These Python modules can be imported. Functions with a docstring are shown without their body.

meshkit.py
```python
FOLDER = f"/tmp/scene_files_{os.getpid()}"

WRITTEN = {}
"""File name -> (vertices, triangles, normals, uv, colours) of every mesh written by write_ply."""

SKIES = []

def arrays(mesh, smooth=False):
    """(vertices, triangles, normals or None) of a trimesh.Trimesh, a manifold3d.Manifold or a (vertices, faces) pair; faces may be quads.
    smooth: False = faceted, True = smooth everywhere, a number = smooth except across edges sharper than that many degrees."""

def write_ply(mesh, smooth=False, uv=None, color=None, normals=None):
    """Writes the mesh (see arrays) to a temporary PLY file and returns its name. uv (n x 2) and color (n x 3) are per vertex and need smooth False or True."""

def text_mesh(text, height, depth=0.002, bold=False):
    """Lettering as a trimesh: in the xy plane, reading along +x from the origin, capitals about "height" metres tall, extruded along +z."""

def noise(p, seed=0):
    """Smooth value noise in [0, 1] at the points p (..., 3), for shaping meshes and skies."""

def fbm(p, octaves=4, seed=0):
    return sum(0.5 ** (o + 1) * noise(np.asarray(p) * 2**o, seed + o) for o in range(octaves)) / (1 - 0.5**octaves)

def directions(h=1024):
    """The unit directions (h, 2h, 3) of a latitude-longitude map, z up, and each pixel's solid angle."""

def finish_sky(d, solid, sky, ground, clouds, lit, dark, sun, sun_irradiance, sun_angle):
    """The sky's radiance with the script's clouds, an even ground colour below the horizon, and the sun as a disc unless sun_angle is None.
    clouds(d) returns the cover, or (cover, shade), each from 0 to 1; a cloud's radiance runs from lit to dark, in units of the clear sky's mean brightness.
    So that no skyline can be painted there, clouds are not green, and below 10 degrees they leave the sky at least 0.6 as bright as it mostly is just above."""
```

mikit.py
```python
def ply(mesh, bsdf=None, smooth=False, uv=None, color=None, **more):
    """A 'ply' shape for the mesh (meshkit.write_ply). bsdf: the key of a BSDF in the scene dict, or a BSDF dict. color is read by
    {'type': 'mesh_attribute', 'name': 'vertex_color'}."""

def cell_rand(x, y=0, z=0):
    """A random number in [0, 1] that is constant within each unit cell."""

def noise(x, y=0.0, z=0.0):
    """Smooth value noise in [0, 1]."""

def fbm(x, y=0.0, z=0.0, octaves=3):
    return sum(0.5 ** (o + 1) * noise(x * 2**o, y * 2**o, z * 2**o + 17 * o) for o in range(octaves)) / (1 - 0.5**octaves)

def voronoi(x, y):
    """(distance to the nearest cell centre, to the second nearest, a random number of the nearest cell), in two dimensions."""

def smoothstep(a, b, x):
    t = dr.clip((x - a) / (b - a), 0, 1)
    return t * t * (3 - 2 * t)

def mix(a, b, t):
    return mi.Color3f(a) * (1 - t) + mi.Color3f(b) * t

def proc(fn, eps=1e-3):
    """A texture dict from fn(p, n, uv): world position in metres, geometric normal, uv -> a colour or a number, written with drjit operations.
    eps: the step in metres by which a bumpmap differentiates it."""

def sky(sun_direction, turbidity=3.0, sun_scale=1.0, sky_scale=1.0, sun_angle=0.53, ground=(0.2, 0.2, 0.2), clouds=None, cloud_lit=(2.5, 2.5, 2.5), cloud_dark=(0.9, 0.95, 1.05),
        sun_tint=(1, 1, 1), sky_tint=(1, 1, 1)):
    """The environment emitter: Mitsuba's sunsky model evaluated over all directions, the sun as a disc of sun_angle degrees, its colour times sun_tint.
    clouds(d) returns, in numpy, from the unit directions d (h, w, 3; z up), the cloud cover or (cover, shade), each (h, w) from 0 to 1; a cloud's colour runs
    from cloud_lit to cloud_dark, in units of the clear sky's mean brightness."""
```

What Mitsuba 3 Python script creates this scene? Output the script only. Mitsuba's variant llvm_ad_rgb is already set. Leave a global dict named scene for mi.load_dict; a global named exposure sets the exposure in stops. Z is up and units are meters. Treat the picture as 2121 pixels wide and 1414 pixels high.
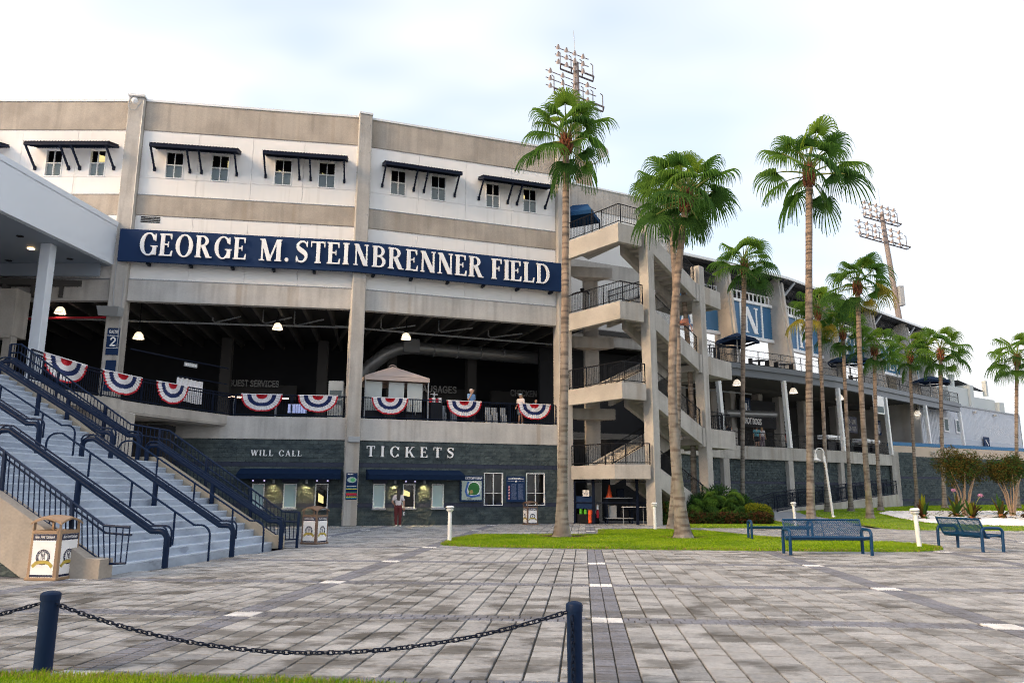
import math, random
import numpy as np
import trimesh, shapely, manifold3d
import shapely.geometry as sg
import shapely.affinity as sa
import drjit as dr
import mitsuba as mi
import mikit, meshkit
from mikit import proc, noise, fbm, cell_rand, smoothstep, mix

random.seed(7); np.random.seed(7)
rng = np.random.default_rng(11)
scene, labels = {}, {}
T = mi.ScalarTransform4f

# ------------------------------------------------------------------ camera, sky, exposure
PITCH, ROLL, FOV, EYE = 11.063066715746297, -0.12526828753394992, 67.20898, 1.55
_cp, _sp = math.cos(math.radians(PITCH)), math.sin(math.radians(PITCH))
_c, _s = math.cos(math.radians(ROLL)), math.sin(math.radians(ROLL))
_right, _down = np.array([1, 0, 0.]), np.array([0, _sp, -_cp])
_dn = -_s * _right + _c * _down
scene['camera'] = {'type': 'perspective', 'fov': FOV, 'fov_axis': 'x', 'near_clip': 0.1, 'far_clip': 6000.0,
    'to_world': T().look_at(origin=[0, 0, EYE], target=[0, _cp, EYE + _sp], up=[float(-x) for x in _dn])}
def cloud_cover(d):
    z = np.maximum(d[..., 2], 0.03)
    p = np.stack([d[..., 0] / (z + 0.25) * 1.1 + 3.1, d[..., 1] / (z + 0.25) * 1.1, z * 0 + 2.0], -1)
    n = meshkit.fbm(p * np.array([1.0, 1.6, 1]), 5, 3)
    band = np.exp(-((d[..., 0] + 0.12) / 0.40) ** 2) * np.clip((d[..., 2] - 0.14) / 0.26, 0, 1)
    cover = np.clip(0.97 - 0.72 * band + (n - 0.48) * 2.6 * (0.3 + 0.7 * band), 0.28, 1)
    shade = np.clip((meshkit.fbm(p * 2.3 + 9, 4, 8) - 0.5) * 1.2, 0, 0.22)
    return cover, shade
scene['sky'] = mikit.sky([-0.74, -0.48, 0.47], turbidity=3.2, sun_scale=0.30, sky_scale=1.0, sun_angle=24.0, ground=(0.22, 0.22, 0.22),
    clouds=cloud_cover, cloud_lit=(1.46, 1.48, 1.51), cloud_dark=(1.24, 1.31, 1.42), sun_tint=(1.0, 0.89, 0.78))
exposure = 3.3

# ------------------------------------------------------------------ helpers
_count = {}
def uniq(key):
    n = _count.get(key, 0); _count[key] = n + 1
    return key if n == 0 else f'{key}_{n:03d}'
def lab(key, label=None, cat=None, group=None, kind=None):
    d = labels.setdefault(key, {})
    for k, v in (('label', label), ('category', cat), ('group', group), ('kind', kind)):
        if v: d[k] = v
def thing(name, label, cat, group=None, kind=None):
    k = uniq(name); lab(k, label, cat, group, kind); return k
def shp(mesh, mat, smooth=False, **kw): return mikit.ply(mesh, mat, smooth, **kw)
def part(parent, name, mesh, mat, smooth=False, label=None, kind=None, **kw):
    if isinstance(mesh, MB):
        if mesh.empty(): return None
        mesh = mesh.mesh()
    k = uniq(parent + '__' + name)
    scene[k] = shp(mesh, mat, smooth, **kw)
    if label or kind: lab(k, label, None, None, kind)
    return k
def place(parent, name, shape, M=None):
    k = uniq(parent + '__' + name)
    scene[k] = dict(shape) if M is None else {**shape, 'to_world': T(np.asarray(M, float).tolist())}
    return k
def solo(name, mesh, mat, label, cat=None, group=None, kind=None, smooth=False):
    if isinstance(mesh, MB): mesh = mesh.mesh()
    k = uniq(name); scene[k] = shp(mesh, mat, smooth); lab(k, label, cat, group, kind); return k
def rotz(a):
    c, s = math.cos(a), math.sin(a); M = np.eye(4); M[:2, :2] = [[c, -s], [s, c]]; return M
def trans(x, y, z=0): M = np.eye(4); M[:3, 3] = (x, y, z); return M
def scl(a, b=None, c=None): return np.diag([a, a if b is None else b, a if c is None else c, 1.0])

class Wall:
    """a frame on an upright plane: (s along, z up, o outwards)"""
    def __init__(self, o, d, z=0.0):
        self.o = np.array([o[0], o[1], z]); d = np.array([d[0], d[1], 0.0]); self.d = d / np.linalg.norm(d)
        self.n = np.array([self.d[1], -self.d[0], 0.0]); self.u = np.array([0, 0, 1.0])
    def map(self, p):
        p = np.asarray(p, float); return self.o + p[..., :1] * self.d + p[..., 1:2] * self.u + p[..., 2:3] * self.n
    def M(self, s=0, z=0, o=0):
        M = np.eye(4); M[:3, 0], M[:3, 1], M[:3, 2] = self.d, self.u, self.n; M[:3, 3] = self.map([s, z, o]); return M
    def pt(self, s, o=0): return self.map([s, 0, o])[:2]

_BF = np.array([[0, 2, 3, 1], [4, 5, 7, 6], [0, 1, 5, 4], [2, 6, 7, 3], [0, 4, 6, 2], [1, 3, 7, 5]])
class MB:
    def __init__(self, frame=None): self.v, self.f, self.n, self.fr = [], [], 0, frame
    def empty(self): return self.n == 0
    def add(self, v, f, raw=False):
        v = np.asarray(v, float); f = np.asarray(f, int)
        if self.fr is not None and not raw: v = self.fr.map(v)
        if f.shape[1] == 4: f = np.vstack([f[:, [0, 1, 2]], f[:, [0, 2, 3]]])
        self.v.append(v); self.f.append(f + self.n); self.n += len(v); return self
    def tm(self, m, M=None):
        v = np.asarray(m.vertices)
        if M is not None: v = v @ M[:3, :3].T + M[:3, 3]
        return self.add(v, m.faces)
    def box(self, a0, a1, b0, b1, c0, c1, M=None):
        v = np.array([[a, b, c] for a in (a0, a1) for b in (b0, b1) for c in (c0, c1)], float)
        if M is not None: v = v @ M[:3, :3].T + M[:3, 3]
        return self.add(v, _BF)
    def cbox(self, a0, a1, b0, b1, c0, c1, ch=0.015, M=None):
        pts = []
        for a, sa_ in ((a0, 1), (a1, -1)):
            for b, sb in ((b0, 1), (b1, -1)):
                for c, sc in ((c0, 1), (c1, -1)):
                    pts += [[a, b + sb * ch, c + sc * ch], [a + sa_ * ch, b, c + sc * ch], [a + sa_ * ch, b + sb * ch, c]]
        m = trimesh.convex.convex_hull(np.array(pts))
        return self.tm(m, M)
    def hull(self, pts): return self.tm(trimesh.convex.convex_hull(np.asarray(pts, float)))
    def prism(self, poly, z0, z1):
        """poly: list of xy (world) or shapely polygon, extruded in z (third axis)"""
        p = poly if hasattr(poly, 'exterior') else sg.Polygon(poly)
        m = trimesh.creation.extrude_polygon(p, z1 - z0, engine='earcut'); m.apply_translation([0, 0, z0])
        return self.tm(m)
    def tube(self, path, r, n=8, cap=True):
        P = np.asarray(path, float); k = len(P); R = np.broadcast_to(r, (k,))
        t = np.gradient(P, axis=0); t /= np.linalg.norm(t, axis=1, keepdims=True) + 1e-12
        ref = np.array([0, 0, 1.0]) if abs(t[0][2]) < 0.9 else np.array([1.0, 0, 0])
        x = np.cross(ref, t[0]); x /= np.linalg.norm(x); a = np.arange(n) * 2 * np.pi / n; V = []
        for i in range(k):
            x = x - t[i] * (x @ t[i]); x /= np.linalg.norm(x) + 1e-12; y = np.cross(t[i], x)
            V.append(P[i] + R[i] * (np.cos(a)[:, None] * x + np.sin(a)[:, None] * y))
        V = np.vstack(V); i = np.arange(n); F = []
        for q in range(k - 1):
            F.append(np.stack([q * n + i, q * n + (i + 1) % n, (q + 1) * n + (i + 1) % n, (q + 1) * n + i], 1))
        F = np.vstack(F); F = np.vstack([F[:, [0, 1, 2]], F[:, [0, 2, 3]]])
        if cap:
            V = np.vstack([V, P[:1], P[-1:]]); c0, c1 = len(V) - 2, len(V) - 1
            F = np.vstack([F, np.stack([(i + 1) % n, i, i * 0 + c0], 1), np.stack([(k - 1) * n + i, (k - 1) * n + (i + 1) % n, i * 0 + c1], 1)])
        return self.add(V, F)
    def bar(self, p, q, w, h=None, up=(0, 0, 1)):
        """rectangular bar from p to q, w sideways, h in the up direction"""
        p, q = np.asarray(p, float), np.asarray(q, float); h = w if h is None else h
        t = (q - p) / np.linalg.norm(q - p); x = np.cross(t, up); x /= np.linalg.norm(x) + 1e-12; y = np.cross(x, t)
        c = [(-w / 2, -h / 2), (w / 2, -h / 2), (w / 2, h / 2), (-w / 2, h / 2)]
        V = np.array([b + x * i + y * j for b in (p, q) for i, j in c])
        return self.add(V, [[0, 1, 5, 4], [1, 2, 6, 5], [2, 3, 7, 6], [3, 0, 4, 7], [3, 2, 1, 0], [4, 5, 6, 7]])
    def lathe(self, prof, n=20, M=None):
        prof = np.asarray(prof, float); a = np.arange(n) * 2 * np.pi / n
        V = np.vstack([np.stack([r * np.cos(a), r * np.sin(a), a * 0 + z], 1) for r, z in prof]); i = np.arange(n); F = []
        for q in range(len(prof) - 1): F.append(np.stack([q * n + i, q * n + (i + 1) % n, (q + 1) * n + (i + 1) % n, (q + 1) * n + i], 1))
        if M is not None: V = V @ M[:3, :3].T + M[:3, 3]
        return self.add(V, np.vstack(F))
    def quad(self, a, b, c, d): return self.add([a, b, c, d], [[0, 1, 2, 3]])
    def mesh(self): return np.vstack(self.v), np.vstack(self.f)
def arc(c, r, a0, a1, n, ex, ey):
    c, ex, ey = map(np.asarray, (c, ex, ey)); a = np.linspace(a0, a1, n)
    return c + r * (np.cos(a)[:, None] * ex + np.sin(a)[:, None] * ey)

# ------------------------------------------------------------------ lettering
def _disc(path, ws):
    ps = [sg.Point(*p).buffer(w / 2, 10) for p, w in zip(path, ws)]
    return shapely.union_all([shapely.union_all([ps[i], ps[i + 1]]).convex_hull for i in range(len(ps) - 1)])
def glyph(ch, k=0.17, t=0.07):
    """a serif capital of height 1 -> (polygon, advance)"""
    B, e = sg.box, 0.065
    def st(x, w=k, bot=True, top=True, l=e, r=e):
        g = [B(x, 0, x + w, 1)]
        if bot: g.append(B(x - l, 0, x + w + r, 0.055))
        if top: g.append(B(x - l, 0.945, x + w + r, 1))
        return shapely.union_all(g)
    def el(cx, cy, rx, ry): return sa.scale(sg.Point(cx, cy).buffer(1, 24), rx, ry)
    def dg(x0, y0, x1, y1, w): return sg.Polygon([(x0 - w / 2, y0), (x0 + w / 2, y0), (x1 + w / 2, y1), (x1 - w / 2, y1)])
    U = shapely.union_all
    if ch == ' ': return None, 0.36
    if ch == '.': return el(0.13, 0.09, 0.09, 0.09), 0.30
    if ch == 'I': return st(0.08), 0.33
    if ch == 'L': return U([st(0.08), B(0.08, 0, 0.66, 0.065), sg.Polygon([(0.58, 0.03), (0.66, 0), (0.70, 0.26), (0.645, 0.26)])]), 0.74
    if ch in 'EF':
        g = [st(0.08), B(0.1, 0.935, 0.64, 1), sg.Polygon([(0.54, 0.97), (0.65, 1), (0.65, 0.76), (0.60, 0.76)]), B(0.2, 0.49, 0.50, 0.55), B(0.455, 0.40, 0.50, 0.64)]
        if ch == 'E': g += [B(0.1, 0, 0.68, 0.065), sg.Polygon([(0.58, 0.03), (0.69, 0), (0.71, 0.25), (0.66, 0.25)])]
        return U(g), 0.76 if ch == 'E' else 0.70
    if ch == 'T': return U([st(0.31, top=False), B(0.02, 0.935, 0.77, 1), B(0.02, 0.74, 0.075, 1), B(0.715, 0.74, 0.77, 1)]), 0.80
    if ch in 'OCGD':
        if ch == 'D': return U([st(0.08, r=0), sg.Polygon(list(el(0.40, 0.5, 0.46, 0.5).exterior.coords)).intersection(B(0.24, 0, 2, 1)).difference(el(0.36, 0.5, 0.32, 0.44).intersection(B(0.25, 0, 2, 1)))]), 0.94
        o = el(0.49, 0.5, 0.45, 0.52).difference(el(0.49, 0.5, 0.45 - k, 0.46))
        if ch == 'O': return o, 0.99
        o = o.difference(B(0.62, 0.30, 1.2, 0.70)).difference(B(0.80, 0.2, 1.2, 0.8))
        o = U([o, B(0.80, 0.66, 0.86, 0.98)])
        if ch == 'G': o = U([o, B(0.70, 0.03, 0.70 + k * 0.95, 0.42), B(0.60, 0.39, 0.96, 0.44)])
        else: o = U([o, B(0.80, 0.10, 0.85, 0.25)])
        return o, 0.96 if ch == 'G' else 0.92
    if ch in 'BR':
        g = [st(0.08, r=0 if ch == 'B' else e)]
        up = el(0.36, 0.755, 0.34, 0.245).intersection(B(0.2, 0, 2, 1)).difference(el(0.33, 0.755, 0.20, 0.19).intersection(B(0.25, 0, 2, 1)))
        g.append(up)
        if ch == 'B':
            g.append(el(0.38, 0.27, 0.38, 0.27).intersection(B(0.2, 0, 2, 1)).difference(el(0.35, 0.27, 0.235, 0.21).intersection(B(0.25, 0, 2, 1))))
            return U(g), 0.82
        g += [dg(0.72, 0, 0.42, 0.53, k * 1.15), B(0.62, 0, 0.90, 0.055)]
        return U(g), 0.92
    if ch == 'N': return U([B(0.11, 0, 0.11 + t, 1), B(0.74, 0, 0.74 + t, 1), dg(0.74, 0, 0.16, 1, k * 1.25), B(0.02, 0, 0.27, 0.05), B(0.02, 0.95, 0.2, 1), B(0.65, 0.95, 0.9, 1)]).intersection(B(0, 0, 1, 1)), 0.94
    if ch == 'M': return U([B(0.11, 0, 0.11 + t, 1), B(0.82, 0, 0.82 + k, 1), dg(0.50, 0, 0.17, 1, k), dg(0.50, 0, 0.86, 1, t), B(0.02, 0, 0.27, 0.05), B(0.02, 0.95, 0.2, 1), B(0.74, 0, 1.07, 0.05), B(0.84, 0.95, 1.07, 1)]), 1.12
    if ch == 'W': return U([dg(0.34, 0, 0.10, 1, k), dg(0.34, 0, 0.56, 0.9, t), dg(0.78, 0, 0.56, 1, k), dg(0.78, 0, 1.0, 1, t), B(0, 0.95, 0.24, 1), B(0.44, 0.95, 0.70, 1), B(0.90, 0.95, 1.12, 1)]), 1.12
    if ch == 'A': return U([dg(0.12, 0, 0.44, 1, t), dg(0.74, 0, 0.44, 1, k), B(0.24, 0.31, 0.64, 0.37), B(0, 0, 0.25, 0.05), B(0.58, 0, 0.90, 0.05)]), 0.90
    if ch == 'K': return U([st(0.08), dg(0.30, 0.40, 0.72, 1, t), dg(0.76, 0, 0.44, 0.58, k), B(0.60, 0.95, 0.88, 1), B(0.64, 0, 0.93, 0.05)]), 0.92
    if ch == 'Y': return U([st(0.36, top=False).intersection(B(0, 0, 2, 0.5)), dg(0.445, 0.42, 0.12, 1, k), dg(0.445, 0.42, 0.80, 1, t), B(0.0, 0.95, 0.28, 1), B(0.68, 0.95, 0.93, 1)]), 0.92
    if ch == 'S':
        c = np.array([[0.60, 0.80], [0.52, 0.93], [0.36, 0.965], [0.20, 0.90], [0.13, 0.77], [0.19, 0.64], [0.34, 0.54], [0.50, 0.44], [0.58, 0.31], [0.53, 0.14], [0.37, 0.035], [0.20, 0.06], [0.10, 0.22]])
        tt = np.linspace(0, 12, 60); from_ = np.arange(13)
        from scipy.interpolate import CubicSpline
        pth = CubicSpline(from_, c)(tt); w = 0.07 + (k - 0.05) * np.exp(-((tt - 6.2) / 2.6) ** 2)
        return U([_disc(pth, w), B(0.595, 0.72, 0.645, 0.99), B(0.06, 0.01, 0.11, 0.28)]), 0.72
    return B(0.1, 0, 0.6, 1), 0.7
def serif_letters(text, H, depth, sx=1.0, gap=0.06, k=0.17, t=0.07):
    """[(mesh at its place along x, ch)], total width"""
    x, out = 0.0, []
    for ch in text:
        g, adv = glyph(ch, k, t)
        if g is not None:
            g = sa.affine_transform(g, [H * sx, 0, 0, H, x, 0])
            ms = [trimesh.creation.extrude_polygon(p, depth, engine='earcut') for p in getattr(g, 'geoms', [g]) if p.area > 1e-8]
            out.append((trimesh.util.concatenate(ms), ch))
        x += (adv + gap) * H * sx
    return out, x
def word_on(parent, wall, text, s0, s1, z, H, o, depth, mat, gap=0.06, k=0.17, t=0.07, name='letter'):
    """serif word stretched between s0 and s1 on a wall, each letter a part"""
    _, w = serif_letters(text, H, depth, 1, gap, k, t); sx = (s1 - s0) / (w - gap * H)
    for m, ch in serif_letters(text, H, depth, sx, gap, k, t)[0]:
        m.apply_transform(wall.M(s0, z, o)); part(parent, name, m, mat)
def sans(text, H, depth=0.01, width=None, bold=True):
    m = meshkit.text_mesh(text, H, depth, bold)
    w = m.bounds[1][0] - m.bounds[0][0]; m.apply_translation([-m.bounds[0][0], 0, 0])
    if width: m.apply_transform(np.diag([width / w, 1, 1, 1]))
    return m

# ------------------------------------------------------------------ materials
def bs(name, d): scene['mat_' + name] = {'type': 'twosided', 'bsdf': d}; return 'mat_' + name
def rgb(c): return {'type': 'rgb', 'value': [float(x) for x in c]}
def pr(name, c, rough=0.6, **k): return bs(name, {'type': 'principled', 'base_color': c if isinstance(c, dict) else rgb(c), 'roughness': rough, **k})
def concrete(name, c0, c1, dirt=0.22, rust=0.30):
    def f(p, n, uv):
        a = fbm(p.x * 0.9, p.y * 0.9, p.z * 0.9, 4); st = fbm((p.x + p.y * 0.6) * 5.0, p.z * 0.28, 4.0, 3); g = noise(p.x * 30, p.y * 30, p.z * 30)
        c = mix(c0, c1, smoothstep(0.3, 0.75, a)) * (0.86 + 0.26 * st) * (0.91 + 0.18 * g)
        c = mix(c, mi.Color3f(0.150, 0.135, 0.118), dirt * smoothstep(0.58, 0.76, fbm((p.x + p.y * 0.6) * 3.1 + 7, p.z * 0.35, 2.0, 4)))
        return mix(c, mi.Color3f(0.26, 0.18, 0.10), rust * smoothstep(0.66, 0.82, fbm((p.x + p.y * 0.5) * 2.2, p.z * 0.08, 9.0, 2)))
    return bs(name, {'type': 'principled', 'base_color': proc(f), 'roughness': 0.85, 'specular': 0.25})
CONC = concrete('concrete', (0.46, 0.438, 0.408), (0.385, 0.365, 0.338))
CONCW = concrete('warm_concrete', (0.43, 0.382, 0.328), (0.345, 0.305, 0.262), 0.20, 0.2)
CONCL = concrete('pale_concrete', (0.53, 0.512, 0.488), (0.45, 0.436, 0.415), 0.18, 0.4)
def f_stucco(p, n, uv):
    a = fbm(p.x * 0.7, p.y * 0.7, p.z * 1.6, 3); st = fbm((p.x + p.y * 0.7) * 4.5, p.z * 0.16, 2.0, 4)
    c = mi.Color3f(0.80, 0.785, 0.765) * (0.93 + 0.06 * a + 0.05 * st)
    return mix(c, mi.Color3f(0.56, 0.53, 0.49), 0.32 * smoothstep(0.60, 0.80, st) * smoothstep(0.35, 0.65, fbm(p.x * 0.5, p.y * 0.5, p.z * 0.5, 2)))
STUC = bs('stucco', {'type': 'principled', 'base_color': proc(f_stucco), 'roughness': 0.8, 'specular': 0.3})
def f_block(p, n, uv):
    a = fbm((p.x + p.y * 0.7) * 2.6, p.z * 5.2, p.y * 2, 4); b = noise(p.x * 24, p.y * 24, p.z * 40)
    return mix((0.040, 0.056, 0.064), (0.082, 0.106, 0.108), smoothstep(0.25, 0.75, a)) * (0.75 + 0.5 * b)
BLOCK = bs('split_block', {'type': 'bumpmap', 'arbitrary': proc(lambda p, n, uv: fbm(p.x * 14, p.y * 14, p.z * 22, 3), 0.01), 'scale': 0.035,
    'bsdf': {'type': 'principled', 'base_color': proc(f_block), 'roughness': 0.8, 'specular': 0.3}})
MORT = pr('mortar', (0.035, 0.043, 0.048), 0.9)
BANDB = pr('band_block', (0.018, 0.026, 0.055), 0.6)
NAVY = pr('navy_paint', (0.005, 0.016, 0.048), 0.42, specular=0.14)
NAVYM = pr('navy_matt', (0.005, 0.010, 0.026), 0.6, specular=0.15)
SIGNB = pr('sign_blue', (0.006, 0.026, 0.085), 0.6, specular=0.2)
CANVAS = pr('navy_canvas', (0.004, 0.015, 0.044), 0.8, specular=0.15)
CANVASB = pr('blue_canvas', (0.010, 0.050, 0.130), 0.8, specular=0.15)
BLACKM = pr('black_metal', (0.009, 0.010, 0.014), 0.5, specular=0.2)
WHITE = pr('white_paint', (0.80, 0.80, 0.80), 0.4)
LETW = pr('letter_white', (0.86, 0.85, 0.85), 0.4)
GREYM = pr('grey_metal', (0.33, 0.35, 0.37), 0.45)
GALV = pr('galvanised', (0.40, 0.41, 0.42), 0.4, metallic=0.6)
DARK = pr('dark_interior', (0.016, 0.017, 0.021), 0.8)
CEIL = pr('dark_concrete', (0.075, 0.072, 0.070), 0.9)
FLOOR = pr('floor_concrete', (0.17, 0.165, 0.16), 0.7)
CANOPY = pr('canopy_white', (0.66, 0.72, 0.80), 0.45)
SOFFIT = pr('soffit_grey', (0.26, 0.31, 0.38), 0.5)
COPE = pr('metal_coping', (0.72, 0.73, 0.74), 0.35)
def f_step(p, n, uv):
    a = fbm(p.x * 1.4, p.y * 1.4, p.z * 3, 4); b = noise(p.x * 16, p.y * 16, p.z * 16)
    c = mix((0.290, 0.345, 0.430), (0.375, 0.435, 0.520), smoothstep(0.3, 0.7, a)) * (0.92 + 0.12 * b)
    return mix(c, mi.Color3f(0.19, 0.23, 0.30), 0.7 * smoothstep(0.66, 0.80, fbm(p.x * 3.1 + 5, p.y * 1.7, p.z * 4, 4)))
STEP = bs('step_paint', {'type': 'principled', 'base_color': proc(f_step), 'roughness': 0.55})
NOSE = pr('step_nosing', (0.48, 0.55, 0.65), 0.5)
def paver_fn(tone, amt):
    def f(p, n, uv):
        big = fbm(p.x * 0.22 + 3, p.y * 0.15 + 1, 0.5, 3); mid = fbm(p.x * 2.1, p.y * 3.3, 2.0, 4); fine = noise(p.x * 42, p.y * 42, 1.0); sp = fbm(p.x * 8, p.y * 12, 7.0, 3)
        near = smoothstep(19.0, 8.0, p.y) * smoothstep(9.0, 0.5, p.x + 1.0)
        c = mi.Color3f(*tone) * (0.82 + 0.34 * sp) * (0.88 + 0.24 * fine)
        d = smoothstep(0.44, 0.68, 0.72 * mid + 0.28 * sp + 0.22 * (big - 0.5) + 0.07 * near)
        return mix(c, mi.Color3f(0.060, 0.056, 0.050), d * (amt + 0.15 * near))
    return f
PAV = [bs(f'paver_{i}', {'type': 'principled', 'base_color': proc(paver_fn(t, a)), 'roughness': 0.8, 'specular': 0.3}) for i, (t, a) in
       enumerate((((0.275, 0.278, 0.282), 0.58), ((0.245, 0.248, 0.253), 0.66), ((0.310, 0.313, 0.317), 0.50), ((0.212, 0.215, 0.220), 0.76)))]
BRICK = bs('band_brick', {'type': 'principled', 'base_color': proc(paver_fn((0.150, 0.157, 0.186), 0.42)), 'roughness': 0.8})
PAVW = bs('white_paver', {'type': 'principled', 'base_color': proc(paver_fn((0.56, 0.56, 0.56), 0.20)), 'roughness': 0.75})
JOINT = pr('joint_sand', (0.040, 0.037, 0.032), 0.95)
def f_soil(p, n, uv):
    a = fbm(p.x * 2.5, p.y * 2.5, 1.0, 4); return mix((0.10, 0.155, 0.018), (0.16, 0.22, 0.03), a)
SOIL = bs('turf_base', {'type': 'principled', 'base_color': proc(f_soil), 'roughness': 0.95})
MULCH = pr('mulch', (0.060, 0.036, 0.022), 0.95)
ASPH = pr('path_grey', (0.20, 0.205, 0.215), 0.85)
GRAVEL = pr('white_gravel', (0.62, 0.61, 0.60), 0.85)
def leafmat(name, c, tr=0.7): return pr_thin(name, c, tr)
def pr_thin(name, c, tr):
    scene['mat_' + name] = {'type': 'principledthin', 'base_color': rgb(c), 'roughness': 0.5, 'diff_trans': tr, 'spec_trans': 0.0}; return 'mat_' + name
GRASS = [pr_thin(f'grass_{i}', c, 0.6) for i, c in enumerate(((0.21, 0.345, 0.012), (0.29, 0.40, 0.025), (0.15, 0.27, 0.012)))]
STRAW = pr_thin('dry_grass', (0.36, 0.27, 0.12), 0.5)
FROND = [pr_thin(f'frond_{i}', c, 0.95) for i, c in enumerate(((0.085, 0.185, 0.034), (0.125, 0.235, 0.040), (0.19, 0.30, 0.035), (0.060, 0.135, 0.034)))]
FRONDY = pr_thin('frond_yellow', (0.30, 0.27, 0.05), 0.6)
def f_trunk(p, n, uv):
    ring = noise(p.x * 2, p.y * 2, p.z * 11.0); m = fbm(p.x * 5, p.y * 5, p.z * 1.7, 4); moss = smoothstep(0.55, 0.75, fbm(p.x * 3 + 4, p.y * 3, p.z * 0.8, 3)) * smoothstep(7.0, 1.0, p.z)
    low = smoothstep(9.5, 3.0, p.z)
    c = mix(mix((0.29, 0.215, 0.162), (0.215, 0.195, 0.172), low), (0.120, 0.095, 0.078), smoothstep(0.40, 0.80, ring)) * (0.45 + 1.05 * m)
    return mix(c, mi.Color3f(0.20, 0.19, 0.09), 0.55 * moss)
TRUNK = bs('palm_trunk', {'type': 'bumpmap', 'arbitrary': proc(lambda p, n, uv: noise(p.x * 3, p.y * 3, p.z * 13.0) + 0.5 * fbm(p.x * 14, p.y * 14, p.z * 5, 2), 0.01), 'scale': 0.02,
    'bsdf': {'type': 'principled', 'base_color': proc(f_trunk), 'roughness': 0.9}})
BOOT = pr('palm_boot', (0.23, 0.075, 0.035), 0.75)
BOOT2 = pr('palm_boot_dark', (0.13, 0.055, 0.030), 0.85)
STALK = pr('petiole', (0.17, 0.20, 0.05), 0.6)
SHRUB = [pr_thin(f'shrub_{i}', c, 0.6) for i, c in enumerate(((0.028, 0.070, 0.020), (0.050, 0.110, 0.028), (0.060, 0.062, 0.022), (0.19, 0.21, 0.02), (0.085, 0.040, 0.022), (0.115, 0.085, 0.022)))]
BARK = pr('pale_bark', (0.36, 0.25, 0.17), 0.8)
PINK = pr('pink_flower', (0.62, 0.30, 0.46), 0.7)
BENCHB = pr('bench_blue', (0.003, 0.040, 0.110), 0.4, specular=0.35)
TAN = pr('bin_tan', (0.30, 0.20, 0.125), 0.45)
TAN2 = pr('bin_brown', (0.150, 0.095, 0.065), 0.45)
GOLD = pr('gold_print', (0.42, 0.32, 0.06), 0.5)
INK = pr('navy_print', (0.012, 0.016, 0.045), 0.5)
RED = pr('bunting_red', (0.52, 0.018, 0.035), 0.75)
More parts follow.
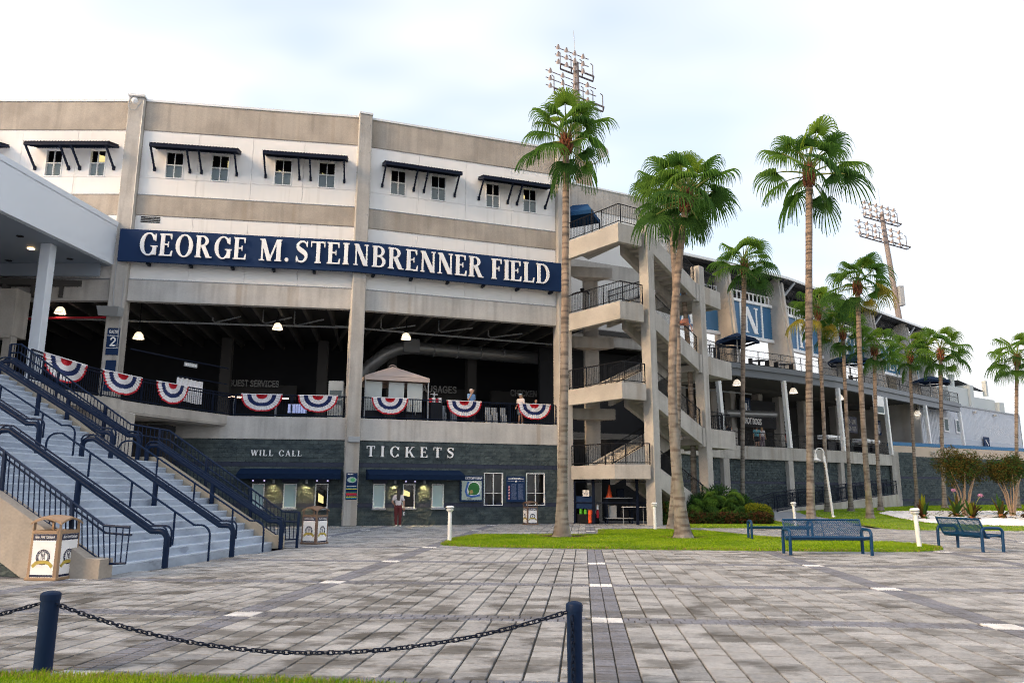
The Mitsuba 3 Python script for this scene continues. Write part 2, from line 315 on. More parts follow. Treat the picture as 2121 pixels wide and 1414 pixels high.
BLUEC = pr('bunting_blue', (0.014, 0.028, 0.120), 0.75)
WHC = pr('bunting_white', (0.74, 0.73, 0.75), 0.75)
PANE = 'mat_pane'; scene[PANE] = {'type': 'thindielectric', 'int_ior': 1.32}
BLIND = pr('teal_blind', (0.42, 0.56, 0.56), 0.7)
BLINDG = pr('grey_blind', (0.12, 0.155, 0.165), 0.7)
SKIN = pr('skin', (0.46, 0.26, 0.18), 0.5)
HAIRD = pr('dark_hair', (0.018, 0.012, 0.010), 0.5)
TENT = pr('tent_canvas', (0.50, 0.40, 0.36), 0.8)
TENTW = pr('tent_wall', (0.50, 0.53, 0.52), 0.8)
BLUEP = pr('letter_panel', (0.040, 0.140, 0.270), 0.5)
def emit(name, mesh, c, parent=None, ref=None):
    v, f = mesh.mesh() if isinstance(mesh, MB) else (np.asarray(mesh.vertices), np.asarray(mesh.faces))
    if len(f) > 4 and np.einsum('ij,ij->i', v[f[:, 0]] - v.mean(0), np.cross(v[f[:, 1]] - v.mean(0), v[f[:, 2]] - v.mean(0))).sum() < 0: f = f[:, ::-1]
    k = uniq(parent + '__' + name); scene[k] = shp((v, f), ref or WHITE); scene[k]['emitter'] = {'type': 'area', 'radiance': rgb(c)}; return k
# ------------------------------------------------------------------ ground, plaza, lawns
def terrain(x, y):
    return np.clip((np.asarray(y, float) - 42.0) * 0.017, 0, 0.6) * np.clip((np.asarray(x, float) - 8.0) / 6.0, 0, 1)
m = MB(); m.quad([-900, -900, -0.09], [900, -900, -0.09], [900, 1500, -0.09], [-900, 1500, -0.09])
solo('ground', m, ASPH, 'wide flat ground of the site running to the horizon', kind='structure')
ISLAND = sg.Polygon([(-2.13, 23.8), (-1.68, 23.19), (-0.82, 22.81), (2.56, 22.15), (5.58, 21.75), (8.32, 21.43), (10.21, 21.31), (10.93, 21.38), (11.9, 22.0), (12.4, 23.0), (12.51, 24.3), (12.09, 25.18), (10.16, 26.3), (8.9, 28.26), (7.9, 32.3), (7.0, 33.2), (5.93, 33.51), (3.63, 32.99), (3.22, 29.3), (0.72, 29.2), (-1.3, 29.1), (-2.0, 26.71)])
BUSHLAWN = sg.Polygon([(7.3, 40.9), (8.0, 35.6), (10.7, 35.07), (12.61, 35.5), (13.9, 38.26), (14.6, 44.5), (18.2, 55.5), (12.0, 52.5), (9.4, 44.0)])
RLAWN = sg.Polygon([(20.6, 59.4), (18.9, 50.5), (18.2, 43.5), (17.4, 39.58), (16.6, 35.0), (17.2, 33.9), (21.59, 33.38), (32, 33.1), (48, 60), (47.5, 72), (36, 68.5), (27, 62.5)])
GRAVELP = sg.Polygon([(24.86, 53.47), (22.8, 46.5), (21.8, 41.03), (22.3, 39.3), (24.07, 37.18), (29.5, 37.0), (42, 57.0), (36.54, 57.83), (27.16, 57.04)])
FGLAWN = sg.Polygon([(-12, 7.7), (-4.39, 7.06), (-3.1, 6.95), (-1.68, 6.84), (-1.2, 6.74), (0.3, 6.25), (3, 5.0), (3, 2), (-12, 2)])
PLAZA = sg.Polygon([(-22, 5.5), (-8, 5.0), (4, 4.6), (14, 5.4), (36, 22), (44, 33.0), (21.59, 33.3), (16.9, 33.9), (16.2, 36), (18.5, 46), (20.4, 60), (18.6, 60.5), (15, 45), (14.2, 38), (12.6, 35.2), (8.0, 35.4), (7.4, 40.2), (3.0, 41.2), (-7.6, 37.4), (-18, 35.5), (-14, 23), (-6.3, 22.3), (-7.5, 14.9), (-9.2, 15.0), (-22, 17)])
TH = math.radians(5.2285); CT, ST = math.cos(TH), math.sin(TH)
UL = [0.27 + 4.685 * k for k in range(-5, 10)]
VL = [3.3, 6.68, 10.12, 13.77, 17.92, 22.45, 27.3, 32.4, 37.6, 43.0, 48.4, 54, 60]
HB = 0.195
def uv2w(u, v): return u * CT + v * ST, -u * ST + v * CT
_free = PLAZA.difference(shapely.union_all([ISLAND.buffer(-0.10), BUSHLAWN.buffer(-0.08), FGLAWN.buffer(-0.12), RLAWN.buffer(-0.1)]))
shapely.prepare(_free)
m = MB()
for g in getattr(PLAZA, 'geoms', [PLAZA]):
    vv, ff = trimesh.creation.triangulate_polygon(g, engine='earcut'); m.add(np.c_[vv, np.full(len(vv), -0.016)], ff)
PZ = solo('plaza', m, JOINT, 'plaza of grey concrete pavers crossed by blue-grey brick bands with white squares', kind='structure')
def in_view(x, y, z=0.0):
    q = np.stack([x, y, np.asarray(z) - EYE + 0 * x], -1); d = q[..., 1] * _cp + q[..., 2] * _sp
    return (d > 0.5) & (np.abs(q[..., 0]) < d * 0.70 + 1.2)
def slab_mesh(cells, gap, bev, seed, gu=None):
    """bevelled slabs (u0, u1, v0, v1): top and four bevel faces each; uneven by a few mm"""
    c = np.asarray(cells, float); n = len(c); r = np.random.default_rng(seed)
    u0, u1, v0, v1 = c[:, 0] + (gu or gap), c[:, 1] - (gu or gap), c[:, 2] + gap, c[:, 3] - gap
    dz = r.normal(0, 0.0013, (n, 1)) + r.normal(0, 0.0007, (n, 4))
    def ring(i, z): return np.stack([np.stack([u0 + i, v0 + i], 1), np.stack([u1 - i, v0 + i], 1), np.stack([u1 - i, v1 - i], 1), np.stack([u0 + i, v1 - i], 1)], 1), z
    t, _ = ring(bev, 0); b, _ = ring(0, 0)
    X, Y = uv2w(np.concatenate([t[..., 0], b[..., 0]], 1), np.concatenate([t[..., 1], b[..., 1]], 1))
    Zt = terrain(X, Y) + np.concatenate([dz, np.full((n, 4), -0.016)], 1)
    V = np.stack([X, Y, Zt], -1).reshape(-1, 3)
    base = np.array([[0, 1, 2], [0, 2, 3]] + [f for k in range(4) for f in ([4 + k, 4 + (k + 1) % 4, (k + 1) % 4], [4 + k, (k + 1) % 4, k])])
    F = (base[None] + (np.arange(n) * 8)[:, None, None]).reshape(-1, 3)
    return V, F
pav, brk, wht = [], [], []
pr_ = random.Random(5)
for i in range(len(UL) - 1):
    a, b = UL[i] + HB, UL[i + 1] - HB; nu = 14; du = (b - a) / nu
    for j in range(len(VL) - 1):
        c, d = VL[j] + HB, VL[j + 1] - HB; nv = max(2, round((d - c) / 0.315)); dv = (d - c) / nv
        for p in range(nu):
            vs = [c + dv * q for q in range(nv + 1)]
            if p % 2: vs = [c] + [c + dv * (q + 0.5) for q in range(nv)] + [d]
            for q in range(len(vs) - 1): pav.append((a + du * p, a + du * (p + 1), vs[q], vs[q + 1]))
for i, u in enumerate(UL):
    for j in range(len(VL) - 1):
        c, d = VL[j] + HB, VL[j + 1] - HB; nb = round((d - c) / 0.102); db = (d - c) / nb
        for s in (0, 1):
            for q in range(nb): brk.append((u - HB + s * HB, u + s * HB, c + db * q, c + db * (q + 1)))
for v in VL:
    for i in range(len(UL) - 1):
        a, b = UL[i] + HB, UL[i + 1] - HB; nb = round((b - a) / 0.14); db = (b - a) / nb
        for s in (0, 1):
            for q in range(nb):
                o = db * 0.5 * s
                brk.append((max(a, a + db * q - o), min(b, a + db * (q + 1) - o), v - HB + s * HB, v + s * HB))
    for u in UL:
        for s in (0, 1): wht.append((u - HB + s * HB, u + s * HB, v - HB, v + HB))
def keep(cells):
    c = np.asarray(cells); x, y = uv2w((c[:, 0] + c[:, 1]) / 2, (c[:, 2] + c[:, 3]) / 2)
    k = in_view(x, y) & shapely.contains_xy(_free, x, y)
    c, x, y = c[k], x[k], y[k]; o = np.argsort(np.hypot(x, y)); return c[o]
pav, brk, wht = keep(pav), keep(brk), keep(wht)
tone = np.random.default_rng(3).choice(4, len(pav), p=[0.38, 0.27, 0.20, 0.15])
for i in range(300): part(PZ, 'paver', slab_mesh(pav[i:i + 1], 0.006, 0.005, i, 0.009), PAV[tone[i]])
for t in range(4):
    part(PZ, 'paver_field', slab_mesh(pav[300:][tone[300:] == t], 0.006, 0.005, 900 + t, 0.009), PAV[t], kind='stuff')
for i in range(300): part(PZ, 'brick', slab_mesh(brk[i:i + 1], 0.0055, 0.004, 2000 + i), BRICK)
part(PZ, 'brick_field', slab_mesh(brk[300:], 0.0055, 0.004, 2900), BRICK, kind='stuff')
for i in range(len(wht)): part(PZ, 'white_paver', slab_mesh(wht[i:i + 1], 0.003, 0.004, 3000 + i), PAVW)

def turf(name, poly, label, n, hgt, h0=0.03, mats=GRASS, seed=1, wid=0.012, far=False, minus=None):
    """a lawn: low soil bed and a stuff part of blades"""
    if minus is not None: poly = poly.difference(minus)
    r = np.random.default_rng(seed); dens = poly.segmentize(0.6)
    pts = []
    x0, y0, x1, y1 = poly.bounds
    gx, gy = np.meshgrid(np.arange(x0, x1, 0.5), np.arange(y0, y1, 0.5)); k = shapely.contains_xy(poly.buffer(-0.25), gx, gy)
    inner = np.c_[gx[k], gy[k]]
    from scipy.spatial import Delaunay
    edge = np.vstack([np.array(g.exterior.coords)[:-1] for g in getattr(dens, 'geoms', [dens])] + [np.array(h.coords)[:-1] for g in getattr(dens, 'geoms', [dens]) for h in g.interiors])
    P = np.vstack([edge, inner]); tri = Delaunay(P).simplices; c = P[tri].mean(1); tri = tri[shapely.contains_xy(poly, c[:, 0], c[:, 1])]
    z = terrain(P[:, 0], P[:, 1]) + h0 * 0.6 + 0.02 * meshkit.fbm(np.c_[P * 0.6, P[:, :1] * 0], 3)
    z[:len(edge)] -= h0
    key = solo(name, (np.c_[P, z], tri), SOIL, label, kind='structure')
    q = np.c_[r.uniform(x0, x1, n * 4), r.uniform(y0, y1, n * 4)]; q = q[shapely.contains_xy(poly.buffer(0.03), q[:, 0], q[:, 1])][:n]
    q = q[in_view(q[:, 0], q[:, 1])]
    dist = np.hypot(q[:, 0], q[:, 1]); sel = r.integers(0, 10, len(q)); cl = meshkit.fbm(np.c_[q * 0.9, q[:, :1] * 0], 3, 4)
    which = np.where(cl + 0.05 * sel > 0.80, 1, np.where(cl + 0.04 * sel < 0.52, 2, 0))
    ed = np.array([1.0]); dd = shapely.distance(poly.boundary, shapely.points(q))
    which = np.where((dd < 0.22) & (r.random(len(q)) < 0.22), 3, which)
    for w, mat in enumerate(list(mats) + [STRAW]):
        b = q[which == w]
        if not len(b): continue
        a = r.uniform(0, 2 * np.pi, len(b)); h = hgt * r.uniform(0.55, 1.25, len(b)); wd = wid * (np.hypot(b[:, 0], b[:, 1]) / 22 if far else 1) * r.uniform(0.7, 1.4, len(b))
        zb = terrain(b[:, 0], b[:, 1]) + h0 * 0.35; la, ll = r.uniform(0, 2 * np.pi, len(b)), h * r.uniform(0.1, 0.8, len(b))
        A = np.stack([b[:, 0] - wd * np.cos(a), b[:, 1] - wd * np.sin(a), zb], 1); B = np.stack([b[:, 0] + wd * np.cos(a), b[:, 1] + wd * np.sin(a), zb], 1)
        C = np.stack([b[:, 0] + ll * np.cos(la), b[:, 1] + ll * np.sin(la), zb + h], 1)
        V = np.stack([A, B, C], 1).reshape(-1, 3); part(key, 'grass', (V, np.arange(len(V)).reshape(-1, 3)), mat, kind='stuff')
    return key
TREE_RING = [sg.Point(1.8, 28.0).buffer(0.85), sg.Point(5.9, 27.28).buffer(0.62)]
turf('lawn', ISLAND, 'long pointed lawn island with two tall palms and a white bollard at each tip', 90000, 0.06, 0.05, wid=0.013, seed=2, minus=shapely.union_all(TREE_RING))
turf('lawn', BUSHLAWN, 'strip of lawn in front of the dark green shrubs by the stair tower', 22000, 0.06, 0.05, wid=0.02, seed=3)
turf('lawn', RLAWN, 'wide lawn on the right with the far row of palms', 60000, 0.06, 0.05, wid=0.013, far=True, seed=4, minus=GRAVELP)
turf('lawn', FGLAWN.buffer(-0.07).intersection(sg.box(-9, 5.7, 1, 8)), 'sliver of bright lawn along the bottom left edge of the plaza', 60000, 0.055, 0.05, wid=0.005, seed=5)
m = MB()
for c in TREE_RING:
    vv, ff = trimesh.creation.triangulate_polygon(c.buffer(0.08), engine='earcut'); m.add(np.c_[vv, 0.012 + 0.02 * rng.random(len(vv))], ff)
solo('tree_pit', m, MULCH, 'bare brown soil round the palm trunks in the lawn island', kind='structure')
# gravel bed: sheet + loose stones as stuff
m = MB(); vv, ff = trimesh.creation.triangulate_polygon(GRAVELP.segmentize(1.0), engine='earcut'); m.add(np.c_[vv, terrain(vv[:, 0], vv[:, 1]) + 0.025], ff)
gb = solo('gravel_bed', m, GRAVEL, 'bed of white gravel on the right planted with crape myrtles and spiky red plants', kind='structure')
st = trimesh.creation.icosphere(0); sv, sf = np.asarray(st.vertices) * [1, 0.8, 0.5], np.asarray(st.faces); V, F = [], []
q = np.c_[rng.uniform(21, 42, 9000), rng.uniform(37, 58, 9000)]; q = q[shapely.contains_xy(GRAVELP, q[:, 0], q[:, 1])][:5000]
for i, (x, y) in enumerate(q): V.append(sv * rng.uniform(0.03, 0.075) @ rotz(rng.uniform(0, 6))[:3, :3].T + [x, y, terrain(x, y) + 0.03]); F.append(sf + i * len(sv))
part(gb, 'stone', (np.vstack(V), np.vstack(F)), GRAVEL, kind='stuff')
# ------------------------------------------------------------------ the stadium building
C1, C2, C3 = np.array([-18.0133, 34.9620]), np.array([-7.8369, 36.6074]), np.array([2.3766, 40.2819])
WA, WB = Wall(C1, C2 - C1), Wall(C2, C3 - C2)
WL, WC = Wall((-30.0, 34.99), (1, -0.0016)), Wall((2.60, 44.58), (0.889, 0.457))
LA, LB = float(np.linalg.norm(C2 - C1)), float(np.linalg.norm(C3 - C2))
ST_ = thing('stadium_building', 'faceted concrete and white stadium front with a long blue name sign and split-face base', 'stadium')
def col(wall, s0, s1, z0, z1, o0=-0.5, o1=0.32, parent=ST_, ch=0.03, mat=None):
    m = MB(wall); m.cbox(s0, s1, z0, z1, o0, o1, ch); return part(parent, 'column', m, mat or CONC)
def beam(wall, s0, s1, z0, z1, o0=-0.35, o1=0.0, name='beam', parent=ST_, mat=None, ch=0.015):
    m = MB(wall); m.cbox(s0, s1, z0, z1, o0, o1, ch); return part(parent, name, m, mat or CONC)
def panel_grid(wall, ss, zs, holes, o0, o1, name='wall_panel', mat=None, parent=ST_, gap=0.007):
    for a, b in zip(ss[:-1], ss[1:]):
        for c, d in zip(zs[:-1], zs[1:]):
            p = sg.box(a + gap, c + gap, b - gap, d - gap)
            for h in holes: p = p.difference(sg.box(*h))
            for q in getattr(p, 'geoms', [p]):
                if q.area < 0.01: continue
                m = MB(wall); e = trimesh.creation.extrude_polygon(q, o1 - o0, engine='earcut'); e.apply_translation([0, 0, o0]); m.tm(e); part(parent, name, m, mat or STUC)
    m = MB(wall); p = sg.box(ss[0], zs[0], ss[-1], zs[-1])
    for h in holes: p = p.difference(sg.box(*h))
    for q in getattr(p, 'geoms', [p]):
        e = trimesh.creation.extrude_polygon(q, 0.02, engine='earcut'); e.apply_translation([0, 0, o0 - 0.022]); m.tm(e)
    part(parent, 'wall_core', m, MORT)
LAMPY = pr('warm_shade', (0.8, 0.62, 0.25), 0.6)
def window(wall, s0, s1, z0, z1, o=-0.02, parent=ST_, kind='office', fr=0.038, deep=0.14, lit=None, transom=0.5):
    k = uniq(parent + '__window'); m = MB(wall); zt = z0 + (z1 - z0) * transom; sm = (s0 + s1) / 2
    m.box(s0, s0 + fr, z0, z1, o - deep, o + 0.03); m.box(s1 - fr, s1, z0, z1, o - deep, o + 0.03)
    m.box(s0 + fr, s1 - fr, z1 - fr, z1, o - deep, o + 0.028); m.box(s0 + fr, s1 - fr, z0, z0 + fr, o - deep, o + 0.05)
    if kind != 'ticket':
        m.box(sm - fr * 0.4, sm + fr * 0.4, z0 + fr, z1 - fr, o - 0.06, o + 0.02); m.box(s0 + fr, sm - fr * 0.4, zt - fr * 0.4, zt + fr * 0.4, o - 0.06, o + 0.018); m.box(sm + fr * 0.4, s1 - fr, zt - fr * 0.4, zt + fr * 0.4, o - 0.06, o + 0.018)
    scene[k] = shp(m.mesh(), WHITE)
    g = MB(wall); g.quad([s0 + fr, z0 + fr, o - 0.03], [s1 - fr, z0 + fr, o - 0.03], [s1 - fr, z1 - fr, o - 0.03], [s0 + fr, z1 - fr, o - 0.03]); part(k, 'pane', g, PANE)
    d = MB(wall); b = o - deep - 0.9                                   # the room behind: a dark box
    d.quad([s0 - .3, z0 - .2, b], [s1 + .3, z0 - .2, b], [s1 + .3, z1 + .2, b], [s0 - .3, z1 + .2, b])
    for (a1, c1), (a2, c2) in (((s0, z0), (s1, z0)), ((s1, z0), (s1, z1)), ((s1, z1), (s0, z1)), ((s0, z1), (s0, z0))):
        d.quad([a1, c1, o - deep], [a2, c2, o - deep], [a2 + (0.3 if a2 == s1 else -0.3), c2 + (0.2 if c2 == z1 else -0.2), b], [a1 + (0.3 if a1 == s1 else -0.3), c1 + (0.2 if c1 == z1 else -0.2), b])
    part(k, 'room', d, DARK)
    if kind == 'office':
        bl = MB(wall); bl.quad([s0 + fr, z0 + fr, o - 0.12], [s1 - fr, z0 + fr, o - 0.12], [s1 - fr, zt + 0.10, o - 0.12], [s0 + fr, zt + 0.10, o - 0.12]); part(k, 'blind', bl, BLINDG)
    if kind == 'ticket' and not lit:
        bl = MB(wall); bl.quad([s0 + fr, z0 + fr, o - 0.11], [s1 - fr, z0 + fr, o - 0.11], [s1 - fr, z1 - fr, o - 0.11], [s0 + fr, z1 - fr, o - 0.11]); part(k, 'blind', bl, BLIND)
    if kind == 'ticket':
        sl = MB(wall); sl.cbox(s0 - 0.04, s1 + 0.05, z0 - 0.09, z0 - 0.004, o - 0.05, o + 0.16, 0.01); part(k, 'sill', sl, GREYM)
    if lit:
        l = MB(wall); x0, x1, y0, y1 = lit
        l.quad([x0, y0, o - 0.6], [x1, y0 - 0.1, o - 0.6], [x1, y1 - 0.16, o - 0.55], [x0, y1, o - 0.55]); emit('room_light', l, (0.10, 0.082, 0.035), k, LAMPY)
    return k
def hole(w): return (w[0], w[2], w[1], w[3])
# upper storeys, facets from left to right
AWIN = [(1.14, 1.97), (3.26, 4.10), (6.26, 7.10), (8.39, 9.22)]
BWIN = [(1.70, 2.51), (3.83, 4.64), (6.84, 7.64), (8.95, 9.76)]
LWIN = [(1.95, 2.77), (4.10, 4.92), (7.35, 8.17), (9.49, 10.28)]
WZ = (16.46, 17.87)
for wall, L, wins, ss in ((WA, LA, AWIN, [0.0, 2.62, 5.18, 7.66, LA]), (WB, LB, BWIN, [0.62, 3.17, 5.72, 8.3, LB]), (WL, 11.26, LWIN, [0.0, 3.4, 6.1, 8.8, 11.26])):
    s0, s1 = ss[0], ss[-1]
    panel_grid(wall, ss, [15.54, 16.44, 18.87], [(a, WZ[0], b, WZ[1]) for a, b in wins], -0.13, -0.05)
    panel_grid(wall, ss, [11.33, 14.52], [], -0.13, -0.05)
    beam(wall, s0, s1, 18.87, 20.36, mat=CONCW); beam(wall, s0, s1, 14.52, 15.53, mat=CONCW); beam(wall, s0, s1, 10.29, 11.32, mat=CONCL)
    m = MB(wall); m.box(s0, s1, 20.362, 20.47, -0.6, 0.05); part(ST_, 'coping', m, COPE)
    for z in (15.532, 11.322):
        m = MB(wall); m.box(s0, s1, z, z + 0.035, -0.05, 0.02); part(ST_, 'flashing', m, GREYM)
    for i, (a, b) in enumerate(wins):
        lit = None
        if wall is WL and i == 3: lit = (a + 0.1, b - 0.15, 17.35, 17.85)
        if wall is WA and i in (2, 3): lit = (a + 0.12, b - 0.35, 16.95, 17.5)
        if wall is WA and i == 1: lit = (b - 0.2, b - 0.03, 17.4, 17.8)
        if wall is WB and i == 3: lit = (a + 0.02, a + 0.34, 17.3, 17.8)
        window(wall, a, b, *WZ, o=-0.05, lit=lit)
col(WA, -0.74, -0.012, 0, 20.44, o0=-0.6, o1=0.22); col(WB, -0.04, 0.612, 0, 20.46); col(WB, LB + 0.004, LB + 0.76, 0, 20.44)
for wall, a, b in ((WA, -0.76, 0.02), (WB, -0.06, 0.63), (WB, LB - 0.01, LB + 0.78)):
    m = MB(wall); m.box(a, b, 20.466, 20.56, -0.6, 0.36); part(ST_, 'column_cap', m, COPE)
# bolt pockets on the columns
m = MB(WB)
for z in (6.4, 9.0, 11.6, 13.0, 15.1, 16.7, 18.4, 19.9):
    for s in (0.06, 0.51): m.lathe([(0.001, 0.0), (0.035, 0.0), (0.035, 0.012), (0.001, 0.014)], 8, np.array([[1, 0, 0, s], [0, 0, 1, z], [0, 1, 0, 0.32], [0, 0, 0, 1.0]]))
part(ST_, 'bolt_patch', m, GREYM, kind='stuff')
# facet C, set back behind the stair tower, and its return wall
panel_grid(WC, [0, 3.0, 6.0, 8.6], [15.54, 18.87], [], -0.13, -0.05); panel_grid(WC, [0, 3.0, 6.0, 8.6], [11.33, 14.52], [], -0.13, -0.05)
for z0, z1 in ((18.87, 20.36), (14.52, 15.53), (10.29, 11.32), (3.95, 5.0)): beam(WC, 0, 8.6, z0, z1)
m = MB(WC); m.box(0, 8.6, 20.362, 20.47, -0.6, 0.05); part(ST_, 'coping', m, COPE)
m = MB(); m.hull([[x, y, z] for x, y in ((2.75, 40.75), (3.0, 40.7), (2.95, 44.7), (2.6, 44.7)) for z in (9.9, 20.3)]); part(ST_, 'return_wall', m, CONC)
m = MB(WC); m.box(8.6, 9.0, 0, 20.4, -12, 0.02); part(ST_, 'end_wall', m, CONC)
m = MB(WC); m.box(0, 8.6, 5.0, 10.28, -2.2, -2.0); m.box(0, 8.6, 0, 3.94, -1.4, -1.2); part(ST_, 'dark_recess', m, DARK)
# awnings over the upper windows
def awning(wall, s0, s1, brs):
    k = uniq(ST_ + '__awning'); n = int((s1 - s0) / 0.135) * 4; s = np.linspace(s0, s1, n + 1); w = 0.018 * np.cos(np.arange(n + 1) * np.pi / 2)
    V, F = [], []
    for o, z in ((0.0, 18.06), (1.02, 17.80)):
        V.append(np.stack([s, z + w, s * 0 + o], 1)); V.append(np.stack([s, z + w - 0.012, s * 0 + o], 1))
    V = np.vstack(V); i = np.arange(n); N = n + 1
    F = np.vstack([np.stack([i, i + 1, 2 * N + i + 1, 2 * N + i], 1), np.stack([N + i, 3 * N + i, 3 * N + i + 1, N + i + 1], 1), np.stack([2 * N + i, 2 * N + i + 1, 3 * N + i + 1, 3 * N + i], 1)])
    m = MB(wall); m.add(V, F); scene[k] = shp(m.mesh(), NAVYM)
    f = MB(wall); f.box(s0 + .02, s1 - .02, 17.63, 17.775, 0.93, 1.0); f.box(s0 + .02, s1 - .02, 17.93, 18.03, -0.04, 0.06)
    for q in (s0 + 0.02, s1 - 0.09): f.hull([[q + d, z, o] for d in (0, 0.07) for z, o in ((17.63, 0.925), (17.775, 0.925), (17.92, 0.062), (18.03, 0.062))])
    part(k, 'frame', f, NAVYM)
    for b in brs:
        f = MB(wall); f.bar([b, 16.90, 0.03], [b, 17.66, 0.9], 0.075, 0.095); f.box(b - 0.055, b + 0.055, 16.78, 16.98, -0.05, 0.05); part(k, 'bracket', f, NAVYM)
for wall, b0 in ((WA, 0.67), (WA, 5.86), (WB, 1.28), (WB, 6.43), (WL, 6.90), (WL, 1.55)): awning(wall, b0 - 0.06, b0 + 3.98, [b0, b0 + 1.63, b0 + 2.17, b0 + 3.82])
m = MB(WA)
for i in range(4): m.box(0.26, 1.13, 14.17 + i * 0.08, 14.215 + i * 0.08, -0.05, -0.02)
part(ST_, 'vent_grille', m, DARK)
# base: split-face block walls in courses, windows and doors cut out
def block_wall(parent, wall, s0, s1, z0, z1, holes, bands, o=-0.06, bw=0.406, bh=0.203, seed=1, proud=0.014, keep_n=300, front=True, name='block_wall', clip=None):
    k = uniq(parent + '__' + name); r = np.random.default_rng(seed)
    base = sg.box(s0, z0, s1, z1)
    for h in holes: base = base.difference(sg.box(*h))
    if clip is not None: base = base.intersection(clip)
    m = MB(wall)
    for q in getattr(base, 'geoms', [base]):
        e = trimesh.creation.extrude_polygon(q, 0.2, engine='earcut'); e.apply_translation([0, 0, o - 0.22]); m.tm(e)
    scene[k] = shp(m.mesh(), MORT)
    cells = []; nr = int(round((z1 - z0) / bh)); h = (z1 - z0) / nr
    for j in range(nr):
        x = s0 - (bw / 2 if j % 2 else 0)
        while x < s1 - 0.02:
            a, b = max(x, s0), min(x + bw, s1); x += bw
            c = sg.box(a, z0 + j * h, b, z0 + (j + 1) * h)
            for q in holes: c = c.difference(sg.box(*q))
            if clip is not None: c = c.intersection(clip)
            if c.is_empty or c.area < 0.012: continue
            a, c0, b, c1 = c.bounds; cells.append((a, b, c0, c1, any(lo <= (c0 + c1) / 2 <= hi for lo, hi in bands)))
    cells = np.array(cells); mid = wall.map(np.c_[(cells[:, 0] + cells[:, 1]) / 2, (cells[:, 2] + cells[:, 3]) / 2, cells[:, 0] * 0]); order = np.argsort(np.linalg.norm(mid, axis=1)); cells = cells[order]
    def mesh(cs):
        V, F, n0 = [], [], 0
        for a, b, c, d, bd in cs:
            g = 0.006; a, b, c, d = a + g, b - g, c + g, d - g; gx = np.linspace(a, b, 4); gy = np.linspace(c, d, 3)
            X, Y = np.meshgrid(gx, gy); Zf = o + (0.004 if bd else r.uniform(0.0, proud) + r.normal(0, proud * 0.55, X.shape))
            Zf = np.maximum(np.broadcast_to(Zf, X.shape), o - 0.004)
            f = np.stack([X, Y, Zf], -1).reshape(-1, 3); bk = np.array([[a, c, o - 0.02], [b, c, o - 0.02], [b, d, o - 0.02], [a, d, o - 0.02]])
            V.append(np.vstack([f, bk])); t = [[q, q + 1, q + 5], [q, q + 5, q + 4]]
            T_ = [[p + j, p + j + 1, p + j + 5] for p in (0, 4) for j in range(3)] + [[p + j, p + j + 5, p + j + 4] for p in (0, 4) for j in range(3)]
            T_ += [[12, 13, 3], [12, 3, 0], [13, 14, 11], [13, 11, 3], [14, 15, 8], [14, 8, 11], [15, 12, 0], [15, 0, 8]]
            F.append(np.array(T_) + n0); n0 += 16
        return wall.map(np.vstack(V)), np.vstack(F)
    for q in cells[:keep_n]: part(k, 'block', mesh([q]), BANDB if q[4] else BLOCK)
    rest = cells[keep_n:]
    for flag, mat in ((0, BLOCK), (1, BANDB)):
        w = rest[rest[:, 4] == flag] if len(rest) else rest
        if len(w): part(k, 'block_field', mesh(w), mat, kind='stuff')
    return k
ATK = [(6.18, 6.74), (7.59, 8.17), (9.01, 9.60)]; BTK = [(1.38, 1.95), (2.81, 3.40), (4.23, 4.83)]
BOF = [(6.88, 7.88), (9.13, 10.15)]
BANDS = [(2.66, 2.83), (0.80, 0.95)]
block_wall(ST_, WA, -8.0, LA, 0, 3.94, [(a, 0.82, b, 1.92) for a, b in ATK], BANDS, seed=2)
block_wall(ST_, WB, 0.615, LB, 0, 3.94, [(a, 0.81, b, 1.93) for a, b in BTK] + [(a, 0.90, b, 2.51) for a, b in BOF], BANDS, seed=3)
beam(WA, -3.0, LA, 3.95, 5.0, name='parapet', mat=CONCL); beam(WB, 0.62, LB, 3.95, 5.0, name='parapet', mat=CONCL)
for i, (a, b) in enumerate(ATK): window(WA, a, b, 0.82, 1.92, o=-0.06, kind='ticket', lit=(a + 0.1, a + 0.35, 1.1, 1.5) if i == 2 else None)
for i, (a, b) in enumerate(BTK): window(WB, a, b, 0.81, 1.93, o=-0.06, kind='ticket', lit=(a + 0.08, b - 0.12, 1.42, 1.70) if i == 1 else None)
for a, b in BOF: window(WB, a, b, 0.90, 2.51, o=-0.06, kind='dark', transom=0.38)
# sloping canvas awnings over the ticket windows
def canvas(wall, s0, s1, name='ticket_awning'):
    m = MB(wall); o = 0.92
    a, b, c, d = [s0, 2.60, -0.04], [s1, 2.60, -0.04], [s1, 2.34, o], [s0, 2.34, o]
    m.hull([a, b, c, d, [s0, 2.56, -0.04], [s1, 2.56, -0.04], [s1, 2.33, o - .03], [s0, 2.33, o - .03]])
    m.box(s0, s1, 2.12, 2.335, o - 0.012, o); k = part(ST_, name, m, CANVAS)
    f = MB(wall)
    for s in (s0, s1 - 0.012): f.hull([[s + e, z, q] for e in (0, 0.012) for z, q in ((2.55, -0.04), (2.33, o - .04), (2.12, o - .015), (2.12, -0.04))])
    part(k, 'end_flap', f, CANVAS)
    g = MB(wall)
    for s in np.linspace(s0 + .1, s1 - .1, 4): g.bar([s, 2.52, 0.0], [s, 2.30, o - 0.03], 0.025)
    part(k, 'frame_tube', g, GREYM)
canvas(WA, 5.62, 10.16); canvas(WB, 1.02, 5.62)
